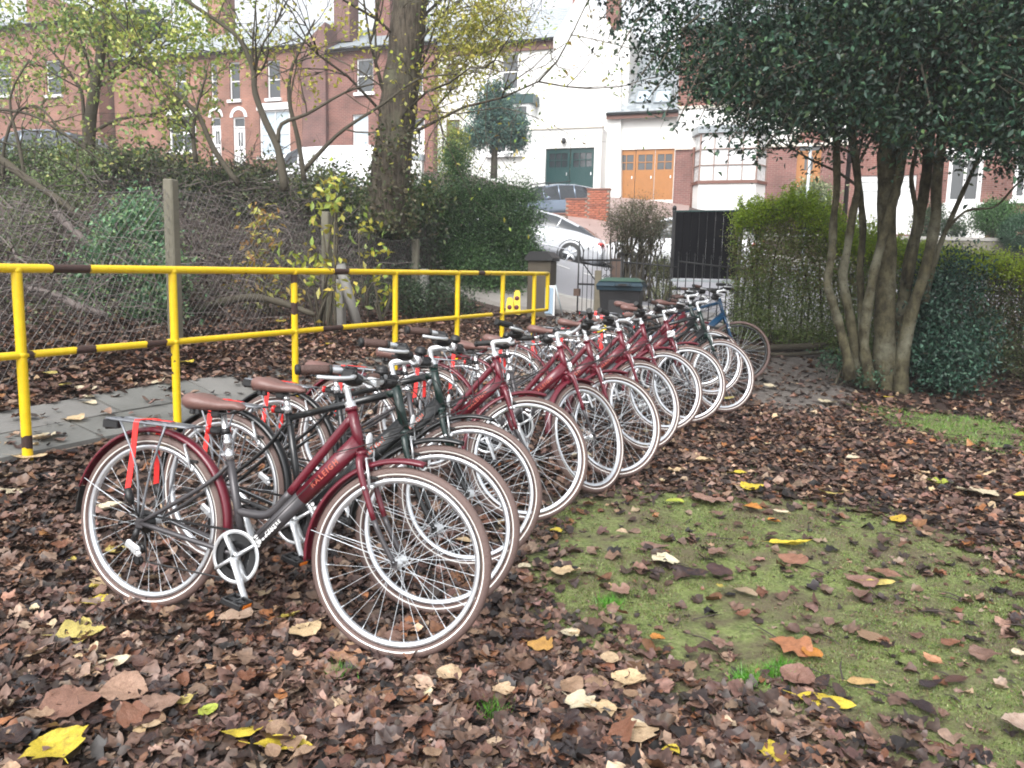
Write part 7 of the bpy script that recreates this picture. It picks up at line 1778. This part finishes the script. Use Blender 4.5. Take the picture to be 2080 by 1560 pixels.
# ---- single leaves one can point at
KM = {}
def fine_leaf(kind, g):
    ns, nc = 15, 7; V = []; bend = g.uniform(-.13, .13); ph = g.uniform(0, 6.28, 4); asym = g.uniform(.85, 1.15)
    hw = {'oval': .29, 'broad': .40, 'long': .16, 'ragged': .34, 'lobed': .46}[kind]
    for i in range(ns):
        u = i / (ns - 1); x = u - .5; e_ = math.sin(math.pi * u ** .85) ** .75 * hw
        wl = wr = e_
        if kind == 'lobed': k = .62 + .38 * abs(math.sin(u * math.pi * 2.5 + .3)); wl *= k; wr *= .62 + .38 * abs(math.sin(u * math.pi * 2.5 + .5))
        if kind == 'ragged': wl *= 1 + .28 * math.sin(u * 17 + ph[0]); wr *= 1 + .28 * math.sin(u * 15 + ph[1])
        wl *= (1 + .05 * math.sin(u * 40 + ph[2])) * asym; wr *= (1 + .05 * math.sin(u * 37 + ph[3])) / asym
        m_ = bend * (1 - (2 * x) ** 2)
        for j in range(nc):
            v = j / (nc - 1) * 2 - 1; w_ = wl if v > 0 else wr; V.append((x + .10 * abs(v) * (.5 - u) * (1 if kind == 'lobed' else .3), m_ + v * w_, 0))
    V = np.array(V); x, y = V[:, 0], V[:, 1]; c1, c2, c3 = g.uniform(-.1, .7), g.uniform(.0, .5), g.uniform(-.7, .7)
    V[:, 2] = c2 * np.abs(y - 0) + c1 * x * x * 1.2 + c3 * x * y * 1.5 + .022 * np.sin(x * 26 + ph[0]) * np.abs(y) * 3 + .03 * np.sin(y * 14 + ph[1]) + .02 * np.sin(x * 9 + y * 11 + ph[2])
    F = [(i * nc + j, i * nc + j + 1, (i + 1) * nc + j + 1, (i + 1) * nc + j) for i in range(ns - 1) for j in range(nc - 1)]
    n0 = len(V); ym = V[nc // 2]; V = np.concatenate([V, [ym + (0, .012, 0), ym - (0, .012, 0), ym + (-.22, .03, .02), ym + (-.22, .04, .02)]]); F.append((n0, n0 + 1, n0 + 2, n0 + 3))
    V[:, 2] -= np.percentile(V[:, 2], 12); return V, np.array(F)
def lmesh(kind, seed):
    key = (kind, seed)
    if key not in KM:
        V, F = fine_leaf(kind, np.random.default_rng(seed)); KM[key] = np_mesh('fallen_leaf', V, F, M['leaf_single'], None, True)
    return KM[key]
YEL = (.60, .47, .05); YEL2 = (.52, .43, .13); CRM = (.62, .46, .27); PAL = (.62, .54, .38); ORA = (.48, .2, .04); BRN = (.2, .10, .07); GRN = (.36, .42, .06); DRK = (.03, .02, .022)
HL = [  # px, py, length px, angle, colour, kind, label
    (165, 1303, 72, 30, YEL2, 'lobed', 'ragged yellow leaf in the litter below the nearest rear wheel'), (195, 1241, 54, 10, YEL, 'oval', 'smooth yellow oval leaf just under the nearest rear tyre'),
    (105, 1540, 84, -30, YEL, 'lobed', 'large bright yellow lobed leaf at the bottom left corner'), (490, 1497, 80, 20, YEL, 'long', 'long yellow leaf lying upper of the two near the bottom edge'),
    (575, 1528, 96, 4, YEL, 'long', 'longest bright yellow leaf on the bottom edge of the litter'), (372, 1438, 34, 50, YEL2, 'oval', 'small yellow leaf leaning on brown ones below the nearest pedal'),
    (424, 1462, 34, 40, GRN, 'oval', 'small greenish yellow leaf above the long yellow leaf'), (617, 1293, 66, 60, CRM, 'oval', 'pale cream oval leaf left of the nearest front wheel'),
    (32, 1008, 46, 0, PAL, 'ragged', 'pale crumpled leaf at the left margin under the railing post'), (215, 1041, 66, 12, PAL, 'long', 'long whitish leaf seen through the nearest rear wheel'),
    (238, 1131, 34, 60, YEL2, 'broad', 'yellow leaf seen under the hub of the nearest rear wheel'), (212, 1194, 58, -15, CRM, 'oval', 'cream leaf touching the bottom of the nearest rear tyre'),
    (180, 1352, 56, 30, CRM, 'long', 'narrow cream leaf pointing up in the lower litter'), (212, 1370, 78, 35, PAL, 'long', 'thin pale curled leaf beside the narrow cream one'),
    (145, 1450, 84, 20, (.26, .14, .1), 'broad', 'large flat pinkish brown leaf in the bottom litter'), (250, 1425, 74, 20, (.38, .24, .17), 'broad', 'large tan leaf beside the pinkish brown one'),
    (325, 1452, 70, 30, (.3, .19, .14), 'broad', 'large greyish tan leaf with a pale midrib'), (700, 1345, 60, 0, (.4, .22, .13), 'ragged', 'crumpled reddish tan leaf below the nearest front tyre'),
    (478, 1265, 60, 20, (.42, .3, .22), 'oval', 'tan oval leaf between the nearest pedal and front wheel'), (990, 1212, 42, 40, PAL, 'long', 'pale narrow leaf right of the nearest front tyre'),
    (1062, 1163, 32, 80, PAL, 'oval', 'small whitish oval leaf on the moss edge'), (1150, 1172, 58, -20, CRM, 'ragged', 'cream crumpled leaf with yellow edge on the moss'),
    (1353, 1152, 54, 12, (.72, .66, .46), 'lobed', 'white folded leaf in the middle of the moss'), (1606, 1113, 76, -8, YEL, 'long', 'bright yellow pointed leaf on the open moss'),
    (1676, 1444, 90, -14, YEL, 'long', 'bright yellow wavy leaf low on the moss'), (1560, 1546, 58, -25, YEL, 'lobed', 'yellow leaf cut by the bottom edge of the picture'),
    (1366, 1547, 40, 60, YEL, 'oval', 'round yellow leaf at the bottom among brown ones'), (1281, 1396, 60, 60, CRM, 'broad', 'cream round leaf with a brown half'),
    (1180, 1446, 60, -40, PAL, 'ragged', 'pale ragged leaf, one of two together'), (1218, 1452, 60, 10, CRM, 'ragged', 'cream ragged leaf touching the pale ragged one'),
    (1294, 1490, 38, -20, PAL, 'oval', 'small pale folded leaf below the ragged pair'), (1608, 1505, 56, 90, (.34, .24, .19), 'broad', 'round grey-brown cupped leaf low in the litter'),
    (1605, 1328, 74, -30, (.42, .18, .09), 'ragged', 'orange-brown crumpled leaf right of the green tuft'), (1645, 1340, 34, 60, ORA, 'broad', 'small bright orange leaf tip beside the orange-brown leaf'),
    (1895, 1357, 32, 20, (.5, .25, .14), 'lobed', 'small star-shaped orange leaf on the moss'), (1890, 1402, 48, 30, DRK, 'long', 'black wet leaf on the moss, upper of two'),
    (1862, 1450, 60, -50, DRK, 'long', 'black curled leaf on the moss, lower of two'), (1615, 1392, 60, -50, (.24, .13, .1), 'broad', 'brown curled leaf in front of the green tuft'),
    (1610, 1150, 56, -50, (.3, .15, .1), 'oval', 'reddish brown leaf under the pointed yellow one'), (1513, 1212, 56, -60, (.36, .27, .18), 'long', 'tan narrow leaf beside dark twigs on the moss'),
    (1460, 1172, 48, -20, (.07, .04, .04), 'broad', 'dark maroon leaf right of the white folded leaf'), (1400, 1174, 66, -12, DRK, 'long', 'long black leaf right of the white folded leaf'),
    (1527, 998, 44, 10, YEL, 'oval', 'yellow-green oval leaf at the top of the moss'), (1495, 968, 38, -12, YEL, 'long', 'thin yellow leaf among brown ones above the moss'),
    (1433, 943, 38, 0, CRM, 'oval', 'cream leaf in the litter right of the bicycle wheels'), (1364, 962, 34, 10, CRM, 'ragged', 'tan leaf close to the sixth front wheel'),
    (1370, 1026, 40, 25, GRN, 'long', 'olive yellow leaf at the upper moss edge'), (1440, 1024, 62, -25, (.3, .18, .14), 'ragged', 'pinkish brown leaf pair at the upper moss edge'),
    (1685, 1008, 46, -18, YEL2, 'long', 'yellow leaf in the litter above the moss, right side'), (1820, 1064, 34, 50, (.56, .38, .05), 'oval', 'amber leaf standing up in the litter on the right'),
    (1528, 1041, 34, -25, ORA, 'oval', 'orange oval leaf near the upper moss'), (1572, 1068, 24, -30, ORA, 'oval', 'small orange leaf on the moss'),
    (1585, 1047, 28, -10, PAL, 'long', 'small pale leaf between two orange leaves'), (1130, 1088, 24, 10, YEL, 'broad', 'small yellow leaf on the moss by the wheels'),
    (1975, 1006, 70, 15, PAL, 'ragged', 'pale leaf fragments in the litter on the far right'), (1902, 987, 34, -20, GRN, 'ragged', 'pale green lobed leaf on the right side litter'),
    (1995, 968, 40, 5, CRM, 'long', 'cream and yellow leaf near the right edge'), (2073, 1014, 30, 0, YEL, 'oval', 'yellow leaf at the right picture edge'),
    (1733, 938, 26, 0, PAL, 'oval', 'small pale leaf alone in the dark litter'), (1787, 1195, 48, 0, YEL2, 'long', 'yellow leaf half under a brown one on the moss'),
    (1795, 1178, 56, -10, (.24, .13, .09), 'oval', 'brown leaf over a yellow one on the moss'), (1750, 1190, 56, -5, (.26, .15, .12), 'oval', 'dull pink-brown leaf on the right of the moss'),
    (1255, 1212, 46, 20, (.28, .17, .13), 'ragged', 'brown cupped leaf at the left of the moss'), (1330, 1119, 54, -5, (.24, .15, .12), 'long', 'flat brown leaf above the white folded leaf'),
    (1155, 1302, 36, -30, PAL, 'broad', 'pale leaf at the lower left moss edge'), (1335, 1310, 28, -20, ORA, 'broad', 'orange leaf below the middle of the moss'),
    (1097, 1328, 50, -20, (.5, .28, .08), 'ragged', 'orange folded leaf in brown litter'), (1165, 1298, 26, 20, CRM, 'ragged', 'small cream crumb of leaf'),
    (1752, 1400, 50, -15, (.5, .33, .14), 'long', 'tan boat-shaped leaf on the lower moss'), (2070, 1490, 56, 0, (.4, .3, .24), 'broad', 'pale cupped leaf at the lower right edge'),
    (2072, 1342, 26, -40, PAL, 'oval', 'whitish leaf on the right edge of the moss'), (940, 1108, 34, 0, CRM, 'long', 'cream leaf seen through the second front wheel'),
    (1297, 914, 40, 20, YEL2, 'lobed', 'yellow leaf seen through the sixth front wheel'), (1478, 815, 26, 0, YEL2, 'oval', 'yellow leaf under the far green bicycle wheel'),
    (1180, 932, 42, 20, PAL, 'ragged', 'pale leaves seen through the fifth front wheel'), (1805, 812, 18, 0, YEL, 'oval', 'yellow leaf at the foot of the holly'),
    (1565, 790, 22, 60, PAL, 'lobed', 'pale leaf standing on the bare mud'), (1680, 822, 34, -20, PAL, 'ragged', 'pale leaf on the bare mud'), (1745, 860, 26, -20, CRM, 'long', 'cream leaf beside the bright grass strip'),
    (85, 902, 36, 0, CRM, 'oval', 'cream leaf at the foot of the nearest railing post'), (60, 936, 50, 20, CRM, 'long', 'long cream leaf lying just below the nearest railing post'), (148, 862, 40, 0, CRM, 'oval', 'leaf on the near edge of the flagstones'), (97, 896, 34, 20, PAL, 'ragged', 'pale leaf on the flagstone edge'),
    (175, 797, 40, 0, PAL, 'long', 'narrow pale leaf on the far edge of the path'), (133, 789, 22, 0, YEL2, 'oval', 'yellowish oval leaf at the far edge of the path'), (182, 830, 24, 0, PAL, 'oval', 'small pale oval leaf on the flagstones'), (180, 817, 20, 0, PAL, 'oval', 'tiny pale leaf on the flagstones'),
    (315, 784, 34, -10, PAL, 'ragged', 'pale leaf by the second railing post'), (378, 742, 28, -10, YEL, 'oval', 'yellow leaf behind the second railing post'), (190, 722, 22, 0, YEL2, 'oval', 'yellow leaf below the middle rail'), (570, 658, 20, 0, YEL, 'oval', 'yellow leaf behind the third railing post'), (672, 704, 22, -10, YEL, 'oval', 'yellow leaf beside the saddles'),
    (100, 765, 26, 0, YEL2, 'oval', 'yellowish leaf banked behind the path'), (150, 390, 0, 0, YEL, 'oval', None)]
def place_leaf(px, py, lpx, ang, col, kind, label, seed):
    q = onground(px, py); d = (q - CAM).length; sz = lpx * d / FPX * 1.12
    o = link('fallen_leaf', lmesh(kind, seed % 7 + 200)); zz = q.z + (.04 if onpath(q.x, q.y) else .03 if kind != 'long' else .025)
    o.location = (q.x, q.y, zz); o.rotation_euler = (random.uniform(-.12, .12), random.uniform(-.12, .12), R(ang + random.uniform(-10, 10)) + (math.pi if random.random() < .5 else 0)); o.scale = (sz, sz * 1.25, sz * .8)
    o.color = (*col, 1); tag(o, label, 'leaf', 'fallen leaves lying on the ground')
for i, a in enumerate(HL):
    if a[6]: place_leaf(*a, seed=i)
# further large leaves of the litter
CN = [('dark brown', (.09, .045, .035)), ('reddish brown', (.19, .08, .045)), ('tan', (.3, .195, .125)), ('pinkish brown', (.2, .12, .092)), ('blackish', (.035, .022, .022)), ('cream', (.52, .38, .24)), ('dull yellow', (.45, .36, .07))]
FORM = {'oval': 'oval', 'broad': 'rounded', 'long': 'narrow', 'ragged': 'crumpled', 'lobed': 'lobed'}
def where(px, py):
    q = onground(px, py); x = np.array([q.x]); y = np.array([q.y])
    if inpoly(x, y, P_MOSS)[0]: return 'on the open moss'
    if px < 640 and py > 1240: return 'in the litter in front of the nearest bicycle'
    if px < 640: return 'in the litter beside the nearest bicycle'
    if py > 1300: return 'in the bottom litter between moss and bicycle'
    if px > 1600: return 'in the litter below the holly tree'
    return 'in the litter beside the front wheels'
rr = random.Random(77); n = 0; used = set(); SZ = [('tiny', .035, .05), ('small', .05, .062), ('middling', .066, .08), ('large', .085, .105)]; EX = ['flat', 'curled', 'crinkled', 'tilted', 'folded']
while n < 190:
    px, py = rr.uniform(5, 2075), 900 + 655 * rr.random() ** .6
    if py < 1000 and px < 1400: continue
    wh = where(px, py)
    if wh == 'on the open moss' and rr.random() > .35: continue
    cn, c = rr.choice(CN[:5] if rr.random() < .8 else CN); kd = rr.choice(list(FORM)); sn, s0, s1 = rr.choice(SZ); ex = rr.choice(EX)
    lab = f"{sn} {ex} {cn} {FORM[kd]} leaf {wh}"
    if lab in used: continue
    used.add(lab); d = (onground(px, py) - CAM).length
    place_leaf(px, py, rr.uniform(s0, s1) * FPX / d, rr.uniform(0, 360), c, kd, lab, 300 + n); n += 1
    o = COL.objects[-1]; o.scale.z *= {'flat': .35, 'curled': 1.7, 'crinkled': 1.3, 'tilted': 1, 'folded': 1.6}[ex]
    if ex == 'tilted': o.rotation_euler.x += .45; o.location.z += .012
    if ex == 'folded': o.scale.y *= .55
